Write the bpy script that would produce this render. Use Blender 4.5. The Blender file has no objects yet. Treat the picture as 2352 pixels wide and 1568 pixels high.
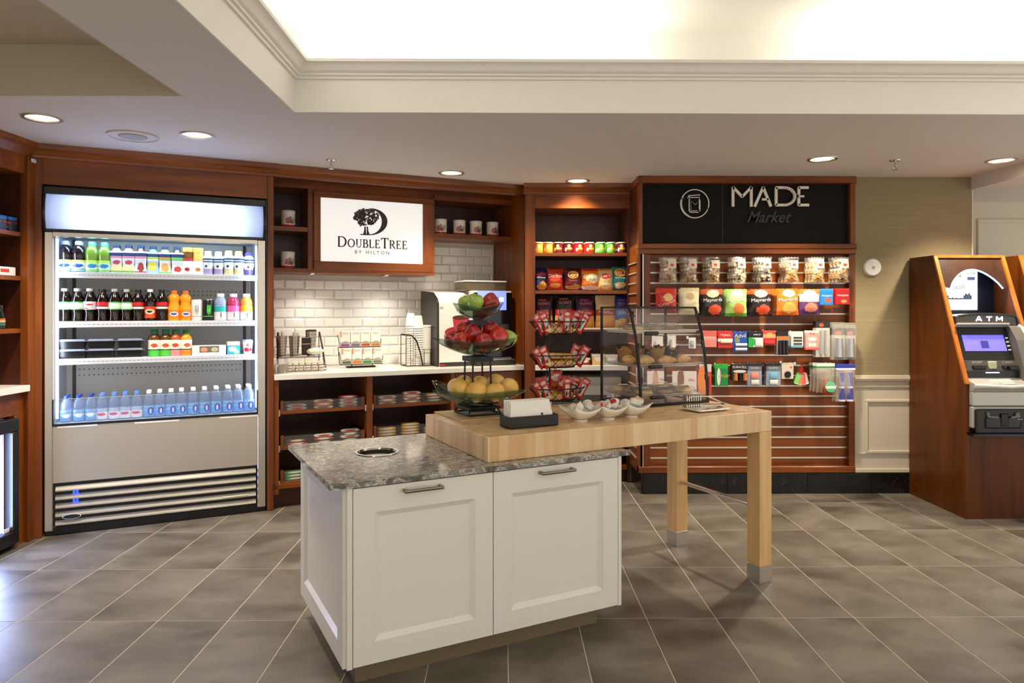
import bpy, bmesh, math, random
from mathutils import Vector, Matrix
R = random.Random(11)
PI = math.pi
scene = bpy.context.scene
COL = scene.collection

# ---------------------------------------------------------------- camera
FPX, EYE, YAW = 1606.0, 1.375, math.radians(-0.65)
PCX, PCY = 1176.0, 710.0
cam_data = bpy.data.cameras.new('camera')
cam_data.sensor_width = 36.0
cam_data.lens = FPX * 36.0 / 2352.0
cam_data.shift_y = -(784.0 - PCY) / 2352.0
cam_data.clip_start = 0.05
cam = bpy.data.objects.new('camera', cam_data)
cam.location = (0, 0, EYE)
cam.rotation_euler = (PI / 2, 0, YAW)
COL.objects.link(cam)
scene.camera = cam

# ---------------------------------------------------------------- world, exposure
world = bpy.data.worlds.new('lobby_ambient')
scene.world = world
world.use_nodes = True
world.node_tree.nodes['Background'].inputs[0].default_value = (1.0, 0.955, 0.885, 1)
world.node_tree.nodes['Background'].inputs[1].default_value = 1.25
vs = scene.view_settings
vs.view_transform = 'Standard'
vs.look = 'None'
vs.exposure = 0.0
vs.gamma = 1.0
vs.use_curve_mapping = False

CZ = 2.365            # height of the lower ceiling

def area(name, loc, rot, sx, sy, power, col, spread=None):
    l = bpy.data.lights.new(name, 'AREA')
    l.shape = 'RECTANGLE'; l.size = sx; l.size_y = sy
    l.energy = power; l.color = col
    if spread: l.spread = spread
    o = bpy.data.objects.new(name, l)
    o.location = loc; o.rotation_euler = rot
    COL.objects.link(o)
    return o
COVE = (1.0, 0.96, 0.88)
# strip lights lying in the cove of the big ceiling tray, shining up
area('cove_light_left', (-1.25, 1.3, 2.58), (PI, 0, 0), 0.12, 3.6, 24, COVE)
area('cove_light_back', (-0.15, 3.74, 2.58), (PI, 0, 0), 1.7, 0.12, 13, COVE)
area('cove_light_back', (2.75, 3.74, 2.58), (PI, 0, 0), 1.9, 0.12, 15, COVE)
area('cove_light_right', (3.75, 1.3, 2.58), (PI, 0, 0), 0.12, 3.6, 24, COVE)
area('cove_light_front', (1.2, -1.15, 2.58), (PI, 0, 0), 4.0, 0.12, 36, COVE)

# ---------------------------------------------------------------- reading points off the photograph's planes
def ray(px, py):
    a = (px - PCX) / FPX; b = (py - PCY) / FPX
    c, s = math.cos(YAW), math.sin(YAW)
    return Vector((a * c - s, c + a * s, -b))
def onz(px, py, z):
    r = ray(px, py); k = (z - EYE) / r.z
    return (r.x * k, r.y * k)
class Frame:
    def __init__(s, o, ang):
        s.o = Vector((o[0], o[1], 0)); s.a = ang
        s.u = Vector((math.cos(ang), math.sin(ang), 0)); s.v = Vector((-s.u.y, s.u.x, 0))
    def p(s, x, y, z=0): return s.o + s.u * x + s.v * y + Vector((0, 0, z))
    def at(s, px, py, t):                       # (along, height) of a pixel on the plane at depth t
        r = ray(px, py); k = (t + s.o.dot(s.v)) / r.dot(s.v)
        q = r * k
        return ((q - s.o).dot(s.u), EYE + q.z)
    def S(s, px, t): return s.at(px, PCY, t)[0]
    def loc(s, px, py, z):
        q = onz(px, py, z); d = Vector((q[0], q[1], 0)) - s.o
        return d.dot(s.u), d.dot(s.v)
W = Frame((-2.776, 4.262), math.radians(25.07))    # cooler and coffee wall
K = Frame((0.0, 5.20), 0.0)                         # slat wall and back wall
I = Frame((-0.566, 2.505), math.radians(27.0))      # island and butcher block table

# ---------------------------------------------------------------- colour and materials
def lin(h):
    if not isinstance(h, str): return tuple(h) + ((1.0,) if len(h) == 3 else ())
    h = h.lstrip('#')
    out = []
    for i in (0, 2, 4):
        c = int(h[i:i + 2], 16) / 255.0
        out.append(c / 12.92 if c <= 0.04045 else ((c + 0.055) / 1.055) ** 2.4)
    return tuple(out) + (1.0,)
MATS = {}
class NT:
    def __init__(s, name):
        s.m = bpy.data.materials.new(name); s.m.use_nodes = True
        s.t = s.m.node_tree; s.b = s.t.nodes['Principled BSDF']; s.out = s.t.nodes['Material Output']
    def n(s, typ, **kw):
        x = s.t.nodes.new(typ)
        for k, v in kw.items(): setattr(x, k, v)
        return x
    def l(s, a, b): s.t.links.new(a, b)
    def math(s, op, a, b=None):
        x = s.n('ShaderNodeMath', operation=op)
        for i, v in enumerate((a, b)):
            if v is None: continue
            if isinstance(v, (int, float)): x.inputs[i].default_value = v
            else: s.l(v, x.inputs[i])
        return x.outputs[0]
    def mix(s, fac, a, b):
        x = s.n('ShaderNodeMix', data_type='RGBA')
        for i, v in ((0, fac), (6, a), (7, b)):
            if isinstance(v, (int, float)): x.inputs[i].default_value = v
            elif isinstance(v, tuple): x.inputs[i].default_value = v
            else: s.l(v, x.inputs[i])
        return x.outputs[2]
def mat(name, col, rough=0.5, metal=0.0, spec=0.5, emit=0.0, coat=0.0, bump=None, var=None, aniso=None):
    if name in MATS: return MATS[name]
    k = NT(name); c = lin(col)
    k.b.inputs['Base Color'].default_value = c
    k.b.inputs['Roughness'].default_value = rough
    k.b.inputs['Metallic'].default_value = metal
    k.b.inputs['Specular IOR Level'].default_value = spec
    k.b.inputs['Coat Weight'].default_value = coat
    k.b.inputs['Coat Roughness'].default_value = 0.12
    if emit:
        k.b.inputs['Emission Color'].default_value = c; k.b.inputs['Emission Strength'].default_value = emit
    if var or bump:
        tc = k.n('ShaderNodeTexCoord')
    if var:                                      # (second colour, scale xyz, amount)
        mp = k.n('ShaderNodeMapping'); mp.inputs['Scale'].default_value = var[1]
        k.l(tc.outputs['Object'], mp.inputs[0])
        nz = k.n('ShaderNodeTexNoise'); nz.inputs['Scale'].default_value = 1.0; nz.inputs['Detail'].default_value = 5.0
        k.l(mp.outputs[0], nz.inputs['Vector'])
        rp = k.n('ShaderNodeValToRGB'); rp.color_ramp.elements[0].position = 0.34; rp.color_ramp.elements[1].position = 0.68
        rp.color_ramp.elements[0].color = c; rp.color_ramp.elements[1].color = lin(var[0])
        k.l(nz.outputs[0], rp.inputs[0]); k.l(rp.outputs[0], k.b.inputs['Base Color'])
    if bump:                                     # (scale xyz, strength, distance)
        mp = k.n('ShaderNodeMapping'); mp.inputs['Scale'].default_value = bump[0]
        k.l(tc.outputs['Object'], mp.inputs[0])
        nz = k.n('ShaderNodeTexNoise'); nz.inputs['Scale'].default_value = 1.0; nz.inputs['Detail'].default_value = 3.0
        k.l(mp.outputs[0], nz.inputs['Vector'])
        bp = k.n('ShaderNodeBump'); bp.inputs['Strength'].default_value = bump[1]; bp.inputs['Distance'].default_value = bump[2]
        k.l(nz.outputs[0], bp.inputs['Height']); k.l(bp.outputs[0], k.b.inputs['Normal'])
    MATS[name] = k.m
    return k.m
def clear(name, col, opac, rough=0.05, gloss=0.5, tint=None):
    """clear plastic or glass: tinted see-through share, diffuse share, surface gloss"""
    if name in MATS: return MATS[name]
    k = NT(name); c = lin(col)
    tr = k.n('ShaderNodeBsdfTransparent'); tr.inputs[0].default_value = lin(tint) if tint else (1, 1, 1, 1)
    k.b.inputs['Base Color'].default_value = c; k.b.inputs['Roughness'].default_value = max(rough, 0.2)
    gl = k.n('ShaderNodeBsdfGlossy'); gl.inputs['Roughness'].default_value = rough
    fr = k.n('ShaderNodeFresnel'); fr.inputs[0].default_value = 1.35
    m1 = k.n('ShaderNodeMixShader'); m1.inputs[0].default_value = opac
    k.l(tr.outputs[0], m1.inputs[1]); k.l(k.b.outputs[0], m1.inputs[2])
    m2 = k.n('ShaderNodeMixShader'); ge = k.n('ShaderNodeNewGeometry'); k.l(k.math('MULTIPLY', k.math('MULTIPLY', fr.outputs[0], gloss * 2), k.math('SUBTRACT', 1.0, ge.outputs['Backfacing'])), m2.inputs[0])
    k.l(m1.outputs[0], m2.inputs[1]); k.l(gl.outputs[0], m2.inputs[2]); k.l(m2.outputs[0], k.out.inputs[0])
    MATS[name] = k.m
    return k.m
def wood(name, c1, c2, sc=(14, 14, 1.2), rough=0.38, coat=0.12, spec=0.35):
    if name in MATS: return MATS[name]
    k = NT(name)
    tc = k.n('ShaderNodeTexCoord'); oi = k.n('ShaderNodeObjectInfo')
    ad = k.n('ShaderNodeVectorMath', operation='ADD')
    sc_ = k.n('ShaderNodeVectorMath', operation='SCALE'); sc_.inputs[0].default_value = (9, 7, 5); k.l(oi.outputs['Random'], sc_.inputs['Scale'])
    k.l(tc.outputs['Object'], ad.inputs[0]); k.l(sc_.outputs[0], ad.inputs[1])
    mp = k.n('ShaderNodeMapping'); mp.inputs['Scale'].default_value = sc; k.l(ad.outputs[0], mp.inputs[0])
    nz = k.n('ShaderNodeTexNoise'); nz.inputs['Scale'].default_value = 1.0; nz.inputs['Detail'].default_value = 7.0; nz.inputs['Distortion'].default_value = 0.6
    k.l(mp.outputs[0], nz.inputs['Vector'])
    rp = k.n('ShaderNodeValToRGB'); e = rp.color_ramp.elements
    e[0].position = 0.3; e[0].color = lin(c1); e[1].position = 0.72; e[1].color = lin(c2)
    k.l(nz.outputs[0], rp.inputs[0]); k.l(rp.outputs[0], k.b.inputs['Base Color'])
    k.b.inputs['Roughness'].default_value = rough; k.b.inputs['Coat Weight'].default_value = coat
    k.b.inputs['Coat Roughness'].default_value = 0.2; k.b.inputs['Specular IOR Level'].default_value = spec
    MATS[name] = k.m
    return k.m
def prt(name, bands, blobs=(), rough=0.35, coat=0.0, axis='Z', wob=0.06, foil=0.0):
    """flat print on a package: bands [(from, colour)] up the height, blobs (cx, cz, rx, rz, colour[, wobble])"""
    if name in MATS: return MATS[name]
    k = NT(name)
    tc = k.n('ShaderNodeTexCoord'); sp = k.n('ShaderNodeSeparateXYZ'); k.l(tc.outputs['Generated'], sp.inputs[0])
    nz = k.n('ShaderNodeTexNoise'); nz.inputs['Scale'].default_value = 9.0; nz.inputs['Detail'].default_value = 3.0
    k.l(tc.outputs['Generated'], nz.inputs['Vector'])
    rp = k.n('ShaderNodeValToRGB'); rp.color_ramp.interpolation = 'CONSTANT'
    el = rp.color_ramp.elements
    while len(el) > 1: el.remove(el[-1])
    el[0].position = 0.0; el[0].color = lin(bands[0][1])
    for p, c in bands[1:]:
        x = el.new(min(p, 0.999)); x.color = lin(c)
    k.l(sp.outputs['Z' if axis == 'Z' else axis], rp.inputs[0])
    col = rp.outputs[0]
    wv = k.math('MULTIPLY', k.math('SUBTRACT', nz.outputs[0], 0.5), 1.0)
    for bl in blobs:
        cx, cz, rx, rz, c = bl[:5]; w = bl[5] if len(bl) > 5 else wob * 8
        dx = k.math('DIVIDE', k.math('SUBTRACT', sp.outputs['X'], cx), rx)
        dz = k.math('DIVIDE', k.math('SUBTRACT', sp.outputs['Z'], cz), rz)
        d = k.math('MAXIMUM', k.math('ABSOLUTE', dx), k.math('ABSOLUTE', dz)) if len(bl) > 6 else k.math('ADD', k.math('MULTIPLY', dx, dx), k.math('MULTIPLY', dz, dz))
        d = k.math('ADD', d, k.math('MULTIPLY', wv, w * 4))
        col = k.mix(k.math('LESS_THAN', d, 1.0), col, lin(c))
    k.l(col, k.b.inputs['Base Color'])
    k.b.inputs['Roughness'].default_value = rough; k.b.inputs['Coat Weight'].default_value = coat
    k.b.inputs['Metallic'].default_value = foil
    MATS[name] = k.m
    return k.m

# ---------------------------------------------------------------- mesh building
class B:
    def __init__(s): s.bm = bmesh.new(); s.mi = 0
    def _f(s, vs):
        try:
            f = s.bm.faces.new(vs); f.material_index = s.mi; return f
        except ValueError: return None
    def box(s, x0, x1, y0, y1, z0, z1, bev=0.0, seg=1, M=None):
        v = [s.bm.verts.new(p) for p in ((x0, y0, z0), (x1, y0, z0), (x1, y1, z0), (x0, y1, z0), (x0, y0, z1), (x1, y0, z1), (x1, y1, z1), (x0, y1, z1))]
        fs = [s._f([v[i] for i in q]) for q in ((0, 3, 2, 1), (4, 5, 6, 7), (0, 1, 5, 4), (1, 2, 6, 5), (2, 3, 7, 6), (3, 0, 4, 7))]
        if M is not None:
            for q in v: q.co = M @ q.co
        if bev:
            es = list({e for f in fs for e in f.edges})
            bmesh.ops.bevel(s.bm, geom=es, offset=bev, segments=seg, affect='EDGES', profile=0.5, material=s.mi)
        return s
    def lathe(s, prof, n=16, c=(0, 0), sx=1.0, sy=1.0, M=None, caps=True):
        rings = []
        for r, z in prof:
            if r <= 1e-6:
                rings.append([s.bm.verts.new((c[0], c[1], z))])
            else:
                rings.append([s.bm.verts.new((c[0] + sx * r * math.cos(2 * PI * i / n), c[1] + sy * r * math.sin(2 * PI * i / n), z)) for i in range(n)])
        for a, b in zip(rings, rings[1:]):
            for i in range(n):
                j = (i + 1) % n
                if len(a) == 1 and len(b) == 1: continue
                if len(a) == 1: s._f([a[0], b[j], b[i]])
                elif len(b) == 1: s._f([a[i], a[j], b[0]])
                else: s._f([a[i], a[j], b[j], b[i]])
        if caps:
            if len(rings[0]) > 1: s._f(list(reversed(rings[0])))
            if len(rings[-1]) > 1: s._f(rings[-1])
        if M is not None:
            for rr in rings:
                for v in rr: v.co = M @ v.co
        return s
    def tube(s, pts, r, n=6, closed=False, flat=1.0):
        pts = [Vector(p) for p in pts]; m = len(pts); rings = []
        for i, p in enumerate(pts):
            if closed: d = pts[(i + 1) % m] - pts[i - 1]
            else: d = pts[min(i + 1, m - 1)] - pts[max(i - 1, 0)]
            d.normalize()
            up = Vector((0, 0, 1)) if abs(d.z) < 0.95 else Vector((1, 0, 0))
            a = d.cross(up).normalized(); b = a.cross(d).normalized()
            rings.append([s.bm.verts.new(p + a * (r * math.cos(2 * PI * k / n)) + b * (r * flat * math.sin(2 * PI * k / n))) for k in range(n)])
        rng = range(m) if closed else range(m - 1)
        for i in rng:
            a, b = rings[i], rings[(i + 1) % m]
            for k in range(n):
                s._f([a[k], a[(k + 1) % n], b[(k + 1) % n], b[k]])
        if not closed:
            s._f(list(reversed(rings[0]))); s._f(rings[-1])
        return s
    def prism(s, poly, plane, d0, d1):
        """closed polygon in the plane 'xz', 'xy' or 'yz', pushed from d0 to d1 along the third axis"""
        def P(a, b, d): return {'xz': (a, d, b), 'xy': (a, b, d), 'yz': (d, a, b)}[plane]
        A = [s.bm.verts.new(P(a, b, d0)) for a, b in poly]; Bv = [s.bm.verts.new(P(a, b, d1)) for a, b in poly]
        s._f(A); s._f(list(reversed(Bv)))
        for i in range(len(poly)):
            j = (i + 1) % len(poly); s._f([A[j], A[i], Bv[i], Bv[j]])
        return s
    def grid(s, nu, nv, fn):
        V = [[s.bm.verts.new(fn(i / nu, j / nv)) for j in range(nv + 1)] for i in range(nu + 1)]
        for i in range(nu):
            for j in range(nv): s._f([V[i][j], V[i + 1][j], V[i + 1][j + 1], V[i][j + 1]])
        return s
    def ribbon(s, pts, w, y0, y1, closed=False):
        """stroke of width w along points in the xz plane, between depths y0 and y1"""
        n = len(pts)
        for i in range(n if closed else n - 1):
            a = Vector(pts[i]); b = Vector(pts[(i + 1) % n]); d = (b - a)
            if d.length < 1e-7: continue
            d.normalize(); q = Vector((-d.y, d.x)) * (w / 2); e = d * (w * 0.08)
            a = a - e; b = b + e
            s.prism([tuple(a + q), tuple(a - q), tuple(b - q), tuple(b + q)], 'xz', y0, y1)
        return s
    def xf(s, M):
        for v in s.bm.verts: v.co = M @ v.co
        return s
    def mesh(s, name, mats, smooth=False, ang=40):
        bmesh.ops.recalc_face_normals(s.bm, faces=s.bm.faces)
        me = bpy.data.meshes.new(name); s.bm.to_mesh(me); s.bm.free()
        for m in (mats if isinstance(mats, (list, tuple)) else [mats]): me.materials.append(m)
        if smooth:
            me.polygons.foreach_set('use_smooth', [True] * len(me.polygons))
            me.set_sharp_from_angle(angle=math.radians(ang))
        return me
    def build(s, name, mats, parent=None, smooth=False, loc=None, rz=None, label=None):
        return ob(name, s.mesh(name, mats, smooth), parent, loc, rz, label)
def ob(name, me, parent=None, loc=None, rz=None, label=None):
    o = bpy.data.objects.new(name, me); COL.objects.link(o)
    if parent: o.parent = parent
    if loc is not None: o.location = loc
    if rz is not None:
        if isinstance(rz, (tuple, list)): o.rotation_euler = rz
        else: o.rotation_euler = (0, 0, rz)
    if label: o['label'] = label
    return o
def tag(o, label, cat, group=None, kind=None):
    o['label'] = label
    if cat: o['category'] = cat
    if group: o['group'] = group
    if kind: o['kind'] = kind
    return o
def struct(o, label=None):
    o['kind'] = 'structure'
    if label: o['label'] = label
    return o
def thing(name, label, cat, loc=(0, 0, 0), rz=0.0, group=None):
    o = ob(name, None, None, loc, rz); o.empty_display_size = 0.05
    return tag(o, label, cat, group)
PROTO = {}
def inst(kind, label, cat, loc, rz=0.0, group=None, scale=None, name=None):
    """place one individual of a prepared kind: its parts share mesh data with its likes"""
    nm, parts = PROTO[kind]
    nm = name or nm
    if len(parts) == 1:
        o = ob(nm, parts[0][1], None, loc, rz)
    else:
        o = ob(nm, None, None, loc, rz); o.empty_display_size = 0.03
        made = []
        for p in parts:
            q = ob(p[0], p[1], made[p[2]] if len(p) > 2 and p[2] is not None else o)
            if len(p) > 3 and p[3]: q['label'] = p[3]
            made.append(q)
    if scale is not None: o.scale = (scale,) * 3 if isinstance(scale, (int, float)) else scale
    return tag(o, label, cat, group)
ORD = ['leftmost', 'second', 'third', 'fourth', 'fifth', 'sixth', 'seventh', 'eighth', 'ninth', 'tenth', 'eleventh', 'twelfth', 'thirteenth', 'fourteenth', 'fifteenth', 'sixteenth', 'seventeenth', 'eighteenth', 'nineteenth', 'twentieth']
def nth(i, where=''):
    return ('leftmost' if i == 0 else ORD[i] + ' from left') + where

_TX = {}
def text_data(txt, shear=0.0, bold=0.0):
    key = (txt, shear, bold)
    if key not in _TX:
        cu = bpy.data.curves.new('lettering', 'FONT'); cu.body = txt; cu.align_x = 'CENTER'; cu.resolution_u = 2
        cu.shear = shear; cu.offset = bold
        o = bpy.data.objects.new('lettering', cu); COL.objects.link(o)
        dg = bpy.context.evaluated_depsgraph_get()
        me = bpy.data.meshes.new_from_object(o.evaluated_get(dg))
        vs_ = [tuple(v.co) for v in me.vertices]; fs = [tuple(p.vertices) for p in me.polygons]
        bpy.data.objects.remove(o); bpy.data.meshes.remove(me)
        if not vs_: vs_ = [(0, 0, 0), (1, 0, 0), (0, 1, 0)]; fs = [(0, 1, 2)]
        x0 = min(v[0] for v in vs_); x1 = max(v[0] for v in vs_); y0 = min(v[1] for v in vs_); y1 = max(v[1] for v in vs_)
        _TX[key] = ([((v[0] - (x0 + x1) / 2) / (x1 - x0), (v[1] - (y0 + y1) / 2) / (y1 - y0)) for v in vs_], fs, (x1 - x0) / (y1 - y0))
    return _TX[key]
def lettering(txt, w, h, m, parent, cx=0.0, cz=0.0, y=0.0, fn=None, shear=0.0, bold=0.0, rot=0.0, name='lettering', M=None):
    """flat print facing -y, w wide and h high about (cx, cz); fn(x, z) gives the surface it lies on"""
    V, F, asp = text_data(txt, shear, bold)
    if h is None: h = w / asp
    if w is None: w = h * asp
    c, s = math.cos(rot), math.sin(rot)
    P = []
    for a, b in V:
        x, z = a * w, b * h
        x, z = cx + x * c - z * s, cz + x * s + z * c
        P.append(Vector((x, (fn(x, z) if fn else y), z)))
    if M is not None: P = [M @ p for p in P]
    me = bpy.data.meshes.new(name); me.from_pydata([tuple(p) for p in P], [], F); me.materials.append(m)
    return ob(name, me, parent) if parent is not None else me
def join_meshes(meshes, name, mats): pass

# common materials
M_WOOD = wood('cherry_wood', '#602c08', '#904c12')
M_WOODH = wood('cherry_wood_across', '#602c08', '#904c12', sc=(1.2, 14, 14))
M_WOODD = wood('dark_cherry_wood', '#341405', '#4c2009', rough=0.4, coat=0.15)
M_MAPLE = wood('maple', '#d2a468', '#e8c48c', sc=(16, 16, 1.6), rough=0.35, coat=0.2)
M_WHITE = mat('white_quartz', '#efece4', 0.18, spec=0.5)
M_CREAM = mat('cream_lacquer', '#ebe8de', 0.28, spec=0.5, coat=0.2)
M_STEEL = mat('brushed_steel', '#cfc8bd', 0.3, metal=0.9, bump=((2, 2, 260), 0.05, 0.002))
M_CHROME = mat('chrome', '#dcdcdc', 0.1, metal=1.0)
M_BLACK = mat('black_plastic', '#121214', 0.3)
M_BLKMET = mat('black_metal', '#15130f', 0.38, metal=0.3)
M_BRONZE = mat('bronze_wire', '#2c211a', 0.4, metal=0.5)
M_ALU = mat('aluminium', '#d8d0c4', 0.3, metal=1.0)
M_WPLAS = mat('white_plastic', '#eceae6', 0.35)
M_PAPER = mat('white_paper', '#f1efe8', 0.7)
M_INK = mat('dark_ink', '#1c1a18', 0.6)
M_PWHITE = mat('white_print', '#f6f4f0', 0.5)
M_PRED = mat('red_print', '#c3141c', 0.5)
M_PBLK = mat('black_print', '#0d0d0f', 0.5)
M_ORANGE_ST = mat('orange_sticker', '#f04a22', 0.5)
M_GLASS = clear('clear_glass', '#ffffff', 0.03, 0.02, 0.5)
M_CLEARP = clear('clear_plastic', '#f4f6f6', 0.10, 0.08, 0.6)
# ================================================================ THE SETTING
# ---- floor: grout bed and single tiles
M_GROUT = mat('grout', '#d2cabb', 0.8)
def floor_mat():
    k = NT('floor_tile')
    ge = k.n('ShaderNodeNewGeometry'); oi = k.n('ShaderNodeObjectInfo')
    ad = k.n('ShaderNodeVectorMath', operation='ADD'); sc = k.n('ShaderNodeVectorMath', operation='SCALE')
    sc.inputs[0].default_value = (13, 9, 0); k.l(oi.outputs['Random'], sc.inputs['Scale'])
    k.l(ge.outputs['Position'], ad.inputs[0]); k.l(sc.outputs[0], ad.inputs[1])
    mp = k.n('ShaderNodeMapping'); mp.inputs['Scale'].default_value = (2.2, 3.4, 1); k.l(ad.outputs[0], mp.inputs[0])
    nz = k.n('ShaderNodeTexNoise'); nz.inputs['Scale'].default_value = 1.0; nz.inputs['Detail'].default_value = 6; nz.inputs['Distortion'].default_value = 0.5
    k.l(mp.outputs[0], nz.inputs['Vector'])
    rp = k.n('ShaderNodeValToRGB'); e = rp.color_ramp.elements
    e[0].position = 0.30; e[0].color = lin('#4e473d'); e[1].position = 0.72; e[1].color = lin('#857f75')
    k.l(nz.outputs[0], rp.inputs[0])
    n2 = k.n('ShaderNodeTexNoise'); n2.inputs['Scale'].default_value = 5.0; n2.inputs['Detail'].default_value = 6; n2.inputs['Distortion'].default_value = 1.0
    k.l(ad.outputs[0], n2.inputs['Vector'])
    r2 = k.n('ShaderNodeValToRGB'); q = r2.color_ramp.elements
    q[0].position = 0.55; q[0].color = (0, 0, 0, 1); q[1].position = 0.78; q[1].color = (0.42, 0.42, 0.42, 1)
    k.l(n2.outputs[0], r2.inputs[0])
    col = k.mix(r2.outputs[0], rp.outputs[0], lin('#3d2f1c'))
    k.l(col, k.b.inputs['Base Color'])
    k.b.inputs['Roughness'].default_value = 0.4; k.b.inputs['Specular IOR Level'].default_value = 0.45
    bp = k.n('ShaderNodeBump'); bp.inputs['Strength'].default_value = 0.12; bp.inputs['Distance'].default_value = 0.01
    k.l(n2.outputs[0], bp.inputs['Height']); k.l(bp.outputs[0], k.b.inputs['Normal'])
    return k.m
M_TILE = floor_mat()
fl = B().box(-4.2, 5.4, -3.2, 7.0, -0.08, -0.001).build('floor', M_GROUT)
struct(fl, 'grey brown stone tile floor with pale grout lines')
TX, TY = 0.309, 0.615
tile_me = B().box(0.0019, TX - 0.0019, 0.0019, TY - 0.0019, -0.012, 0.0, bev=0.0006).mesh('floor_tile', M_TILE)
for j in range(-4, 5):
    for i in range(-17, 9):
        x = 1.87 + TX * i; y = 3.105 + TY * j
        if x > 4.4 or x < -3.4 or y < 0.6: continue
        if abs(x + 0.15) > 0.82 * (y + TY) + 0.35: continue
        ob('floor_tile', tile_me, fl, (x, y, 0))
# ---- ceiling
M_CEIL = mat('ceiling_paint', '#d6d0c7', 0.85, spec=0.2)
M_TRAY = mat('tray_paint', '#ebe8e0', 0.7, spec=0.2)
M_TAN = mat('tan_ceiling_paint', '#c4b8a2', 0.85, spec=0.2)
DL = [(-2.39, 3.645), (-1.745, 3.994), (-0.382, 5.082), (0.567, 5.384), (2.095, 4.579), (3.31, 4.619)]
DLR = 0.078
b = B()
bm = b.bm
def loop(pts, z):
    v = [bm.verts.new((x, y, z)) for x, y in pts]
    return [bm.edges.new((v[i], v[(i + 1) % len(v)])) for i in range(len(v))]
es = loop([(-3.6, 3.27), (-1.492, 3.27), (-1.492, 3.53), (3.5, 3.53), (3.5, 6.6), (-3.6, 6.6)], CZ)
for x, y in DL: es += loop([(x + DLR * math.cos(a * PI / 12), y + DLR * math.sin(a * PI / 12)) for a in range(24)], CZ)
bmesh.ops.triangle_fill(bm, use_beauty=True, edges=es)
b.box(-1.492, -1.055, -3.2, 3.53, CZ, 2.54)                 # beam between the two trays
b.box(-1.055, 3.6, -3.2, -1.0, CZ, 2.54)
b.box(3.6, 5.4, -3.2, 3.53, CZ, 2.54)
b.box(-3.6, -1.492, -3.2, -1.0, CZ, 2.54)
b.box(-1.055, 5.4, 3.53, 3.56, CZ + 0.001, 2.54)
b.box(-3.6, -1.492, 3.27, 3.30, CZ + 0.001, 2.6)
b.box(3.5, 5.4, 3.56, 6.6, 2.27, 2.5)                       # lowered bulkhead at the right
cl = b.build('ceiling', M_CEIL); struct(cl, 'pale lower ceiling with recessed downlights')
b = B(); b.box(-3.65, 5.4, 3.56, 6.6, 2.52, 2.54); b.box(-3.65, -1.45, 3.30, 3.60, 2.52, 2.56)
cv = b.build('light_block_slab', M_CEIL, cl)  # unseen slab added above the lower ceiling to block light
b = B()
b.box(-1.55, 4.1, -1.5, 4.05, 2.95, 3.0); b.box(-1.55, -1.5, -1.5, 4.05, 2.54, 2.95); b.box(4.05, 4.1, -1.5, 4.05, 2.54, 2.95)
b.box(-1.55, 4.1, 4.0, 4.05, 2.54, 2.95); b.box(-1.55, 4.1, -1.5, -1.45, 2.54, 2.95)
b.build('tray_ceiling', M_TRAY, cl)
b = B(); b.box(-3.65, -1.47, -1.0, 3.32, 2.60, 2.64); b.box(-3.6, -1.492, 3.262, 3.271, CZ, 2.6); b.box(-1.502, -1.492, -1.0, 3.27, CZ + 0.001, 2.6)
b.build('side_tray_ceiling', M_TAN, cl)
# fascia of the big tray is painted lighter
b = B(); b.box(-1.056, 3.6, 3.522, 3.5305, CZ - 0.0005, 2.55); b.box(-1.056, -1.048, -1.0, 3.53, CZ - 0.0005, 2.55)
b.build('tray_fascia', M_TRAY, cl)
# crown moulding round the tray opening
prof = [(0.0, 2.528), (0.012, 2.528), (0.014, 2.540), (0.026, 2.543), (0.028, 2.552), (0.036, 2.556), (0.044, 2.566), (0.056, 2.580), (0.074, 2.590), (0.082, 2.592), (0.084, 2.606), (0.0, 2.606)]
b = B(); rings = []
for (cx, cy, dx, dy) in ((-1.048, 3.522, 1, -1), (3.6, 3.522, -1, -1), (3.6, -1.0, -1, 1), (-1.048, -1.0, 1, 1)):
    rings.append([b.bm.verts.new((cx + dx * o, cy + dy * o, z)) for o, z in prof])
for i in range(4):
    A, C = rings[i], rings[(i + 1) % 4]
    for q in range(len(prof)): b._f([A[q], A[(q + 1) % len(prof)], C[(q + 1) % len(prof)], C[q]])
struct(b.build('trim_1', M_TRAY, smooth=True), 'white crown moulding running round the lit ceiling tray')
# ---- walls
M_TAUPE = mat('taupe_wallcovering', '#978a6c', 0.75, spec=0.2, var=('#8c7f62', (3, 3, 160), 1), bump=((3, 3, 300), 0.1, 0.002))
M_CREAMW = mat('cream_wall_paint', '#d5cbb8', 0.6, spec=0.3)
struct(B().box(2.60, 3.515, 5.202, 5.32, 0.86, CZ).build('wall_back', M_TAUPE), 'taupe wall above white wainscot beside the cash machine')
b = B(); b.box(2.60, 3.515, 5.204, 5.32, 0.0, 0.87)
wn = b.build('wall_wainscot', M_CREAMW); struct(wn, 'cream panelled wainscot below the chair rail')
def rail(z0, z1, x0, x1, y, d, name, par, steps=3, m=None):
    b = B()
    for i in range(steps):
        f0 = i / steps; b.box(x0, x1, y - d * (0.4 + 0.6 * (1 - abs(f0 - 0.35))), y, z0 + (z1 - z0) * f0, z0 + (z1 - z0) * (i + 1) / steps, bev=0.002)
    return b.build(name, m or M_CREAMW, par)
tr = rail(0.838, 0.882, 2.612, 3.515, 5.204, 0.030, 'trim_2', None); struct(tr, 'cream chair rail on the taupe wall')
rail(0.79, 0.802, 2.612, 3.515, 5.204, 0.012, 'rail_bead', wn, 2)
def wain_panel(x0, x1, z0, z1):
    w = 0.02
    for (a0, a1, c0, c1) in ((x0, x1, z1 - w, z1), (x0, x1, z0, z0 + w), (x0, x0 + w, z0 + w, z1 - w), (x1 - w, x1, z0 + w, z1 - w)):
        B().box(a0, a1, 5.19, 5.204, c0, c1, bev=0.004).build('panel_moulding', M_CREAMW, wn)
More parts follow.
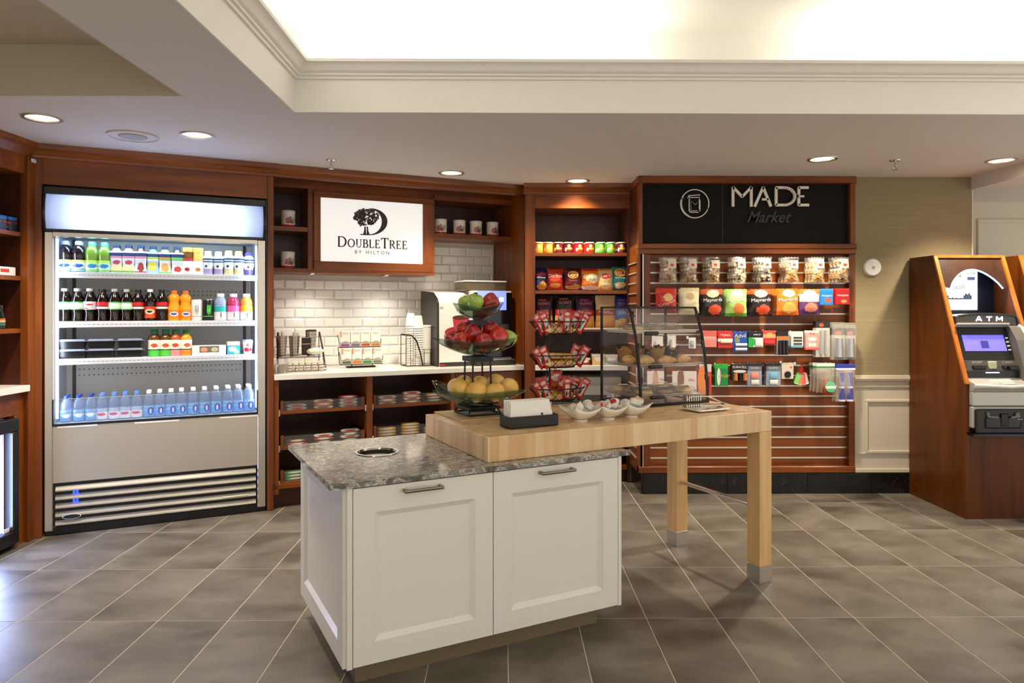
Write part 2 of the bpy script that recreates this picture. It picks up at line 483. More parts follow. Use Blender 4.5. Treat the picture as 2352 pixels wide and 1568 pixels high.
wain_panel(2.70, 3.46, 0.30, 0.70)
B().box(2.62, 3.515, 5.188, 5.204, 0.155, 0.185, bev=0.004).build('base_bead', M_CREAMW, wn)
B().box(2.62, 3.515, 5.194, 5.204, 0.29, 0.305, bev=0.003).build('base_bead', M_CREAMW, wn)
M_MARBLE = None
def marble():
    k = NT('black_marble'); tc = k.n('ShaderNodeTexCoord')
    nz = k.n('ShaderNodeTexNoise'); nz.inputs['Scale'].default_value = 4; nz.inputs['Detail'].default_value = 6; nz.inputs['Distortion'].default_value = 2.5
    k.l(tc.outputs['Object'], nz.inputs['Vector'])
    rp = k.n('ShaderNodeValToRGB'); e = rp.color_ramp.elements
    e[0].position = 0.0; e[0].color = lin('#100f10'); e[1].position = 0.505; e[1].color = lin('#151415')
    for p, c in ((0.510, '#4c4944'), (0.515, '#141314'), (1.0, '#1b1a19')):
        x = e.new(p); x.color = lin(c)
    k.l(nz.outputs[0], rp.inputs[0]); k.l(rp.outputs[0], k.b.inputs['Base Color']); k.b.inputs['Roughness'].default_value = 0.2
    return k.m
M_MARBLE = marble()
bb = ob('baseboard_back', None); struct(bb, 'black marble baseboard under slat wall and wainscot')
for x0, x1 in ((1.035, 1.66), (1.662, 2.26), (2.262, 2.74), (2.742, 3.51)):
    B().box(x0, x1, 5.19, 5.215, 0.0, 0.155, bev=0.0015).build('marble_slab', M_MARBLE, bb)
B().box(-0.2, 0.2, -0.01, 0.01, 0, 0.155, bev=0.0015).build('marble_slab', M_MARBLE, bb, loc=(1.03, 5.40, 0), rz=PI / 2)
w2 = B().box(3.3, 5.4, 5.80, 5.9, 0, 2.5).build('wall_right', M_CREAMW); struct(w2, 'cream panelled wall beyond the corner at far right')
B().box(3.505, 3.515, 5.2, 5.8, 0, 2.5).build('wall_return', M_CREAMW, w2)
for (x0, x1, z0, z1) in ((3.95, 4.9, 2.10, 2.13), (3.95, 4.9, 0.98, 1.01), (3.95, 3.98, 1.01, 2.10), (4.87, 4.9, 1.01, 2.10)):
    B().box(x0, x1, 5.785, 5.80, z0, z1, bev=0.006).build('panel_moulding', M_CREAMW, w2)
struct(B().box(-3.42, -3.34, -1.2, 4.6, 0, 2.6).build('wall_left', M_CREAMW), 'wall behind the shelving at the left')
b = B(); b.box(-0.35, 4.2, 0.80, 0.86, 0, 2.5)
o = b.build('wall_angled', M_CREAMW, loc=W.p(0, 0), rz=W.a); struct(o, 'angled wall behind cooler and coffee counter')
struct(B().box(0.2, 1.3, 6.05, 6.1, 0, 2.5).build('wall_alcove', M_CREAMW), 'wall behind the snack shelves')

# ---------------------------------------------------------------- ceiling fixtures
M_BULB = mat('lamp_glow', '#fff1d6', 0.5, emit=14.0)
M_BULBD = mat('lamp_glow_soft', '#ffe6c0', 0.5, emit=4.0)
def downlight(i, x, y, watt, label, size=1.9):
    t = thing('downlight', label, 'light', (x, y, CZ), 0, 'recessed ceiling downlights')
    n = 24
    B().lathe([(DLR + 0.016, -0.001), (DLR + 0.014, -0.006), (DLR - 0.002, -0.005), (DLR - 0.004, 0.002)], n, caps=False).build('trim_ring', M_STEEL, t, True)
    B().lathe([(DLR - 0.001, 0.0), (DLR - 0.006, 0.04), (DLR - 0.012, 0.10), (0.0, 0.101)], n, caps=False).build('reflector', mat('lamp_reflector', '#e8e0d0', 0.35, metal=0.3), t, True)
    B().lathe([(0.0, 0.022), (0.036, 0.026), (0.055, 0.040), (0.055, 0.080), (0.0, 0.090)], 16).build('bulb', M_BULB, t, True)
    l = bpy.data.lights.new('downlight_lamp', 'SPOT'); l.energy = watt; l.color = (1.0, 0.84, 0.64)
    l.spot_size = size; l.spot_blend = 0.7; l.shadow_soft_size = 0.05
    o = bpy.data.objects.new('downlight_lamp', l); o.parent = t; o.location = (0, 0, -0.012); COL.objects.link(o)
dlw = [105, 120, 95, 75, 165, 150]
lab = ['downlight at far left above the shelving', 'bright downlight between ceiling speaker and cooler', 'downlight above the coffee machine', 'downlight above the snack bag shelves', 'downlight right of the market sign', 'downlight above the cash machine']
for i, (x, y) in enumerate(DL): downlight(i, x, y, dlw[i], 'recessed chrome ' + lab[i])
# ceiling speaker
sx, sy = -2.12, 4.02
t = thing('ceiling_speaker', 'round flush ceiling speaker between the two left downlights', 'speaker', (sx, sy, CZ))
B().lathe([(0.135, -0.001), (0.135, -0.008), (0.125, -0.010), (0.122, -0.003)], 32, caps=False).build('rim', M_CEIL, t, True)
B().lathe([(0.122, -0.003), (0.075, -0.004)], 32, caps=False).build('flange', M_CEIL, t, True)
B().lathe([(0.075, -0.004), (0.074, -0.009), (0.0, -0.012)], 32, caps=False).build('grille', mat('speaker_mesh', '#a8a6a4', 0.8, bump=((260, 260, 260), 0.6, 0.004)), t, True)
# sprinklers
def sprinkler(x, y, label):
    t = thing('sprinkler', label, 'sprinkler', (x, y, CZ), 0, 'ceiling sprinklers')
    B().lathe([(0.034, -0.0005), (0.032, -0.006), (0.012, -0.010), (0.0, -0.010)], 16).build('escutcheon', M_CHROME, t, True)
    B().lathe([(0.009, -0.008), (0.009, -0.035), (0.006, -0.037), (0.006, -0.05)], 10).build('stem', M_CHROME, t, True)
    b = B(); b.tube([(-0.009, 0, -0.032), (-0.013, 0, -0.045), (-0.004, 0, -0.06)], 0.0022); b.tube([(0.009, 0, -0.032), (0.013, 0, -0.045), (0.004, 0, -0.06)], 0.0022)
    b.build('frame_arms', M_CHROME, t, True)
    B().lathe([(0.0, -0.058), (0.016, -0.060), (0.017, -0.063), (0.0, -0.064)], 12).build('deflector', M_CHROME, t, True)
sprinkler(-1.144, 4.642, 'small chrome fire sprinkler above the logo screen')
sprinkler(2.60, 4.62, 'small chrome fire sprinkler between the right downlights')
# round white wall device
cx, cz = K.at(2003, 614, 0.0)
t = thing('wall_strobe', 'round white disc alarm mounted on the taupe wall', 'alarm', (cx, 5.202, cz))
MR = Matrix.Rotation(PI / 2, 4, 'X')
B().lathe([(0.066, 0.0), (0.066, 0.010), (0.058, 0.020), (0.0, 0.026)], 32, M=MR).build('disc', M_WPLAS, t, True)
B().lathe([(0.010, 0.02), (0.010, 0.030), (0.006, 0.034), (0.0, 0.034)], 12, M=MR).build('lens', mat('grey_lens', '#b4b2ac', 0.3), t, True)
B().lathe([(0.004, 0.018), (0.004, 0.024), (0.0, 0.024)], 8, M=Matrix.Translation((0.004, 0, 0.045)) @ MR).build('screw', M_CHROME, t)
# ================================================================ BUILT-IN MILLWORK
def crown(par, x0, x1, m=None, y=0.0, name='crown_moulding', ends=(0, 0)):
    pr = [(0.0, 2.285), (-0.008, 2.285), (-0.010, 2.300), (-0.020, 2.305), (-0.032, 2.325), (-0.052, 2.335), (-0.056, CZ - 0.001), (0.02, CZ - 0.001), (0.02, 2.285)]
    b = B()
    A = [b.bm.verts.new((x0 + ends[0] * -o, y + o, z)) for o, z in pr]; C = [b.bm.verts.new((x1 + ends[1] * o, y + o, z)) for o, z in pr]
    b._f(A); b._f(list(reversed(C)))
    for i in range(len(pr)):
        j = (i + 1) % len(pr); b._f([A[i], A[j], C[j], C[i]])
    return b.build(name, m or M_WOODH, par)

# ---- surround of the drinks cooler
cs = thing('cooler_surround', 'cherry wood panel surround framing the open drinks cooler', 'cabinet', W.p(0, 0), W.a)
B().box(-0.115, -0.014, -0.02, 0.72, 0, CZ - 0.08, bev=0.003).build('pilaster', M_WOOD, cs)
B().box(1.276, 1.316, -0.02, 0.72, 0, CZ - 0.08, bev=0.003).build('pilaster', M_WOOD, cs)
B().box(-0.014, 1.276, -0.008, 0.30, 2.13, CZ - 0.08).build('header_panel', M_WOODH, cs)
crown(cs, -0.14, 1.345, y=-0.01)
B().box(1.268, 1.2758, -0.005, 0.7, 0.0, 2.128).build('shadow_gap_panel', M_BLACK, cs)

# ---- coffee station
ce = thing('coffee_station', 'cherry wood coffee station with open cubbies, cupboards and white counter space', 'cabinet', W.p(0, 0), W.a)
S0, S1 = 1.318, 3.250
B().box(S1, 3.285, 0.0, 0.66, 0, CZ - 0.003, bev=0.002).build('side_panel', M_WOOD, ce)
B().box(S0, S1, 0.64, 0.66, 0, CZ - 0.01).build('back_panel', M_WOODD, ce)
crown(ce, 1.345, 3.30, y=0.0)
B().box(S0, S1, 0.02, 0.27, 2.325, 2.355).build('soffit', M_WOODH, ce)
B().box(S0, S1, 0.27, 0.29, 2.262, 2.355).build('upper_rail', M_WOODH, ce)
UF = 0.25
B().box(S0, 1.588, UF, 0.62, 1.645, 1.675, bev=0.001).build('cubby_bottom', M_WOODH, ce)
B().box(S0, 1.588, UF + 0.004, 0.62, 1.945, 1.978, bev=0.001).build('cubby_shelf', M_WOODH, ce)
B().box(S0, 1.345, UF, 0.62, 1.675, 2.262).build('cubby_side', M_WOOD, ce)
B().box(S0, 1.62, UF, 0.62, 2.262, 2.29).build('cubby_top', M_WOODH, ce)
B().box(1.588, 1.618, UF, 0.62, 1.645, 2.262, bev=0.001).build('cubby_side', M_WOOD, ce)
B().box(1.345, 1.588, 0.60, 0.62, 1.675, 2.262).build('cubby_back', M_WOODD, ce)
tvp = B().box(1.618, 2.57, 0.272, 0.62, 1.645, 2.262).build('screen_cupboard', M_WOOD, ce)
for (x0, x1, z0, z1) in ((1.631, 2.556, 2.206, 2.250), (1.631, 2.556, 1.668, 1.732), (1.631, 1.680, 1.732, 2.206), (2.475, 2.556, 1.732, 2.206)):
    B().box(x0, x1, 0.246, 0.272, z0, z1, bev=0.002).build('door_frame', M_WOOD if x1 - x0 < 0.2 else M_WOODH, tvp)
B().box(1.618, 2.57, 0.25, 0.272, 1.645, 1.668).build('lower_rail', M_WOODH, tvp)
B().box(2.556, 2.57, 0.25, 0.272, 1.668, 2.262).build('edge_stile', M_WOOD, tvp)
B().box(2.57, S1, UF + 0.004, 0.62, 1.945, 1.982, bev=0.001).build('cup_shelf', M_WOODH, ce)
B().box(2.57, S1, UF, 0.62, 2.248, 2.29).build('shelf_top', M_WOODH, ce)
B().box(2.57, S1, 0.60, 0.62, 1.982, 2.25).build('shelf_back', M_WOODD, ce)
# base cabinet below the counter
sm0, sm1 = W.S(843, 0.0), W.S(856, 0.0)
se = W.S(1036, 0.0)
B().box(S0, 1.352, 0.0, 0.62, 0.10, 0.888, bev=0.001).build('stile', M_WOOD, ce)
B().box(sm0, sm1, 0.0, 0.62, 0.10, 0.888, bev=0.001).build('stile', M_WOOD, ce)
B().box(se, se + 0.03, 0.0, 0.62, 0.10, 0.888, bev=0.001).build('stile', M_WOOD, ce)
B().box(S0, S1, 0.0, 0.62, 0.135, 0.165, bev=0.001).build('bottom_rail', M_WOODH, ce)
B().box(S0, S1, 0.07, 0.62, 0.0, 0.135).build('toe_kick', M_WOODD, ce)
B().box(1.352, se, 0.60, 0.62, 0.165, 0.885).build('inner_back', M_WOODD, ce)
for z in (0.165, 0.645):
    d = B().box(se + 0.034, S1 - 0.03, -0.004, 0.018, z, z + (0.47 if z < 0.5 else 0.235), bev=0.002).build('cupboard_door' if z < 0.5 else 'drawer_front', M_WOODH, ce)
B().box(se + 0.03, S1, 0.02, 0.62, 0.165, 0.888).build('cupboard_body', M_WOODD, ce)
co = B().box(S0 + 0.001, S1 - 0.001, -0.028, 0.628, 0.889, 0.925, bev=0.002).build('countertop', M_WHITE, None, loc=W.p(0, 0), rz=W.a)
tag(co, 'white quartz countertop of the coffee station', 'counter')
# under cabinet puck lamps
M_PUCK = mat('puck_glow', '#fff2dc', 0.5, emit=9.0)
for i, (px, py) in enumerate(((717, 631), (887, 636))):
    s = W.S(px, 0.36)
    t = thing('puck_light', 'small round puck light under the ' + ('left cubby end' if i == 0 else 'middle of the logo screen cupboard'), 'light', W.p(s, 0.36, 1.645), W.a, 'under cabinet lights')
    B().lathe([(0.034, 0.0), (0.034, -0.008), (0.028, -0.010), (0.027, -0.004)], 20, caps=False).build('ring', M_CHROME, t, True)
    B().lathe([(0.027, -0.003), (0.0, -0.005)], 20, caps=False).build('lens', M_PUCK, t, True)
    l = bpy.data.lights.new('puck_lamp', 'SPOT'); l.energy = 12; l.color = (1, 0.92, 0.79); l.spot_size = 2.3; l.spot_blend = 0.8; l.shadow_soft_size = 0.03
    o = bpy.data.objects.new('puck_lamp', l); o.parent = t; o.location = (0, 0, -0.015); COL.objects.link(o)
# ---- tiled backsplash
M_SUB = mat('white_glazed_tile', '#e9e7e1', 0.1, spec=0.6)
M_SUBG = mat('tile_grout', '#d2cec4', 0.8)
wt = B().box(S0, S1, 0.612, 0.640, 0.925, 1.955).build('wall_tiled', M_SUBG, None, loc=W.p(0, 0), rz=W.a)
struct(wt, 'white bevelled subway tile backsplash')
def subway(w, h):
    b = B(); e = 0.011
    o_ = [(0, 0), (w, 0), (w, h), (0, h)]; i_ = [(e, e), (w - e, e), (w - e, h - e), (e, h - e)]
    A = [b.bm.verts.new((x, 0, z)) for x, z in o_]; C = [b.bm.verts.new((x, -0.003, z)) for x, z in o_]; D = [b.bm.verts.new((x, -0.0085, z)) for x, z in i_]
    for P, Q in ((A, C), (C, D)):
        for i in range(4): b._f([P[i], P[(i + 1) % 4], Q[(i + 1) % 4], Q[i]])
    b._f(D)
    return b.mesh('wall_tile', M_SUB)
TW, TH = 0.152, 0.076
full = subway(TW - 0.0025, TH - 0.0025); half = {}
for r in range(13):
    z = 0.927 + r * TH
    zmax = 1.64 if True else 0
    x = S0 + 0.0 - (TW / 2 if r % 2 else 0)
    while x < S1 - 0.01:
        a, c = max(x, S0), min(x + TW, S1)
        ok = z + TH < 1.66 or a > 2.45
        if ok and c - a > 0.012:
            if c - a > TW - 0.002: me = full
            else:
                k = round(c - a, 3)
                if k not in half: half[k] = subway(max(k - 0.0025, 0.024), TH - 0.0025)
                me = half[k]
            ob('wall_tile', me, wt, (a, 0.612, z))
        x += TW

# ---- snack shelves in the alcove
YF = 5.53
sn = thing('snack_shelving', 'tall cherry wood shelving holding chip cans and snack bags', 'shelving', (0, 0, 0))
B().box(0.166, 0.246, YF, YF + 0.04, 0, CZ - 0.08, bev=0.002).build('stile', M_WOOD, sn)
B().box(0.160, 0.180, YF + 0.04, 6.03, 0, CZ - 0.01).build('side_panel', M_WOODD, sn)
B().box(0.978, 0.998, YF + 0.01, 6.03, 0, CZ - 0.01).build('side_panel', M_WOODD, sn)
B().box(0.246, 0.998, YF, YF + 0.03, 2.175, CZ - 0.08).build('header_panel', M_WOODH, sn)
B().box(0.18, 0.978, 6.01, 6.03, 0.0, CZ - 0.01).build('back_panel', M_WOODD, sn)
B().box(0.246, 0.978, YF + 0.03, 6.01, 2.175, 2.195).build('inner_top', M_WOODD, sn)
pr0 = crown(sn, 0.155, 1.0, y=YF)
SZ = [K.at(1300, 580, YF - 5.20)[1], K.at(1300, 667, YF - 5.20)[1], K.at(1300, 754, YF - 5.20)[1]]
for z in SZ:
    B().box(0.182, 0.976, YF + 0.02, 6.008, z - 0.026, z, bev=0.001).build('shelf', M_WOODH, sn)
B().box(0.19, 0.970, YF + 0.012, YF + 0.02, SZ[2] - 0.008, SZ[2] + 0.004).build('price_rail', M_WPLAS, sn)
B().box(0.246, 0.976, YF + 0.08, 6.0, 0.0, 0.10).build('toe_kick', M_WOODD, sn)
B().box(0.246, 0.976, YF + 0.02, 6.0, 0.10, 0.13).build('base_shelf', M_WOODH, sn)
co = B().box(0.246, 0.977, YF - 0.02, 6.008, 0.892, 0.93, bev=0.002).build('countertop', M_WHITE)
tag(co, 'short white counter below the snack bag shelves', 'counter')
# appliance under that counter
mw = thing('microwave', 'pale grey microwave with dark window under the snack counter', 'microwave', (0.62, YF + 0.06, 0.132))
B().box(-0.30, 0.32, 0.0, 0.40, 0.0, 0.70, bev=0.006).build('body', mat('pale_grey_enamel', '#b9b6ae', 0.35), mw)
B().box(-0.285, 0.305, -0.016, 0.0, 0.10, 0.64, bev=0.008).build('door', mat('pale_grey_enamel2', '#c7c4bc', 0.3), mw)
B().box(-0.24, 0.20, -0.018, -0.015, 0.20, 0.56, bev=0.001).build('window', mat('smoked_window', '#4a4a48', 0.15), mw)
B().box(0.235, 0.265, -0.03, -0.014, 0.18, 0.58, bev=0.006).build('handle', M_STEEL, mw)

# ---- slat wall unit with market sign
su = thing('slat_wall_unit', 'cherry wood slat wall display unit with black header board', 'display', (0, 0, 0))
X0, X1 = 1.004, 2.620
B().box(X0 + 0.02, X1, 5.26, 5.32, 0.155, CZ - 0.01).build('backing', M_WOODD, su)
B().box(1.035, 1.09, 5.196, 5.24, 0.205, 1.785, bev=0.002).build('stile', M_WOOD, su)
B().box(2.575, X1, 5.19, 5.26, 0.205, 1.785, bev=0.002).build('stile', M_WOOD, su)
B().box(X0 - 0.004, X1, 5.182, 5.26, 0.157, 0.205, bev=0.004).build('bottom_rail', M_WOODH, su)
B().box(X0 - 0.006, X1, 5.172, 5.26, 1.785, 1.824, bev=0.004).build('ledge', M_WOODH, su)
B().box(X0 - 0.012, X1 + 0.004, 5.166, 5.26, 1.824, 1.862, bev=0.004).build('ledge', M_WOODH, su)
B().box(2.582, X1, 5.185, 5.26, 1.862, CZ - 0.03, bev=0.002).build('header_stile', M_WOOD, su)
B().box(X0 - 0.004, 1.03, 5.185, 5.26, 1.862, CZ - 0.03, bev=0.002).build('header_stile', M_WOOD, su)
B().box(X0 - 0.012, X1 + 0.004, 5.172, 5.26, CZ - 0.052, CZ - 0.001, bev=0.004).build('header_rail', M_WOODH, su)
M_SIGN = mat('sign_black', '#14100b', 0.55, spec=0.15)
xs = K.S(1659, 0.03)
B().box(1.03, xs - 0.004, 5.222, 5.26, 1.862, CZ - 0.05).build('sign_panel', M_SIGN, su)
B().box(xs + 0.004, 2.582, 5.222, 5.26, 1.862, CZ - 0.05).build('sign_panel', M_SIGN, su)
b = B(); b.box(xs - 0.004, xs + 0.004, 5.226, 5.26, 1.862, CZ - 0.05)
for i in range(22): b.box(xs - 0.003, xs + 0.003, 5.221, 5.226, 1.87 + 0.02 * i, 1.882 + 0.02 * i)
b.build('panel_joint', mat('joint_grey', '#2a2622', 0.5), su)
# left side of the unit, facing the alcove
sd = ob('side_face', B().box(X0, X0 + 0.02, 5.24, 5.56, 0.155, CZ - 0.01).mesh('side_face', M_WOODD), su)
B().box(X0 - 0.008, X0 + 0.01, 5.19, 5.235, 0.205, 1.785).build('corner_strip', M_WOOD, su)
B().box(X0 - 0.004, X0 + 0.02, 5.19, 5.56, 0.157, 0.205).build('side_bottom_rail', M_WOODH, su)
B().box(X0 - 0.008, X0 + 0.02, 5.17, 5.56, 1.785, 1.862).build('side_ledge', M_WOODH, su)
B().box(X0 - 0.008, X0 + 0.02, 5.17, 5.56, CZ - 0.052, CZ - 0.002).build('side_header_rail', M_WOODH, su)
B().box(1.029, 1.036, 5.184, 5.20, 0.205, 1.785).build('metal_corner', M_ALU, su)
ZL = [K.at(1700, 602, 0)[1] - 0.0772 * k for k in range(20)]
zt = [1.785] + [z - 0.004 for z in ZL]; zb = [z + 0.004 for z in ZL] + [0.205]
for i, (a, c) in enumerate(zip(zb, zt)):
    B().box(1.09, 2.575, 5.236, 5.26, a, c, bev=0.0015).build('slat', M_WOODH, su)
    B().box(-0.155, 0.155, -0.012, 0.008, a, c).build('side_slat', M_WOODH, su, loc=(X0, 5.40, 0), rz=PI / 2)
M_INS = mat('insert_aluminium', '#e2d8c8', 0.35, metal=0.55)
for z in ZL:
    B().box(1.09, 2.575, 5.233, 5.262, z - 0.0055, z + 0.0055).build('metal_insert', M_INS, su)
    B().box(-0.155, 0.155, -0.0, 0.016, z - 0.004, z + 0.004).build('side_insert', M_INS, su, loc=(X0 - 0.002, 5.40, 0), rz=PI / 2)
# sign letters
M_LET = mat('letter_cream', '#ece4d6', 0.45)
ms = thing('market_sign_letters', 'raised cream letters spelling MADE on the black header board', 'sign', (0, 5.222, 0))
def kz(px, py): return K.at(px, py, 0.01)
def stroke(pts, w, name, par, y0=-0.022, y1=-0.006, m=None): 
    b = B(); b.ribbon([kz(*p) for p in pts], w, y0, y1); return b.build(name, m or M_LET, par)
lw = 0.0195
stroke([(1683, 474), (1683, 430), (1704, 452), (1725, 430), (1725, 474)], lw, 'letter', ms)
stroke([(1733, 474), (1752, 430), (1770, 474)], lw, 'letter', ms); stroke([(1750, 458), (1764, 458)], lw * .8, 'letter_bar', ms)
def arc(cx, cy, rx, ry, a0, a1, n): return [(cx + rx * math.cos(math.radians(a0 + (a1 - a0) * i / n)), cy - ry * math.sin(math.radians(a0 + (a1 - a0) * i / n))) for i in range(n + 1)]
stroke([(1782, 431), (1782, 471), (1800, 471)] + arc(1800, 451, 25, 20, -90, 90, 14)[1:] + [(1781, 431)], lw, 'letter', ms)
stroke([(1856, 431), (1834, 431), (1834, 447)], lw, 'letter', ms); stroke([(1834, 455), (1834, 471), (1857, 471)], lw, 'letter', ms); stroke([(1834, 451), (1846, 451)], lw * .7, 'letter_bar', ms)
mk = thing('market_script_sign', 'dark script lettering reading Market under the cream letters', 'sign', (0, 5.222, 0))
c0 = kz(1716, 511); c1 = kz(1818, 485)
V, F, asp = text_data('Market', 0.35, 0.02)
b = B()
lettering('Market', c1[0] - c0[0], c1[1] - c0[1], mat('script_grey', '#2e2a28', 0.5), mk, (c0[0] + c1[0]) / 2, (c0[1] + c1[1]) / 2, -0.014, shear=0.4, bold=0.015, name='script')
# jar emblem
je = thing('jar_emblem', 'white line drawing of a jar inside a circle on the black board', 'sign', (0, 5.222, 0))
cx, cy = 1596, 467.5
ring = [Vector((kz(*p)[0], -0.008, kz(*p)[1])) for p in arc(cx, cy, 32.5, 32.5, 0, 345, 36)]
b = B(); b.tube(ring + [ring[0]], 0.0042, 6); b.tube([Vector((kz(*p)[0], -0.009, kz(*p)[1])) for p in arc(cx + 0.5, cy, 30.5, 31, 150, 245, 12)], 0.002, 5); b.build('circle', M_PWHITE, je, True)
def line3(pts, r, name): B().tube([Vector((kz(*p)[0], -0.008, kz(*p)[1])) for p in pts], r, 6).build(name, M_PWHITE, je, True)
line3([(1584, 456), (1583, 462), (1583, 484), (1586, 487), (1604, 487), (1608, 484), (1608, 462), (1606, 456)], 0.0036, 'jar_outline')
line3([(1582, 448), (1584, 453), (1607, 453), (1608, 447), (1582, 449), (1580, 455)], 0.0033, 'jar_lid')
line3([(1587, 482), (1587, 460), (1598, 470), (1606, 459), (1606, 480)], 0.0026, 'letter_mark'); line3([(1587, 484), (1602, 483)], 0.002, 'base_line')

# ---- shelving at far left
LX = -2.842
L = Frame((LX, 4.30), -PI / 2)      # along: towards the viewer (-y), depth v: +x ... used only for boxes below
ls = thing('left_shelving', 'cherry wood shelving with white counter at the left edge', 'shelving', (0, 0, 0))
def lat(px, py): r = ray(px, py); k = LX / r.x; return r.y * k, EYE + r.z * k
B().box(LX - 0.02, LX + 0.03, 4.165, 4.30, 0, CZ - 0.08, bev=0.003).build('corner_stile', M_WOOD, ls)
B().box(-3.30, LX - 0.02, 4.17, 4.20, 0, CZ - 0.08).build('side_panel', M_WOODD, ls)
B().box(-3.32, -3.30, 2.9, 4.20, 0, CZ - 0.01).build('back_panel', M_WOODD, ls)
B().box(-3.30, LX + 0.01, 2.9, 4.17, 2.175, CZ - 0.08).build('header_panel', M_WOODH, ls)
LZ = [lat(52, 533)[1], lat(52, 634)[1], lat(57, 754)[1]]
for z in LZ: B().box(-3.30, LX - 0.01, 2.9, 4.17, z - 0.026, z, bev=0.001).build('shelf', M_WOODH, ls)
b = B(); pr = [(0.0, 2.285), (0.01, 2.30), (0.03, 2.325), (0.055, 2.335), (0.058, CZ - 0.001), (-0.02, CZ - 0.001), (-0.02, 2.285)]
b.prism([(LX + 0.012 + o, z) for o, z in pr], 'xz', 2.9, 4.28); b.build('crown_moulding', M_WOODH, ls)
B().box(-3.30, LX, 2.9, 4.17, 0.76, 0.888).build('apron', M_WOODH, ls)
B().box(LX - 0.03, LX, 4.09, 4.165, 0, 0.759).build('base_stile', M_WOOD, ls)
co = B().box(-3.30, LX + 0.035, 2.9, 4.175, 0.890, 0.928, bev=0.002).build('countertop', M_WHITE); tag(co, 'white counter end over the small black fridge', 'counter')
t = thing('corner_bracket', 'tiny white sensor in the upper left corner', 'sensor', (LX + 0.033, 4.20, 2.26)); B().box(0, 0.01, -0.02, 0.02, -0.012, 0.012, bev=0.004).build('cover', M_WPLAS, t)
# ================================================================ OPEN DRINKS COOLER
ck = thing('drinks_cooler', 'stainless steel open front drinks cooler with lit header', 'cooler', W.p(0, 0), W.a)
M_COOLW = mat('cooler_white_liner', '#c9ccd0', 0.4)
M_LINER = mat('cooler_back_liner', '#cdc4b6', 0.45)
M_LIT = mat('lit_header', '#d3e0ff', 0.4, emit=4.2)
M_LED = mat('cool_led', '#cfdfff', 0.5, emit=2.2)
b = B(); b.box(-0.002, 0.03, 0.062, 0.66, 0.06, 2.085); b.box(1.235, 1.266, 0.062, 0.66, 0.06, 2.085); b.box(-0.002, 1.266, 0.60, 0.66, 0.06, 2.085); b.box(-0.002, 1.266, 0.062, 0.66, 1.90, 2.085)
b.build('cabinet_shell', M_BLACK, ck)
B().box(-0.004, 0.040, -0.012, 0.03, 0.03, 1.845, bev=0.004).build('front_post', M_STEEL, ck)
B().box(1.212, 1.264, -0.012, 0.03, 0.03, 1.845, bev=0.004).build('front_post', M_STEEL, ck)
B().box(0.040, 1.212, -0.012, 0.05, 1.818, 1.845, bev=0.002).build('top_rail', M_STEEL, ck)
# header light box with bowed face
b = B(); pts = []
for i in range(9):
    z = 1.862 + (2.072 - 1.862) * i / 8; q = (i / 8 - 0.5) * 2
    pts.append((-0.05 + 0.032 * q * q, z))
b.prism(pts + [(y + 0.004, z) for y, z in reversed(pts)], 'yz', 0.006, 1.246)
k = NT('header_acrylic'); tl = k.n('ShaderNodeBsdfTranslucent'); tl.inputs[0].default_value = lin('#eef2ff'); mx = k.n('ShaderNodeMixShader'); mx.inputs[0].default_value = 0.7
k.b.inputs['Base Color'].default_value = lin('#e4e8f4'); k.b.inputs['Roughness'].default_value = 0.25
k.l(k.b.outputs[0], mx.inputs[1]); k.l(tl.outputs[0], mx.inputs[2]); k.l(mx.outputs[0], k.out.inputs[0])
hd = b.build('header_face', k.m, ck, True)
B().box(0.006, 1.246, 0.052, 0.058, 1.862, 2.072).build('header_back', M_WPLAS, ck)
a_ = area('header_lamp', (0, 0, 0), (0, 0, 0), 0.86, 0.10, 20, (0.62, 0.74, 1.0)); a_.parent = ck; a_.location = (0.63, 0.045, 1.967); a_.rotation_euler = Vector((0, -1, 0)).to_track_quat('-Z', 'Z').to_euler()
for x0, x1 in ((-0.006, 0.006), (1.246, 1.264)):
    b = B(); b.prism([(0.06, 1.846)] + [(y - 0.006, z) for y, z in [(-0.015, 1.846)] + pts[1:-1] + [(-0.015, 2.092)]] + [(0.06, 2.105)], 'yz', x0, x1); b.build('header_end_cap', M_BLACK, ck)
B().box(-0.006, 1.264, -0.026, 0.06, 2.072, 2.118, bev=0.004).build('header_top_cap', M_BLACK, ck)
B().box(-0.006, 1.264, -0.020, 0.06, 1.846, 1.862).build('header_bottom_strip', M_BLACK, ck)
# liner, pegboard back, uprights
B().box(0.030, 0.046, 0.05, 0.56, 0.60, 1.90).build('side_liner', M_COOLW, ck); B().box(1.219, 1.235, 0.05, 0.56, 0.60, 1.90).build('side_liner', M_COOLW, ck)
bk = B().box(0.046, 1.219, 0.545, 0.56, 0.60, 1.90).build('back_liner', M_LINER, ck)
b = B()
for z in (1.745, 1.70, 1.505, 1.475, 0.965, 0.925):
    for i in range(37):
        x = 0.12 + i * 0.0285
        b.box(x - 0.0035, x + 0.0035, 0.543, 0.546, z - 0.0035, z + 0.0035)
o = b.build('vent_holes', M_PBLK, bk); o['kind'] = 'stuff'
for x in (0.09, 1.175): 
    B().box(x - 0.010, x + 0.010, 0.535, 0.546, 0.66, 1.88).build('shelf_upright', mat('upright_dark', '#2b2926', 0.5), ck)
B().box(0.046, 1.219, 0.05, 0.56, 1.845, 1.90).build('inner_top', M_COOLW, ck)
B().box(0.046, 1.219, 0.04, 0.56, 0.60, 0.672).build('bottom_deck', M_COOLW, ck)
for x in (0.047, 1.205):
    B().box(x, x + 0.013, 0.052, 0.075, 0.70, 1.81).build('led_strip', M_LED, ck)
B().box(0.08, 1.18, 0.075, 0.10, 1.838, 1.846).build('led_strip', M_LED, ck)
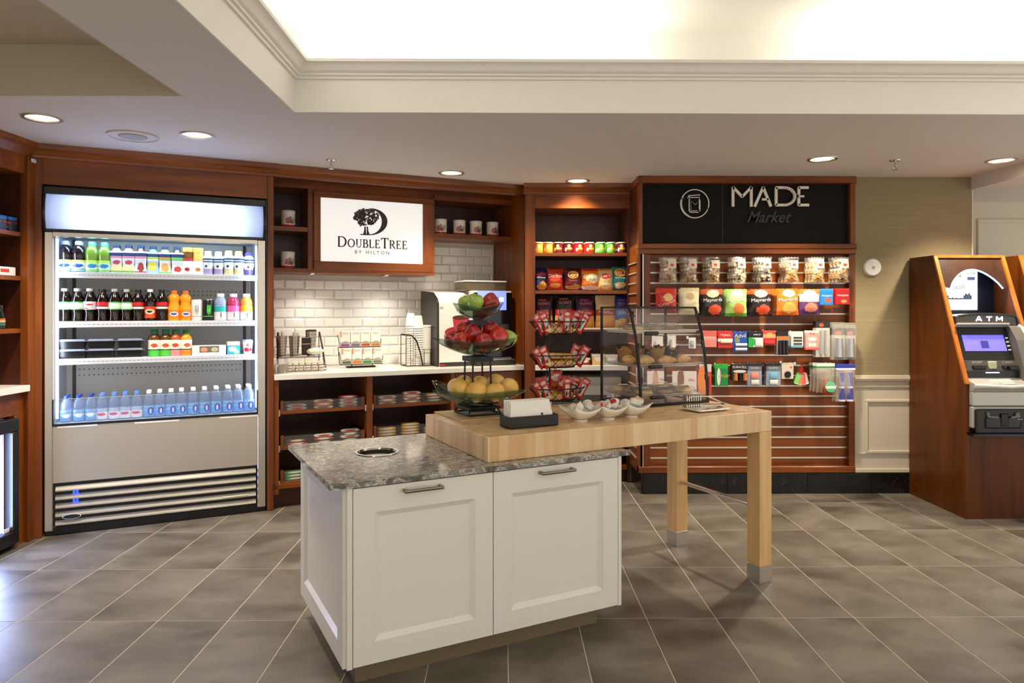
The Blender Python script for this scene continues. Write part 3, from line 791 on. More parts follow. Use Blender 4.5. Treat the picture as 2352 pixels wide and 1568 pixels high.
for x, r in ((0.065, -1), (1.20, 1)):
    a_ = area('cooler_lamp', (0, 0, 0), (0, 0, 0), 0.03, 1.0, 3.0, (0.74, 0.84, 1.0)); a_.parent = ck; a_.location = (x, 0.06, 1.25)
    a_.rotation_euler = Vector((-r * 0.75, 0.66, 0)).to_track_quat('-Z', 'Y').to_euler()
a_ = area('cooler_lamp', (0, 0, 0), (0, 0, 0), 1.0, 0.03, 4.0, (0.45, 0.70, 1.0)); a_.parent = ck; a_.location = (0.63, 0.09, 1.83); a_.rotation_euler = (0.45, 0, 0)
# shelves with perforated price rails
CZS = [1.607, 1.297, 1.064]
for z in CZS:
    sh = B().box(0.05, 1.214, 0.10, 0.54, z - 0.014, z, bev=0.001).build('shelf', M_COOLW, ck)
    B().box(0.05, 1.214, 0.088, 0.10, z - 0.036, z + 0.002, bev=0.002).build('price_rail', mat('rail_white', '#c3c9d4', 0.4), sh)
    b = B()
    for i in range(46): b.box(0.062 + i * 0.025, 0.078 + i * 0.025, 0.0868, 0.0885, z - 0.019, z - 0.015)
    b.build('rail_slots', mat('rail_grey', '#8f95a0', 0.5), sh)
# clear front guard above the deck
B().box(0.042, 1.210, -0.008, -0.003, 0.675, 0.828).build('glass_guard', clear('guard_glass', '#dfeaff', 0.08, 0.02, 0.6, tint='#eaf2ff'), ck)
B().box(0.036, 1.214, -0.014, -0.002, 0.664, 0.677).build('guard_channel', M_BLACK, ck)
B().box(0.036, 0.044, -0.014, -0.002, 0.677, 0.826).build('guard_channel', M_BLACK, ck); B().box(1.208, 1.214, -0.014, -0.002, 0.677, 0.826).build('guard_channel', M_BLACK, ck)
B().box(0.042, 1.210, -0.0085, -0.0025, 0.826, 0.829).build('guard_edge', mat('guard_edge', '#9fb4c8', 0.2), ck)
# lower panel
B().box(0.040, 1.212, -0.010, 0.04, 0.318, 0.664, bev=0.002).build('lower_panel', mat('panel_steel', '#cbc3b6', 0.34, metal=0.75, bump=((2.2, 2.2, 1.2), 0.25, 0.012)), ck)
for px0, px1, py in ((132, 224, 981), (309, 412, 971), (505, 592, 959)):
    a, z = W.at(px0, py, -0.01); c, _ = W.at(px1, py, -0.01)
    B().box(a, min(c, 1.215), -0.0125, -0.0098, z - 0.005, z + 0.006).build('shelf_label', M_PAPER, ck)
# grille
B().box(0.036, 1.214, 0.0, 0.05, 0.055, 0.318).build('grille_recess', M_BLACK, ck)
for i in range(5):
    z = 0.275 - i * 0.0515
    b = B(); b.prism([(-0.026, z - 0.006), (-0.030, z), (-0.026, z + 0.006), (-0.004, z + 0.022), (0.002, z + 0.020), (0.0, z - 0.006)], 'yz', 0.055, 1.20); b.build('grille_bar', mat('grille_chrome', '#dad7d0', 0.22, metal=0.8), ck)
M_BLUE = mat('blue_led', '#1838ff', 0.4, emit=5.0)
for z in (0.252, 0.200):
    for x in (0.143, 0.160): B().box(x, x + 0.012, -0.004, 0.001, z - 0.010, z + 0.016).build('led_digit', M_BLUE, ck)
B().lathe([(0.046, 0), (0.046, 0.003), (0, 0.004)], 20, sy=0.28, M=Matrix.Translation((0.14, -0.030, 0.113)) @ Matrix.Rotation(PI / 2, 4, 'X')).build('badge', M_INK, ck)
B().lathe([(0.050, 0), (0.050, 0.002)], 20, sy=0.32, M=Matrix.Translation((0.14, -0.0295, 0.113)) @ Matrix.Rotation(PI / 2, 4, 'X')).build('badge_rim', M_WPLAS, ck)
B().box(0.99, 1.15, -0.0325, -0.029, 0.118, 0.131, bev=0.002).build('name_plate', mat('plate_gold', '#d8cfb4', 0.3, metal=0.8), ck)
B().box(-0.002, 1.266, 0.0, 0.62, 0.0, 0.055, bev=0.004).build('base', M_BLACK, ck)

# ---------------------------------------------------------------- bottle kinds (unit height 1, scaled when placed)
def rint(prof, z):
    for (r0, z0), (r1, z1) in zip(prof, prof[1:]):
        if z0 <= z <= z1: return r0 + (r1 - r0) * (z - z0) / max(z1 - z0, 1e-6)
    return prof[-1][0]
def bottle(kind, name, prof, body, cap=None, labels=(), n=14, sy=1.0):
    fx = {id(P_COLA): 1.38, id(P_FAN): 1.36, id(P_VIT): 1.2, id(P_WAT): 1.4, id(P_JUI): 1.24, id(P_CORE): 1.2, id(P_SIM): 1.26}.get(id(prof), 1.0)
    prof = [(r * fx, z) for r, z in prof]
    if cap: cap = (cap[0] * (1 + (fx - 1) * 0.7),) + tuple(cap[1:])
    """profile (r, z) for unit height; cap (r, z0, z1, material); labels (z0, z1, material)"""
    parts = [('body', B().lathe([(0.0, prof[0][1])] + prof, n, sy=sy).mesh('body', body, True), None)]
    if cap:
        r, z0, z1, m = cap
        parts.append(('cap', B().lathe([(r, z0), (r, z1 - 0.012), (r * 0.92, z1), (0, z1)], 12).mesh('cap', m, True), None))
    for z0, z1, m in labels:
        zs = sorted({z0, z1} | {z for r, z in prof if z0 < z < z1})
        lp = [(rint(prof, z) + 0.004, z) for z in zs]
        parts.append(('label', B().lathe(lp, n, sy=sy, caps=False).mesh('label', m, True), None))
    PROTO[kind] = (name, parts)
P_TEA = [(0.175, 0.0), (0.20, 0.02), (0.205, 0.05), (0.205, 0.38), (0.19, 0.42), (0.205, 0.50), (0.20, 0.60), (0.18, 0.72), (0.12, 0.84), (0.085, 0.88), (0.085, 0.90)]
P_COLA = [(0.10, 0.0), (0.125, 0.03), (0.115, 0.12), (0.108, 0.22), (0.125, 0.36), (0.132, 0.46), (0.132, 0.60), (0.125, 0.66), (0.10, 0.76), (0.065, 0.87), (0.055, 0.90), (0.055, 0.93)]
P_FAN = [(0.125, 0.0), (0.14, 0.03), (0.14, 0.30), (0.14, 0.42), (0.115, 0.55), (0.11, 0.62), (0.135, 0.72), (0.13, 0.80), (0.08, 0.88), (0.06, 0.90)]
P_VIT = [(0.17, 0.0), (0.185, 0.03), (0.185, 0.55), (0.175, 0.57), (0.185, 0.60), (0.175, 0.72), (0.13, 0.84), (0.10, 0.87), (0.10, 0.90)]
P_WAT = [(0.13, 0.0), (0.142, 0.02), (0.142, 0.28), (0.132, 0.31), (0.142, 0.34), (0.138, 0.58), (0.128, 0.70), (0.10, 0.80), (0.060, 0.89), (0.055, 0.92)]
P_CAN = [(0.21, 0.0), (0.24, 0.03), (0.245, 0.05), (0.245, 0.92), (0.215, 0.97), (0.21, 1.0), (0.195, 1.0), (0.19, 0.985), (0.0, 0.985)]
P_JUI = [(0.155, 0.0), (0.165, 0.02), (0.165, 0.66), (0.155, 0.72), (0.11, 0.80), (0.085, 0.84), (0.085, 0.87)]
P_CORE = [(0.155, 0.0), (0.17, 0.02), (0.15, 0.30), (0.185, 0.44), (0.19, 0.62), (0.18, 0.74), (0.12, 0.83), (0.105, 0.86)]
P_SIM = [(0.15, 0.0), (0.17, 0.02), (0.165, 0.42), (0.15, 0.62), (0.14, 0.80), (0.15, 0.84)]
M_COLA = mat('cola', '#140806', 0.08, spec=0.7)
M_COLAC = mat('cola_cap_grey', '#b8b6b0', 0.4); M_CBLK = mat('cap_black', '#131315', 0.35); M_CWHT = mat('cap_white', '#e8eaee', 0.4)
bottle('tea_dark', 'tea_bottle', P_TEA, mat('dark_tea', '#1b0f12', 0.1, spec=0.7), (0.10, 0.88, 1.0, mat('cap_lightblue', '#a9c0e8', 0.4)), [(0.03, 0.40, prt('pr_tea1', [(0, '#9fc0ea'), (0.3, '#dfe9d8'), (0.8, '#c2cf6a')], [(0.5, 0.5, 0.34, 0.16, '#2250b8')]))])
bottle('tea_green', 'tea_bottle', P_TEA, mat('green_tea', '#6f8a2c', 0.1, spec=0.7), (0.10, 0.88, 1.0, mat('cap_teal', '#46c8a4', 0.4)), [(0.03, 0.40, prt('pr_tea2', [(0, '#8fce7a'), (0.2, '#cfe6c0'), (0.75, '#a8d648')], [(0.5, 0.5, 0.34, 0.18, '#2a86b0')]))])
def jug(kind, top, band, blobs):
    body = prt('pr_' + kind, [(0, '#e8e6ea')] + band, blobs)
    parts = []
    b = B()
    for z0, z1, w0, w1 in ((0.0, 0.30, 0.19, 0.17), (0.30, 0.55, 0.17, 0.185), (0.55, 0.80, 0.185, 0.195)):
        pass
    lv = [(0.188, 0.0), (0.205, 0.03), (0.172, 0.30), (0.192, 0.52), (0.205, 0.71), (0.185, 0.77)]
    rings = [[b.bm.verts.new((sx * r, sy * r * 0.85, z)) for sx, sy in ((-1, -0.8), (-0.8, -1), (0.8, -1), (1, -0.8), (1, 0.8), (0.8, 1), (-0.8, 1), (-1, 0.8))] for r, z in lv]
    for A, C in zip(rings, rings[1:]):
        for i in range(8): b._f([A[i], A[(i + 1) % 8], C[(i + 1) % 8], C[i]])
    b._f(list(reversed(rings[0]))); b._f(rings[-1])
    parts.append(('body', b.mesh('body', body), None))
    parts.append(('neck', B().lathe([(0.155, 0.77), (0.105, 0.87), (0.095, 0.90)], 12).mesh('neck', top, True), None))
    parts.append(('cap', B().lathe([(0.105, 0.88), (0.105, 0.99), (0.095, 1.0), (0, 1.0)], 12).mesh('cap', mat('cap_navy', '#1b2c44', 0.4), True), None))
    PROTO[kind] = ('juice_carton', parts)
nv = [(0.78, '#203a63'), (0.93, '#e8e6ea')]
jug('jug_pink', mat('pk_juice', '#c8866e', 0.2), [(0.03, '#7fae4a'), (0.12, '#ecd9a0'), (0.40, '#e8e6ea'), (0.68, '#d98c98')] + nv, [(0.5, 0.50, 0.26, 0.10, '#d64a5c')])
jug('jug_cran', mat('cr_juice', '#6b2230', 0.2), [(0.05, '#b03248'), (0.10, '#e8e6ea'), (0.68, '#d98c98')] + nv, [(0.55, 0.28, 0.25, 0.22, '#a8443e')])
jug('jug_lemon', mat('lm_juice', '#4f8fa6', 0.2), [(0.02, '#a9c6e4'), (0.58, '#e6ecf0'), (0.68, '#b6d24a')] + nv, [(0.45, 0.36, 0.34, 0.22, '#ecd84e')])
jug('jug_orange', mat('or_juice', '#c7b04a', 0.2), [(0.03, '#7cc06a'), (0.10, '#f0dcb8'), (0.52, '#e8e6ea'), (0.62, '#7cc06a'), (0.70, '#e58c3a')] + nv, [(0.5, 0.30, 0.3, 0.20, '#eba45c')])
jug('jug_apple', mat('ap_juice', '#4a3226', 0.2), [(0.05, '#e8e6ea'), (0.62, '#7cc06a')] + nv, [(0.5, 0.24, 0.30, 0.14, '#c8402e')])
bottle('sim_apple', 'juice_bottle', P_SIM, mat('apple_juice', '#7a4416', 0.15), (0.155, 0.83, 1.0, mat('cap_orange', '#f0a046', 0.4)), [(0.03, 0.60, prt('pr_sim1', [(0, '#eef0f0'), (0.82, '#c62a38')], [(0.5, 0.28, 0.2, 0.13, '#c01c2c')]))])
bottle('sim_orange', 'juice_bottle', P_SIM, mat('orange_juice', '#e0bd58', 0.15), (0.155, 0.83, 1.0, mat('cap_orange', '#f0a046', 0.4)), [(0.03, 0.60, prt('pr_sim2', [(0, '#eef0f0'), (0.82, '#eeb060')], [(0.5, 0.28, 0.2, 0.13, '#e8702c')]))])
for kind, c1, cc in (('core_choc', '#a892b8', '#f4f4f8'), ('core_van', '#d8c890', '#e8c070'), ('core_blue', '#5a4fc0', '#5a4ec8')):
    bottle(kind, 'shake_bottle', P_CORE, prt('pr_' + kind, [(0, c1), (0.30, '#f1f2f4')], [(0.36, 0.42, 0.10, 0.06, '#3a3440')]), (0.115, 0.86, 1.0, mat('cap_' + kind, cc, 0.4)), [(0.62, 0.70, mat('core_ink', '#2a4668', 0.5)), (0.53, 0.58, mat('core_ink', '#2a4668', 0.5))])
COLA_L = {'cola_green': prt('pr_cg', [(0, '#58a860'), (0.12, '#c4e4cc'), (0.85, '#4da556')], [(0.5, 0.5, 0.4, 0.18, '#e6f4ec')]),
          'cola_diet': prt('pr_cd', [(0, '#c4ccd6'), (0.9, '#d8dee4')], [(0.5, 0.62, 0.26, 0.10, '#d02430'), (0.3, 0.15, 0.2, 0.07, '#d02430')]),
          'cola_zero': prt('pr_cz', [(0, '#101012'), (0.12, '#e2e2e6'), (0.4, '#101012'), (0.5, '#c8141e')])}
for kind, m in COLA_L.items():
    bottle(kind, 'cola_bottle', P_COLA, M_COLA, (0.068, 0.91, 1.0, M_CBLK if kind == 'cola_zero' else M_COLAC), [(0.36, 0.60, m)])
bottle('root_beer', 'soda_bottle', P_COLA, M_COLA, (0.068, 0.91, 1.0, M_CWHT), [(0.10, 0.46, prt('pr_rb', [(0, '#d2481c'), (0.9, '#c83c18')], [(0.5, 0.55, 0.36, 0.22, '#efdcc0'), (0.5, 0.55, 0.2, 0.1, '#3a1c10')]))])
bottle('fanta', 'orange_soda_bottle', P_FAN, mat('orange_soda', '#f09a1e', 0.12, spec=0.6), (0.075, 0.89, 1.0, mat('cap_or2', '#ee6a14', 0.4)), [(0.10, 0.36, prt('pr_fan', [(0, '#f07814')], [(0.55, 0.5, 0.32, 0.28, '#f2f0f4'), (0.55, 0.5, 0.24, 0.16, '#3a4a9a')]))])
def can(kind, col, ink, rough=0.3):
    bm_ = prt('pr_' + kind, [(0, col), (0.2, ink), (0.23, col)], [(0.5, 0.5, 0.05, 0.26, ink), (0.38, 0.56, 0.045, 0.22, ink), (0.62, 0.56, 0.045, 0.22, ink)], rough)
    PROTO[kind] = ('energy_drink_can', [('body', B().lathe([(0.0, 0.0)] + P_CAN[:5], 16, caps=False).mesh('body', bm_, True), None), ('lid', B().lathe(P_CAN[4:], 16, caps=False).mesh('lid', M_ALU, True), None)])
can('can_white', '#d9dcdc', '#7c8894'); can('can_black', '#0e1210', '#46d23a')
for kind, c1, c2 in (('vit_blue', '#8ea2cc', '#2aa8a8'), ('vit_pink', '#b8325c', '#e85aa8'), ('vit_orange', '#d08a3e', '#f0a030')):
    bottle(kind, 'vitamin_water_bottle', P_VIT, mat('liq_' + kind, c1, 0.1, spec=0.7), (0.115, 0.88, 1.0, M_CWHT), [(0.03, 0.54, prt('pr_' + kind, [(0, '#dcd8de'), (0.58, c2)], [(0.5, 0.36, 0.04, 0.22, '#3a3a44', 0.1)]))])
for kind, c1, c2, fr in (('smooth_green', '#5a3a14', '#4cc24a', '#d8481e'), ('smooth_pink', '#a8542a', '#f08a92', '#d8401c'), ('smooth_orange', '#e09a2c', '#f08a2a', '#d85a28')):
    bottle(kind, 'smoothie_bottle', P_JUI, mat('liq_' + kind, c1, 0.12, spec=0.6), (0.105, 0.86, 1.0, mat('cap_green', '#117a3c', 0.4)), [(0.02, 0.62, prt('pr_' + kind, [(0, c2), (0.36, '#22281e'), (0.42, '#efe8d8')], [(0.5, 0.66, 0.26, 0.13, fr)]))])
M_WTR = clear('water_plastic', '#b8c8dc', 0.22, 0.06, 0.9, tint='#dbe8f6')
for kind, cap, lab in (('water_dark', '#1b3a9a', prt('pr_w1', [(0, '#6aa8d8'), (0.5, '#a8cce8')], [(0.5, 0.5, 0.3, 0.2, '#e8f0f8')])), ('water_light', '#5a8ae0', prt('pr_w2', [(0, '#e8e8ee'), (0.8, '#c8d4e4')], [(0.5, 0.45, 0.34, 0.14, '#d8404c')])), ('water_white', '#e6e8ee', prt('pr_w3', [(0, '#58a4e0'), (0.55, '#8cc4ec')], [(0.62, 0.5, 0.26, 0.36, '#1a3aa8', 0.1), (0.62, 0.5, 0.08, 0.26, '#dfe8f8', 0.1)]))):
    bottle(kind, 'water_bottle', P_WAT, M_WTR, (0.068, 0.91, 1.0, mat('cap_' + kind, cap, 0.4)), [(0.04, 0.46, lab)], n=12)
def row(items, t, z, where, cat='bottle', back=None, grp=None):
    for i, (kind, px, top, desc) in enumerate(items):
        s = W.S(px, t); h = W.at(px, top, t)[1] - z
        lo = W.p(s, t, z)
        inst(kind, '%s, %s on cooler %s' % (desc, nth(i), where), cat if 'can' not in kind else 'can', lo, W.a + R.uniform(-.15, .15), grp, h)
        if back and i in back:
            for q in range(back[i]):
                tt = t + 0.075 * (q + 1)
                inst(kind, '%s, behind the %s one, %s' % (desc, ORD[i], where), cat if 'can' not in kind else 'can', W.p(s, tt, z), W.a, grp, h)
r1 = [('tea_dark', 149.5, 553, 'dark iced tea bottle'), ('tea_dark', 180.3, 554, 'dark iced tea bottle'), ('tea_green', 211, 555.5, 'green tea bottle'), ('tea_green', 240, 557, 'green tea bottle'),
      ('jug_pink', 268, 562, 'pink juice bottle'), ('jug_pink', 295.5, 562.5, 'pink juice bottle'), ('jug_cran', 323.5, 563, 'dark red juice bottle'), ('jug_lemon', 351.5, 565, 'lemonade bottle'), ('jug_orange', 379, 566, 'orange juice bottle'), ('jug_apple', 407, 566.5, 'apple juice bottle'),
      ('sim_apple', 431.5, 569, 'orange capped apple juice bottle'), ('sim_orange', 455, 570, 'orange capped orange juice bottle'), ('core_choc', 478, 577, 'white shake bottle with mauve base'), ('core_choc', 502, 578, 'white shake bottle with mauve base'), ('core_van', 525.5, 576, 'white shake bottle with yellow cap'), ('core_van', 548.5, 577, 'white shake bottle with yellow cap'), ('core_blue', 571.5, 580, 'violet shake bottle')]
row(r1, 0.15, CZS[0], 'top shelf', back={i: 1 for i in range(17)}, grp='drinks on the top cooler shelf')
r2 = [('cola_green', 147.6, 662, 'cola bottle with pale green label'), ('cola_green', 177, 662, 'cola bottle with pale green label'), ('cola_diet', 206, 662, 'cola bottle with silver label'), ('cola_zero', 235, 664, 'cola bottle with red and black label'), ('cola_green', 263, 663, 'cola bottle with pale green label'), ('cola_green', 290.5, 664, 'cola bottle with pale green label'), ('cola_zero', 317, 665, 'cola bottle with red and black label'), ('root_beer', 344.8, 664, 'root beer bottle with orange label'), ('cola_zero', 371.7, 665, 'cola bottle with red and black label'),
      ('fanta', 400, 667, 'orange soda bottle'), ('fanta', 426, 668, 'orange soda bottle'), ('can_white', 452, 687, 'white energy drink can'), ('can_black', 478, 687, 'black energy drink can'), ('vit_blue', 506.6, 674, 'blue vitamin water bottle'), ('vit_pink', 536, 674.5, 'pink vitamin water bottle'), ('vit_orange', 566, 674.5, 'orange vitamin water bottle')]
row(r2, 0.15, CZS[1], 'second shelf', back={i: 1 for i in range(11)}, grp='drinks on the second cooler shelf')
r3 = [('smooth_green', 354, 757, 'green labelled smoothie bottle'), ('smooth_green', 380.5, 757, 'green labelled smoothie bottle'), ('smooth_pink', 403.5, 757, 'pink labelled smoothie bottle'), ('smooth_orange', 428, 757, 'orange labelled smoothie bottle')]
row(r3, 0.15, CZS[2], 'third shelf', back={0: 1, 1: 1, 2: 1}, grp='smoothies on the third cooler shelf')
wx = [151.6, 180.6, 208, 234, 262, 287.5, 314, 342, 367, 393, 417, 444, 470, 497, 524, 548, 572]
r4 = []
for i, px in enumerate(wx):
    k = 'water_dark' if i < 3 else 'water_light' if i < 7 else 'water_white'
    r4.append((k, px, 909 - (px - 151) * 0.062, 'water bottle with %s cap' % {'water_dark': 'dark blue', 'water_light': 'light blue', 'water_white': 'white'}[k]))
row(r4, 0.045 + 0.06, 0.672, 'bottom deck', back={i: 1 for i in range(17)}, grp='water bottles on the cooler deck')
# meal trays, two high
M_MEAL = mat('meal_black', '#0f1013', 0.3); M_LID = clear('lid_clear', '#a9b9dc', 0.5, 0.05, 0.9)
def meal_tray():
    b = B(); w, d, h = 0.078, 0.062, 0.045
    lv = [(0.86, 0.0), (0.98, h), (1.06, h), (1.06, h + 0.004)]
    rg = [[b.bm.verts.new((sx * w * k, sy * d * k, z)) for sx, sy in ((-1, -.85), (-.88, -1), (.88, -1), (1, -.85), (1, .85), (.88, 1), (-.88, 1), (-1, .85))] for k, z in lv]
    for A, C in zip(rg, rg[1:]):
        for i in range(8): b._f([A[i], A[(i + 1) % 8], C[(i + 1) % 8], C[i]])
    b._f(list(reversed(rg[0]))); base = b.mesh('tray', M_MEAL)
    b = B(); lv = [(1.07, h + 0.003), (1.05, h + 0.006), (0.90, h + 0.008), (0.86, h + 0.015), (0.82, h + 0.016)]
    rg = [[b.bm.verts.new((sx * w * k, sy * d * k, z)) for sx, sy in ((-1, -.85), (-.88, -1), (.88, -1), (1, -.85), (1, .85), (.88, 1), (-.88, 1), (-1, .85))] for k, z in lv]
    for A, C in zip(rg, rg[1:]):
        for i in range(8): b._f([A[i], A[(i + 1) % 8], C[(i + 1) % 8], C[i]])
    b._f(rg[-1]); lid = b.mesh('lid', M_LID)
    return base, lid
bs, ld = meal_tray(); PROTO['meal'] = ('meal_container', [('tray', bs, None), ('lid', ld, None)])
for i, px in enumerate((168, 233, 300)):
    s = W.S(px, 0.17)
    for q in range(2):
        inst('meal', 'black meal container with clear lid, %s of the %s layer on the third cooler shelf' % (('left', 'middle', 'right')[i], ('lower', 'upper')[q]), 'container', W.p(s, 0.17, CZS[2] + q * 0.0615), W.a, 'meal containers', (1.0, 1, 1))
# sandwich box, cheese carton, yogurt cup
s0, s1 = W.S(441, 0.12), W.S(519, 0.12); hz = W.at(480, 793, 0.12)[1] - CZS[2]
t = thing('sandwich_box', 'white cardboard sandwich box with a round cornered window on the cooler shelf', 'box', W.p((s0 + s1) / 2, 0.12, CZS[2]), W.a); w = (s1 - s0) / 2
b = B(); b.box(-w, w, 0.004, 0.12, 0, hz, bev=0.002); b.build('carton', M_WPLAS, t)
B().box(-w * 0.56, w * 0.58, 0.0, 0.005, hz * 0.28, hz * 0.93, bev=0.002).build('window', mat('box_window', '#6b6258', 0.15), t)
for x, c in ((-0.30, '#c88a6c'), (0.32, '#a8b08a')):
    B().lathe([(0.0, -0.004), (w * 0.24, -0.003), (w * 0.2, 0.002), (0, 0.003)], 12, M=Matrix.Translation((x * w, 0.0, hz * 0.56)) @ Matrix.Rotation(PI / 2, 4, 'X') @ Matrix.Scale(0.7, 4, (0, 1, 0))).build('sandwich_half', mat('sandw' + c, c, 0.7), t)
B().box(-w, w, 0.0, 0.004, 0, hz * 0.28).build('front_flap', M_WPLAS, t); B().box(-w, -w * .57, 0.0, 0.004, hz * .28, hz).build('front_flap', M_WPLAS, t); B().box(w * .59, w, 0.0, 0.004, hz * .28, hz).build('front_flap', M_WPLAS, t)
s = W.S(537, 0.14); hz = W.at(537, 784, 0.14)[1] - CZS[2]
t = thing('cheese_carton', 'small blue and white snack carton beside the sandwich box', 'carton', W.p(s, 0.14, CZS[2]), W.a + 0.1)
B().box(-0.042, 0.042, 0, 0.06, 0, hz * 0.68, bev=0.002).build('carton', prt('pr_bluec', [(0, '#2c9ae0')], [(0.4, 0.6, 0.3, 0.3, '#c4e2f6'), (0.7, 0.3, 0.2, 0.2, '#d6ecf8')]), t)
B().box(-0.042, 0.042, 0.0, 0.06, hz * 0.68, hz, bev=0.003).build('tear_top', mat('beige_card', '#d8bda8', 0.6), t)
s = W.S(569, 0.14); hz = W.at(569, 779, 0.14)[1] - CZS[2]
t = thing('yogurt_cup', 'clear parfait cup with red berries at the right end of the third cooler shelf', 'cup', W.p(s, 0.14, CZS[2]), W.a)
B().lathe([(0.0, 0.0), (0.026, 0), (0.036, hz * 0.9)], 16, caps=False).build('cup', prt('pr_yog', [(0, '#d9d4d6')], [(0.5, 0.35, 0.36, 0.16, '#b01c2c'), (0.5, 0.7, 0.2, 0.12, '#c84a54')]), t, True)
B().lathe([(0.038, hz * 0.88), (0.038, hz * 0.93), (0.03, hz), (0, hz)], 16).build('lid', M_LID, t, True)

# ================================================================ SMALL FRIDGE AT FAR LEFT and what stands on the shelves
mf = thing('mini_fridge', 'small black glass door fridge glowing white under the left counter', 'fridge', (LX, 3.70, 0.0))
# door lies in the plane x = LX, facing +x; local y runs along the door
dy0, dy1 = -0.30, 0.375
dz1 = 0.748
B().box(-0.42, -0.05, dy0, dy1, 0.04, dz1 - 0.005).build('cabinet', mat('fridge_white', '#cfd6e6', 0.5), mf)
for (a0, a1, c0, c1) in ((dy0, dy1, 0.03, 0.105), (dy0, dy1, dz1 - 0.075, dz1), (dy0, dy0 + 0.05, 0.105, dz1 - 0.075), (dy1 - 0.05, dy1, 0.105, dz1 - 0.075)):
    B().box(-0.012, 0.042, a0, a1, c0, c1, bev=0.006).build('door_frame', M_BLACK, mf)
B().box(0.012, 0.018, dy0 + 0.05, dy1 - 0.05, 0.105, dz1 - 0.075).build('glass', M_GLASS, mf)
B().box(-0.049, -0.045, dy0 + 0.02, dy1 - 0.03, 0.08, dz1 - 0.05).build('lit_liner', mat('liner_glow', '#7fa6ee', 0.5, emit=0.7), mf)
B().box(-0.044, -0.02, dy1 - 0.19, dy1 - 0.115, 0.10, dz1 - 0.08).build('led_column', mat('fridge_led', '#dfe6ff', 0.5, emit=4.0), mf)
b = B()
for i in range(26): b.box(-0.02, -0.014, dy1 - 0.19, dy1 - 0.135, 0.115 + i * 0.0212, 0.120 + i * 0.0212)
b.build('shelf_rack', mat('rack_glow', '#c2ccf6', 0.4, emit=2.0), mf)  # LED light on the rack is put into its material as a blue glow
B().box(-0.04, -0.01, dy1 - 0.068, dy1 - 0.056, 0.10, dz1 - 0.08).build('door_gasket', mat('gasket_glow', '#c9b8f0', 0.5, emit=1.0), mf)  # gasket glows lilac in place of LED light falling on it
B().box(0.018, 0.02, dy1 - 0.10, dy1 - 0.055, 0.108, 0.128).build('sticker', M_PAPER, mf)
B().box(-0.40, 0.0, dy0, dy1, 0.0, 0.03).build('plinth', M_BLACK, mf)
a_ = area('fridge_lamp', (0, 0, 0), (0, PI / 2, 0), 0.55, 0.10, 9, (0.42, 0.56, 1.0)); a_.parent = mf; a_.location = (-0.012, dy1 - 0.15, 0.38); a_.rotation_euler = (0, -PI / 2, 0)
def lpos(px, py, z):
    y, _ = lat(px, py); return y
M_JARL = prt('pr_jar', [(0, '#16283c'), (0.3, '#2a3440'), (0.82, '#2f7fd0')], [(0.5, 0.62, 0.3, 0.2, '#d8482a'), (0.5, 0.3, 0.3, 0.1, '#b8b46a')])
PROTO['jarb'] = ('snack_pack', [('pack', B().box(-0.03, 0.03, -0.035, 0.035, 0, 0.078, bev=0.006, seg=2).mesh('pack', prt('pr_jarx', [(0, '#16283c'), (0.25, '#232c36'), (0.85, '#2f7fd0')], [(0.5, 0.62, 0.5, 0.17, '#d8482a'), (0.5, 0.3, 0.4, 0.1, '#b8b46a')])), None), ('lid', B().box(-0.031, 0.031, -0.036, 0.036, 0.076, 0.084, bev=0.003).mesh('lid', mat('blue_lid', '#2f86dc', 0.3)), None)])
for i in range(4): inst('jarb', 'blue lidded snack pack, %s on the upper left shelf' % ('nearest the cooler', 'second from the cooler', 'third from the cooler', 'fourth from the cooler')[i], 'package', (LX - 0.06, 4.125 - i * 0.085, LZ[0]), 0, 'blue packs on the left shelf')
PROTO['redbox'] = ('medicine_box', [('carton', B().box(-0.03, 0.03, -0.075, 0.075, 0, 0.05, bev=0.002).mesh('carton', M_WPLAS), None), ('label', B().box(0.0295, 0.0306, -0.05, 0.02, 0.018, 0.038, bev=0.0).mesh('label', mat('box_red', '#d8322a', 0.4)), None)])
for i in range(3): inst('redbox', 'white carton with red label, %s on the middle left shelf' % ('nearest the cooler', 'second from the cooler', 'third from the cooler')[i], 'box', (LX - 0.06, 4.07 - i * 0.155, LZ[1]), 0, 'white cartons on the left shelf')
bottle('dropper', 'small_dark_bottle', [(0.15, 0.0), (0.17, 0.02), (0.17, 0.55), (0.10, 0.68), (0.09, 0.75)], mat('dark_green_glass', '#0e1a14', 0.1), (0.09, 0.74, 1.0, M_BLACK), [(0.15, 0.45, prt('pr_drop', [(0, '#3e6a4a'), (0.5, '#c8c8b8'), (0.7, '#d05a2a')]))], n=10)
for i in range(3): inst('dropper', 'small dark bottle, %s on the lowest left shelf' % ('nearest the cooler', 'second from the cooler', 'third from the cooler')[i], 'bottle', (LX - 0.05, 4.05 - i * 0.07, LZ[2]), 0, 'dark bottles on the left shelf', 0.135)
# ================================================================ COFFEE STATION CONTENTS
# logo screen
M_SCR = mat('screen_white', '#f3f4f2', 0.25, emit=0.62)
M_LOGO = mat('logo_brown', '#3a251b', 0.5)
sc = thing('logo_screen', 'white screen with a brown tree and letter D logo in the upper cupboard', 'screen', W.p(0, 0), W.a)
B().box(1.680, 2.475, 0.262, 0.2715, 1.732, 2.206).build('screen', M_SCR, sc)
def wz(px, py): return W.at(px, py, 0.26)
def wx_(px, py): return Vector(wz(px, py))
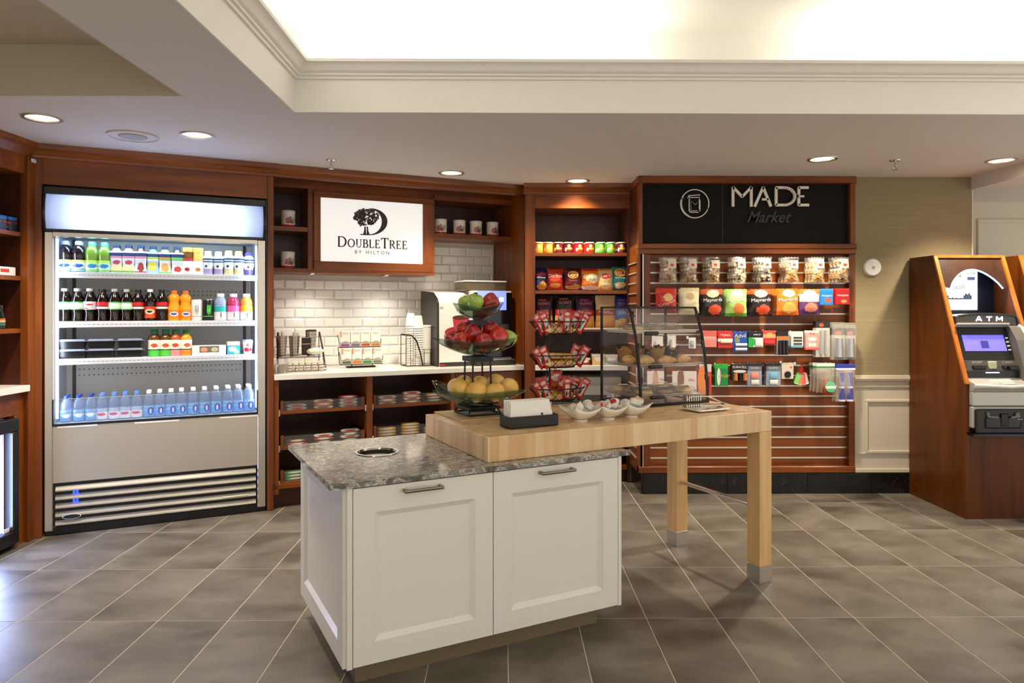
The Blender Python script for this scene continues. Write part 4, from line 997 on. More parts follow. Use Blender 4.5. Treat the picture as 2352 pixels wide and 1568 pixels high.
# the big D: a crescent bowl and a foot
def crescent(cx, cy, ro, ri, sh, a0, a1, n=28):
    o_ = arc(cx, cy, ro[0], ro[1], a0, a1, n); i_ = arc(cx + sh, cy, ri[0], ri[1], a1, a0, n)
    return o_ + i_
b = B(); b.prism([wz(*p) for p in crescent(850, 509, (40, 31), (29, 29), -2, 82, -88)], 'xz', 0.2595, 0.2615); b.build('letter_d_bowl', M_LOGO, sc)
b = B(); b.prism([wz(*p) for p in [(826, 539), (828, 537), (850, 537.5), (852, 540), (840, 540)]], 'xz', 0.2595, 0.2615)
b.prism([wz(*p) for p in [(834, 538), (836.5, 529), (837, 520), (840, 520), (840.5, 530), (841, 538)]], 'xz', 0.2592, 0.2615)
b.prism([wz(*p) for p in [(842, 538), (842.5, 530), (842, 520), (845, 520), (846, 530), (849, 538)]], 'xz', 0.2592, 0.2615); b.build('trunk', M_LOGO, sc)
b = B(); rr = random.Random(5); q = 0
while q < 330:
    x = rr.uniform(-1, 1); z = rr.uniform(-1, 1)
    wl = 1.0 if z < 0.2 else 0.8
    if x * x / (wl * wl) + z * z > 1.0: continue
    cx, cy = 841 + x * 29, 500 + z * 21.5
    if z > 0.75 and abs(x) < 0.35: continue
    r_ = rr.uniform(0.9, 2.3); k0 = rr.uniform(0, 6)
    b.prism([wz(cx + r_ * (1 + 0.35 * (k % 2)) * math.cos(k0 + k * PI / 4), cy + r_ * (1 + 0.35 * (k % 2)) * math.sin(k0 + k * PI / 4)) for k in range(8)], 'xz', 0.2592 - 0.0001 * (q % 5), 0.2615); q += 1
b.build('tree_crown', M_LOGO, sc)
# capital letters with serifs
def serif_word(par):
    def glyph(ch, x, y0, h, b):
        """returns advance; x in photo px from left, baseline rising to the right handled by caller"""
        tk, tn = h * 0.15, h * 0.078
        def S(x0, y0_, x1, y1_, w):
            b.ribbon([wz(*P(x0, y0_)), wz(*P(x1, y1_))], w * pxm, 0.2592, 0.2612)
        def P(u, v): return (x + u * h, y0 - v * h + slope * (u * h))
        def ser(u, v, w=0.22): S(u - w / 2, v, u + w / 2, v, tn)
        def A(cx, cy, rx, ry, a0, a1, thick, n=14):
            pts = [P(cx + rx * math.cos(math.radians(a0 + (a1 - a0) * i / n)), cy + ry * math.sin(math.radians(a0 + (a1 - a0) * i / n))) for i in range(n + 1)]
            for i in range(n):
                am = math.radians(a0 + (a1 - a0) * (i + .5) / n); w = tn + (thick - tn) * abs(math.cos(am)) ** 1.2
                b.ribbon([wz(*pts[i]), wz(*pts[i + 1])], w * pxm, 0.2592, 0.2612)
        if ch == 'D': S(.13, 0, .13, 1, tk); ser(.13, 0.02); ser(.13, .98); S(.1, .98, .4, .98, tn); S(.1, .02, .4, .02, tn); A(.38, .5, .42, .48, 90, -90, tk); return .93
        if ch == 'O': A(.42, .5, .38, .49, 0, 360, tk, 22); return .92
        if ch == 'U': S(.14, 1, .14, .3, tk); S(.62, 1, .62, .3, tn); A(.38, .32, .24, .31, 180, 360, tn); ser(.14, .98); ser(.62, .98); return .82
        if ch == 'B': S(.13, 0, .13, 1, tk); ser(.1, .98); ser(.1, .02); S(.1, .98, .33, .98, tn); S(.13, .52, .35, .52, tn); S(.1, .02, .36, .02, tn); A(.32, .75, .2, .23, 90, -90, tk); A(.34, .27, .26, .25, 90, -90, tk); return .72
        if ch == 'L': S(.13, 0, .13, 1, tk); ser(.13, .98); S(.06, .02, .56, .02, tn); S(.56, .0, .58, .2, tn); return .68
        if ch == 'E': S(.13, 0, .13, 1, tk); S(.04, .98, .5, .98, tn); S(.04, .02, .56, .02, tn); S(.13, .52, .4, .52, tn); S(.5, 1, .5, .82, tn); S(.56, 0, .59, .2, tn); S(.4, .6, .4, .44, tn); return .70
        if ch == 'T': S(.36, 0, .36, 1, tk); ser(.36, .02); S(.04, .97, .68, .97, tn); S(.04, 1, .03, .8, tn); S(.68, 1, .69, .8, tn); return .76
        if ch == 'R': S(.13, 0, .13, 1, tk); ser(.13, .02); ser(.1, .98); S(.1, .98, .34, .98, tn); S(.13, .5, .36, .5, tn); A(.33, .74, .22, .24, 90, -90, tk); S(.34, .5, .66, .02, tk * .9); ser(.68, .02, .14); return .78
    x = 775.5
    for i, ch in enumerate('DOUBLETREE'):
        big = ch in 'DT' and i in (0, 6)
        h = 23.5 if big else 18.5
        y = 566 + (x - 775) * 0.0375
        b = B(); adv = glyph(ch, x, y, h, b)
        b.build('letter', M_LOGO, par); x += adv * h * 1.075
slope = 0.0375; pxm = 0.0035
serif_word(sc)
a0, a1 = wz(815.5, 581), wz(894, 581)
lettering('B Y   H I L T O N', a1[0] - a0[0], 0.0265, M_LOGO, sc, (a0[0] + a1[0]) / 2, wz(855, 579.5)[1], 0.2605, name='small_lettering')
c_ = wz(898, 576); lettering('TM', 0.010, 0.005, M_LOGO, sc, c_[0], c_[1], 0.2605, name='small_lettering')
# decorated tins on the upper shelves
M_TIN = prt('tin_print', [(0, '#b02a1c'), (0.17, '#efe9e0'), (0.9, '#f3efe8')], [(0.3, 0.45, 0.16, 0.22, '#c86a58'), (0.55, 0.38, 0.2, 0.16, '#6b5a52'), (0.72, 0.5, 0.12, 0.2, '#c79a74'), (0.45, 0.6, 0.1, 0.14, '#7a86a0')], 0.3)
PROTO['tin'] = ('cookie_tin', [('tin', B().lathe([(0, 0), (0.050, 0.0), (0.0515, 0.004), (0.050, 0.008), (0.050, 0.108)], 20, caps=False).mesh('tin', M_TIN, True), None), ('lid', B().lathe([(0.052, 0.106), (0.052, 0.120), (0.049, 0.124), (0, 0.124)], 20).mesh('lid', M_WPLAS, True), None)])
for px, z, lb in ((662, 1.978, 'in the upper left cubby'), (661, 1.675, 'in the lower left cubby')):
    inst('tin', 'white lidded cookie tin with a city picture ' + lb, 'tin', W.p(W.S(px, 0.34), 0.34, z), W.a + 0.3, 'cookie tins')
for i, px in enumerate((1012, 1055, 1093, 1131)):
    inst('tin', 'white lidded cookie tin, %s on the shelf right of the logo screen' % nth(i), 'tin', W.p(W.S(px, 0.34), 0.34, 1.982), W.a - 0.2 + 0.15 * i, 'cookie tins')
CT = 0.925
# ---- condiment rack
def wire(par, pts, r=0.0022, name='wire', m=None, closed=False): return B().tube(pts, r, 6, closed).build(name, m or M_BRONZE, par, True)
sL, tL = W.S(690, 0.25), 0.22
cr = thing('condiment_rack', 'bronze wire condiment rack with metal stick holders and sweetener basket', 'rack', W.p(sL, tL, CT), W.a)
# front basket
bw, bd = 0.16, 0.10
for z in (0.01, 0.03, 0.05):
    wire(cr, [(-bw, -bd, z), (bw, -bd, z), (bw, 0.03, z), (-bw, 0.03, z)], 0.0022 if z < 0.05 else 0.003, 'basket_rail', closed=True)
for i in range(7):
    x = -bw + 2 * bw * i / 6; wire(cr, [(x, 0.03, 0.01), (x, -bd, 0.01), (x, -bd, 0.05)], 0.0018, 'basket_wire')
# raised rear shelf
for z in (0.095, 0.115): wire(cr, [(-bw, 0.03, z), (bw * 0.9, 0.03, z), (bw * 0.9, 0.14, z), (-bw, 0.14, z)], 0.0024, 'shelf_rail', closed=True)
for s_ in (-1, 1):
    pts = [(s_ * bw * 0.93, 0.10, 0.28), (s_ * bw * 0.95, 0.07, 0.24), (s_ * bw, 0.03, 0.16), (s_ * bw * 1.02, 0.0, 0.09), (s_ * bw * 1.03, -0.02, 0.055)]
    B().tube(pts, 0.007, 8, flat=0.6).build('curved_side', M_BRONZE, cr, True)
    wire(cr, [(s_ * bw * 0.93, 0.12, 0.0), (s_ * bw * 0.93, 0.12, 0.28)], 0.003, 'post')
M_PERF = mat('perforated_steel', '#c9c2b6', 0.32, metal=0.75)
for i, x in enumerate((-0.125, -0.035, 0.085)):
    hc = 0.155 if i < 2 else 0.185
    cup = B().lathe([(0.0, 0.10), (0.030, 0.10), (0.040, 0.10 + hc), (0.037, 0.10 + hc), (0.028, 0.106)], 20, c=(x, 0.085), caps=False).build('stick_holder', M_PERF, cr, True)
    b = B()
    for k in range(12):
        for q in range(7):
            a = k * PI / 6; z = 0.115 + q * hc / 7.5; r = 0.0302 + 0.0098 * (z - 0.10) / hc
            d = Vector((math.cos(a), math.sin(a), 0)); c = Vector((x, 0.085, z)) + d * r; tq = Vector((-d.y, d.x, 0)) * 0.003
            vv = [b.bm.verts.new(c + tq * u + Vector((0, 0, 0.003 * w)) + d * 0.0006) for u, w in ((-1, -1), (1, -1), (1, 1), (-1, 1))]; b._f(vv)
    b.build('perforations', M_INK, cup)
M_STIR = mat('stir_stick', '#efe8da', 0.7)
for i, x in enumerate((-0.125, -0.035)):
    b = B()
    for k in range(12):
        a = R.uniform(0, 2 * PI); r = R.uniform(0, 0.024)
        p0 = Vector((x + r * .5 * math.cos(a), 0.085 + r * .5 * math.sin(a), 0.11)); p1 = Vector((x + r * 1.3 * math.cos(a), 0.085 + r * 1.3 * math.sin(a), 0.272 + R.uniform(0, 0.018)))
        b.tube([p0, p1], 0.0028, 5)
    o = b.build('stir_stick_bundle', M_STIR, None, loc=W.p(sL, tL, CT), rz=W.a); tag(o, 'bundle of white stir sticks in the %s metal holder' % ('left' if i == 0 else 'middle'), 'stir sticks', None, 'stuff')
for i in range(4):
    o = B().box(-0.028, 0.028, -0.0025, 0.0025, 0, 0.19).build('napkin_packet', mat('kraft_brown', '#4a3620', 0.7), None, loc=W.p(sL, tL, CT) + W.u * (0.085 + 0.003 * i - 0.004) + W.v * (0.065 + 0.012 * i) + Vector((0, 0, 0.108)), rz=(0.0, 0.04 * (i - 1.5), W.a + 0.1 * (i - 1)))
    tag(o, 'brown paper sleeve standing in the right metal holder', 'paper', 'brown paper sleeves')
o = thing('sleeve_box', 'dark brown upright box on the condiment rack', 'box', W.p(sL, tL, CT) + W.u * 0.045 + W.v * 0.05 + Vector((0, 0, 0.116)), W.a)
B().box(-0.032, 0.032, -0.016, 0.016, 0, 0.125, bev=0.003).build('box', mat('dark_brown_card', '#2a1208', 0.5), o); B().box(-0.033, 0.033, -0.017, 0.017, 0.075, 0.082).build('band', mat('tan_band', '#a58c6c', 0.5), o)
PROTO['creamer'] = ('creamer_cup', [('cup', B().lathe([(0, 0), (0.0135, 0), (0.0175, 0.026), (0.0195, 0.0265)], 12, caps=False).mesh('cup', mat('creamer_white', '#f2ede2', 0.4), True), None), ('lid', B().lathe([(0.0195, 0.0265), (0.0195, 0.0285), (0, 0.029)], 12).mesh('lid', mat('creamer_lid', '#e8e0d0', 0.4), True), None)])
n = 0
for lay in range(2):
    for q in range(2):
        for i in range(7):
            if i == 0 and lay == 1: continue
            inst('creamer', 'white creamer cup, %s in the %s row, %s layer of the condiment basket' % (nth(i), ('front', 'rear')[q], ('lower', 'upper')[lay]), 'creamer', W.p(sL - 0.135 + i * 0.044 + 0.006 * q, tL - 0.07 + q * 0.045 + lay * 0.012, CT + 0.012 + lay * 0.030), W.a, 'creamer cups in the condiment basket')
o = thing('sweetener_bag', 'pale green crumpled plastic bag of sweeteners on the condiment rack', 'bag', W.p(sL, tL, CT) + W.u * 0.105 + W.v * 0.02 + Vector((0, 0, 0.117)), W.a)
def lump(u, v):
    a = 2 * PI * u; r = math.sin(PI * v) * (1 + 0.12 * math.sin(5 * a) + 0.1 * math.sin(3 * a + 4 * v)); return (0.062 * r * math.cos(a), 0.04 * r * math.sin(a), 0.024 - 0.024 * math.cos(PI * v) * (1 + .1 * math.sin(7 * a)))
B().grid(20, 8, lump).build('bag', mat('pale_green_film', '#d9e2cc', 0.3), o, True)
# plastic packet box in front
o = thing('packet_box', 'clear plastic box of brown sugar packets at the counter corner', 'box', W.p(W.S(645, 0.09), 0.10, CT), W.a)
B().box(-0.075, 0.045, -0.05, 0.04, 0.0, 0.003).build('floor_pane', M_CLEARP, o)
for a in ((-0.075, 0.045, -0.05, -0.047), (-0.075, 0.045, 0.037, 0.04), (-0.075, -0.072, -0.05, 0.04), (0.042, 0.045, -0.05, 0.04)): B().box(*a, 0.003, 0.10).build('pane', M_CLEARP, o)
for i in range(8):
    q = ob('sugar_packet', B().box(-0.02, 0.02, -0.0015, 0.0015, 0, 0.06, bev=0.001).mesh('sugar_packet', mat('packet_brown', '#6a4a38', 0.5) if i % 3 else mat('packet_white', '#d8d0c8', 0.5)), None, W.p(W.S(645, 0.09) - 0.05 + 0.011 * i, 0.10 + R.uniform(-.01, .01), CT + 0.004), (0.15 * R.uniform(-1, 1), 0.2 * R.uniform(-1, 1), W.a + 0.4))
    tag(q, 'small sugar packet standing in the clear plastic box', 'packet', 'sugar packets')
# ---- tea rack
sT, tT = W.S(829, 0.36), 0.36
tr_ = thing('tea_rack', 'bronze wire two tier rack holding eight tea boxes', 'rack', W.p(sT, tT, CT), W.a)
hw = 0.158
B().box(-0.11, 0.11, -0.03, 0.05, 0.0, 0.012, bev=0.004).build('base', M_BRONZE, tr_)
wire(tr_, [(-0.08, -0.02, 0.006), (-0.08, -0.045, 0.022), (-0.08, -0.03, 0.03)], 0.003, 'foot'); wire(tr_, [(0.08, -0.02, 0.006), (0.08, -0.045, 0.022), (0.08, -0.03, 0.03)], 0.003, 'foot')
def tier(z, y):
    wire(tr_, [(-hw - 0.012, y - 0.01, z + 0.095), (-hw, y - 0.045, z), (hw, y - 0.045, z), (hw + 0.012, y - 0.01, z + 0.06)], 0.003, 'tier_wire')
    wire(tr_, [(-hw, y - 0.045, z + 0.035), (hw, y - 0.045, z + 0.035)], 0.0022, 'tier_front')
    wire(tr_, [(-hw, y - 0.045, z), (-hw, y + 0.03, z), (hw, y + 0.03, z), (hw, y - 0.045, z)], 0.0026, 'tier_base')
tier(0.026, 0.0); tier(0.155, 0.055)
wire(tr_, [(-hw, 0.03, 0.026), (-hw, 0.085, 0.155)], 0.003, 'back_post'); wire(tr_, [(hw, 0.03, 0.026), (hw, 0.085, 0.155)], 0.003, 'back_post')
TEA = [['#9a4f8c', '#7f7488', '#c85a20', '#c98226'], ['#5a6a4e', '#e08a2a', '#3e9a4a', '#7c8a70']]
for r_ in range(2):
    for i in range(4):
        x = -hw + 0.039 + i * 0.0795; z = 0.155 if r_ == 0 else 0.026; y = 0.055 if r_ == 0 else 0.0
        t = thing('tea_box', 'white tea box, %s of the %s tier, with a %s slot' % (ORD[i] if i else 'leftmost', 'upper' if r_ == 0 else 'lower', (('purple', 'grey', 'rust', 'amber'), ('sage', 'orange', 'green', 'grey green'))[r_][i]), 'tea box', W.p(sT + x, tT + y, CT + z + 0.004), W.a, 'tea boxes')
        B().box(-0.038, 0.038, -0.040, 0.026, 0, 0.122, bev=0.0015).build('carton', M_PAPER, t)
        B().box(-0.033, 0.033, -0.0415, -0.0395, 0.004, 0.022, bev=0.006).build('slot', mat('tea' + TEA[r_][i], TEA[r_][i], 0.6), t)
        lettering('TAZO', 0.050, 0.013, mat('tea_ink', '#8b8378', 0.6), t, 0.0, 0.104, -0.0412)
        b = B(); b.ribbon([(-0.015, 0.035), (0.0, 0.042), (0.02, 0.04)], 0.004, -0.0412, -0.0405); b.build('leaf_print', mat('leaf_ink' + str((i + r_) % 3), ('#5b7048', '#c0492e', '#8a7a3a')[(i + r_) % 3], 0.6), t)
        if i == 0 or r_ == 1: B().box(-0.0385, -0.028, -0.0412, -0.0402, 0.075, 0.122).build('corner_print', mat('tea_orange', '#e0935c', 0.6), t)
# ---- cup rack with stacks of paper cups
sC, tC = W.S(957, 0.30), 0.30
cu = thing('cup_rack', 'dark wire cup rack with curved side rails beside the coffee machine', 'rack', W.p(sC, tC, CT), W.a)
for y in (-0.06, 0.08):
    B().tube([(-0.105, y, 0.25), (-0.06, y, 0.245), (-0.02, y, 0.20), (0.01, y, 0.11), (0.03, y, 0.006)], 0.006, 8).build('curved_rail', M_BRONZE, cu, True)
    wire(cu, [(-0.105, y, 0.25), (-0.105, y, 0.006)], 0.003, 'post')
for z in (0.006,): wire(cu, [(-0.105, -0.06, z), (0.125, -0.06, z), (0.125, 0.08, z), (-0.105, 0.08, z)], 0.004, 'base_rail', closed=True)
for z in (0.02, 0.13): wire(cu, [(0.075 + 0.052 * math.cos(a * PI / 10), 0.0 + 0.052 * math.sin(a * PI / 10), z) for a in range(20)], 0.0022, 'cup_ring', closed=True)
for a in range(6): wire(cu, [(0.075 + 0.052 * math.cos(a * PI / 3), 0.052 * math.sin(a * PI / 3), 0.006), (0.075 + 0.052 * math.cos(a * PI / 3), 0.052 * math.sin(a * PI / 3), 0.13)], 0.002, 'cup_wire')
for x in (-0.07, -0.03): wire(cu, [(x, -0.06, 0.006), (x, -0.06, 0.235)], 0.002, 'post')
M_CUP = mat('paper_cup', '#f0ece6', 0.5)
def cupstack(kind, nring, h, r, lidded):
    """inverted cups nested one over the other: rims show as rings"""
    parts = []
    step = (h - 0.10) / nring
    for i in range(nring):
        z = i * step
        last = i == nring - 1
        pr = [(r, z), (r + 0.002, z + 0.002), (r, z + 0.005), (r - 0.002, z + 0.006), (r - 0.003, z + step + 0.004)] if not last else [(r, z), (r + 0.002, z + 0.002), (r, z + 0.005), (r - 0.012, z + 0.10), (0, z + 0.10)]
        parts.append(('cup', B().lathe(pr, 18, caps=False).mesh('cup', M_CUP, True)))
    return parts
def place_stack(label, s, t, h, nring, r, nm):
    for i, (pn, me) in enumerate(cupstack(nm, nring, h, r, False)):
        o = ob('paper_cup', me, None, W.p(s, t, CT + 0.008), W.a); tag(o, '%s cup from the bottom, white paper, in the %s' % (('lowest' if i == 0 else ORD[i]), label), 'cup', 'paper cups in the rack')
place_stack('rear tall cup stack', sC - 0.035, tC + 0.045, 0.43, 17, 0.040, 'a')
place_stack('middle cup stack', sC + 0.015, tC + 0.0, 0.41, 17, 0.040, 'b')
for i in range(1):
    t = thing('lid_stack_sleeve', 'white sleeve of cup lids standing in the front ring of the cup rack', 'lids', W.p(sC + 0.075, tC, CT + 0.008), W.a)
    B().lathe([(0, 0), (0.041, 0.0), (0.043, 0.30), (0.045, 0.302), (0.045, 0.312), (0.036, 0.316), (0, 0.316)], 22, caps=False).build('sleeve', M_WPLAS, t, True)
# ---- coffee machine
sM0, sM1 = W.S(998, 0.20), W.S(1170, 0.20)
cm = thing('coffee_machine', 'large white and black bean to cup coffee machine with touch screen', 'coffee machine', W.p(sM0, 0.14, CT), W.a)
mw_ = sM1 - sM0
wl = mw_ * 0.46
M_MACH = mat('machine_white', '#e9e6e0', 0.25, coat=0.3); M_MDK = mat('machine_dark', '#2a2420', 0.3)
pf = [(0.0, 0.0), (0.0, 0.50), (0.02, 0.53), (0.12, 0.585), (0.36, 0.60), (0.40, 0.60), (0.40, 0.0)]
B().prism(pf, 'yz', 0.016, wl).build('left_housing', M_MACH, cm)
B().prism([(y - 0.0, z) for y, z in pf], 'yz', 0.0, 0.0158).build('side_panel', M_MDK, cm)
B().box(0.016, wl - 0.004, -0.006, 0.0, 0.03, 0.50, bev=0.003).build('front_door', M_MACH, cm)
B().box(0.02, 0.05, -0.009, -0.005, 0.455, 0.475, bev=0.002).build('door_catch', mat('catch_grey', '#b8b4ac', 0.4), cm)
B().box(0.02, wl, -0.012, 0.0, 0.0, 0.03).build('foot_strip', M_MDK, cm)
b = B(); b.box(0.02, 0.06, -0.0135, -0.011, 0.008, 0.018); b.build('red_badge', mat('badge_red', '#b8251c', 0.4), cm)
# cup picture on the door: saucer and cup in red
def disc(cx, cz, rx, rz, y, m, nm, n=22):
    b = B(); b.prism([(cx + rx * math.cos(2 * PI * i / n), cz + rz * math.sin(2 * PI * i / n)) for i in range(n)], 'xz', y, y + 0.0012); return b.build(nm, m, cm)
M_CUPR = mat('cup_picture_red', '#a01820', 0.3)
disc(wl * 0.60, 0.27, wl * 0.40, 0.045, -0.0072, M_CUPR, 'saucer_print')
b = B(); b.prism([(wl * 0.42, 0.385), (wl * 0.46, 0.30), (wl * 0.62, 0.27), (wl * 0.80, 0.285), (wl * 0.90, 0.385)], 'xz', -0.0084, -0.0074); b.build('cup_print', mat('cup_picture_red2', '#b8222c', 0.3), cm)
disc(wl * 0.66, 0.385, wl * 0.24, 0.018, -0.0094, mat('coffee_print', '#4a1c14', 0.3), 'coffee_print')
B().box(wl, mw_, 0.02, 0.40, 0.0, 0.60, bev=0.004).build('right_housing', M_MACH, cm)
B().box(wl + 0.012, mw_ - 0.008, -0.012, 0.02, 0.06, 0.585, bev=0.006).build('front_panel', mat('gloss_black', '#0c0c0e', 0.12), cm)
x0, z0 = W.at(1097, 712, 0.125); x1, z1 = W.at(1163, 668, 0.125)
x0 -= sM0; x1 -= sM0; z0 -= CT; z1 -= CT
tsn = B().box(x0, x1, -0.0155, -0.0118, z0, z1).build('touch_screen', mat('touch_blue', '#7f94f0', 0.3, emit=0.9), cm)
B().box(x0 + 0.15 * (x1 - x0), x0 + 0.62 * (x1 - x0), -0.0162, -0.0152, z0 + 0.62 * (z1 - z0), z0 + 0.68 * (z1 - z0)).build('screen_text', mat('screen_pale', '#dfe4ff', 0.3, emit=1.0), tsn)
B().box(x0 + 0.74 * (x1 - x0), x0 + 0.9 * (x1 - x0), -0.0162, -0.0152, z0 + 0.45 * (z1 - z0), z0 + 0.66 * (z1 - z0)).build('screen_icon', mat('screen_pale', '#dfe4ff', 0.3, emit=1.0), tsn)
B().box(wl + 0.05, mw_ - 0.05, -0.05, -0.012, 0.28, 0.33, bev=0.008).build('spout', M_MDK, cm)
B().box(wl + 0.0, mw_, -0.07, 0.02, 0.0, 0.045, bev=0.006).build('drip_tray', M_MDK, cm)
B().box(wl + 0.02, mw_ - 0.02, -0.066, -0.012, 0.045, 0.049).build('drip_grate', M_STEEL, cm)
hp = B().box(wl * 0.86, mw_ - 0.03, 0.06, 0.30, 0.60, 0.672, bev=0.006).build('bean_hopper', clear('hopper_smoke', '#8a7a5c', 0.35, 0.05, 0.6, tint='#d8ccb0'), cm)
B().box(wl * 0.86 + 0.01, mw_ * 0.62, 0.07, 0.29, 0.602, 0.64).build('beans', mat('coffee_beans', '#3a2a18', 0.7, bump=((90, 90, 90), 0.8, 0.01), var=('#6a5434', (120, 120, 120), 1)), hp)
B().box(mw_ * 0.64, mw_ - 0.04, 0.07, 0.29, 0.602, 0.645).build('beans', MATS['coffee_beans'], hp)
B().box(wl * 0.85, mw_ - 0.026, 0.055, 0.305, 0.672, 0.684, bev=0.003).build('hopper_lid', M_WPLAS, hp)

# ---------------------------------------------------------------- pull out trays with wrapped bars
BARC = {'silver': '#b7b9b8', 'orange': '#d07a34', 'red': '#b0282a', 'white': '#dcd8cc', 'green': '#2f9a4a', 'gold': '#d8a83a', 'brown': '#5a3626', 'yellow': '#e0bb48'}
def bar_mesh(L_, w, h, m, n=8):
    b = B()
    def fn(u, v):
        x = (u - 0.5) * L_; a = 2 * PI * v; e = min(1.0, max(0.0, (0.5 - abs(u - 0.5)) / 0.10)) ** 0.5
        return (x, w / 2 * (0.95 + 0.05 * e) * max(-1, min(1, 1.35 * math.cos(a))), h / 2 * (0.12 + 0.88 * e) * max(-1, min(1, 1.35 * math.sin(a))) + h / 2)
    b.grid(n, 12, fn)
    return b.mesh('candy_bar', m, True)
for k, c in BARC.items():
    PROTO['bar_' + k] = ('candy_bar', [('wrapper', bar_mesh(0.14, 0.042, 0.022, prt('pr_bar_' + k, [(0, c)], [(0.5, 0.5, 0.3, 0.3, '#efe6d8' if k not in ('white', 'silver') else '#b03a2a')], 0.25, axis='Z')), None)])
def tray(px0, px1, pyt, pyb, contents, where, slide_left=True):
    s0, zt = W.at(px0, pyt[0], 0.02); s1, _ = W.at(px1, pyt[1], 0.02); _, zb = W.at(px0, pyb, 0.02)
    t = thing('pullout_tray', 'wooden pull out tray with glass front, ' + where, 'drawer', W.p(s0, 0.02, zb), W.a, 'pull out trays'); w = s1 - s0; h = zt - zb
    B().box(0, w, 0, 0.018, 0, 0.022, bev=0.001).build('front_rail', M_WOODH, t)
    B().box(0, 0.02, 0, 0.018, 0.022, h, bev=0.001).build('front_post', M_WOOD, t); B().box(w - 0.02, w, 0, 0.018, 0.022, h, bev=0.001).build('front_post', M_WOOD, t)
    B().box(0.02, w - 0.02, 0.006, 0.010, 0.022, h - 0.004).build('glass', M_GLASS, t)
    B().box(0.004, w - 0.004, 0.018, 0.42, 0.004, 0.016).build('bottom', M_WOODD, t)
    B().box(0.0, 0.014, 0.018, 0.42, 0.004, h * 0.9).build('side', M_WOODD, t); B().box(w - 0.014, w, 0.018, 0.42, 0.004, h * 0.9).build('side', M_WOODD, t)
    for x in (-0.014, w + 0.002): B().box(x, x + 0.012, -0.004, 0.03, -0.012, 0.034, bev=0.001).build('slide_bracket', M_ALU, t)
    for (f, cols, lab) in contents:
        for i, c in enumerate(cols):
            inst('bar_' + c, '%s wrapped bar, layer %s of the stack at %s of the tray %s' % (c, ('one', 'two', 'three', 'four', 'five')[i], lab, where), 'candy bar', W.p(s0 + w * f, 0.02 + 0.075, zb + 0.017 + i * 0.0215), W.a + R.uniform(-.12, .12), 'wrapped bars in the pull out trays')
tray(644, 838, (921, 908), 952, [(0.2, ['silver', 'silver'], 'left'), (0.52, ['white', 'orange', 'white'], 'centre'), (0.82, ['silver', 'white', 'silver', 'red'], 'right')], 'upper left')
tray(858, 1034, (907, 899), 938, [(0.2, ['silver', 'orange', 'silver'], 'left'), (0.52, ['orange', 'white', 'orange', 'white'], 'centre'), (0.82, ['green', 'red', 'gold'], 'right')], 'upper right')
tray(644, 838, (1001, 988), 1034, [(0.2, ['red', 'brown'], 'left'), (0.52, ['brown', 'red', 'white'], 'centre'), (0.84, ['brown', 'white', 'brown', 'silver'], 'right')], 'middle left')
tray(858, 1034, (980, 972), 1012, [(0.2, ['gold', 'yellow', 'gold'], 'left'), (0.5, ['yellow', 'gold', 'yellow', 'gold'], 'centre'), (0.8, ['gold', 'white'], 'right')], 'middle right')
tray(644, 838, (1081, 1066), 1115, [(0.18, ['green', 'green', 'green'], 'left'), (0.52, ['green', 'white'], 'centre')], 'lower left')
# ================================================================ SNACK SHELVES
# printed chip cans
CANS = {'orange': ('#d8831e', '#e8a040'), 'maroon': ('#5a1420', '#7a2030'), 'red': ('#a81c1e', '#c02c28'), 'green': ('#3f9a2c', '#5cb83e')}
for k, (c1, c2) in CANS.items():
    PROTO['ccan_' + k] = ('chip_can', [('tube', B().lathe([(0, 0), (0.037, 0.0), (0.0375, 0.004), (0.037, 0.008), (0.037, 0.080)], 18, caps=False).mesh('tube', prt('pr_cc_' + k, [(0, c1), (0.12, c2), (0.88, c1)], [(0.55, 0.70, 0.16, 0.16, '#f0dcb8', 0.05), (0.6, 0.45, 0.34, 0.12, '#e9c34a', 0.1), (0.22, 0.35, 0.1, 0.18, '#e8e0d0', 0.02)], 0.3), True), None),
                                    ('lid', B().lathe([(0.0385, 0.079), (0.0385, 0.086), (0.036, 0.0875), (0, 0.0875)], 18).mesh('lid', mat('can_lid', '#e4d3b4', 0.4), True), None)])
for i, (px, k) in enumerate(zip((1237, 1259, 1282, 1305, 1329, 1354, 1380, 1403, 1427), ('orange', 'orange', 'maroon', 'maroon', 'red', 'red', 'green', 'green', 'maroon'))):
    for q in range(2):
        inst('ccan_' + k, '%s chip can, %s %s can shelf' % (k, nth(i), 'at front of the' if q == 0 else 'in back row of'), 'can', (K.S(px, YF - 5.2 + 0.06) * (1 if q == 0 else 1.0), YF + 0.062 + q * 0.085, SZ[0]), R.uniform(-.3, .3), 'chip cans on the top shelf')
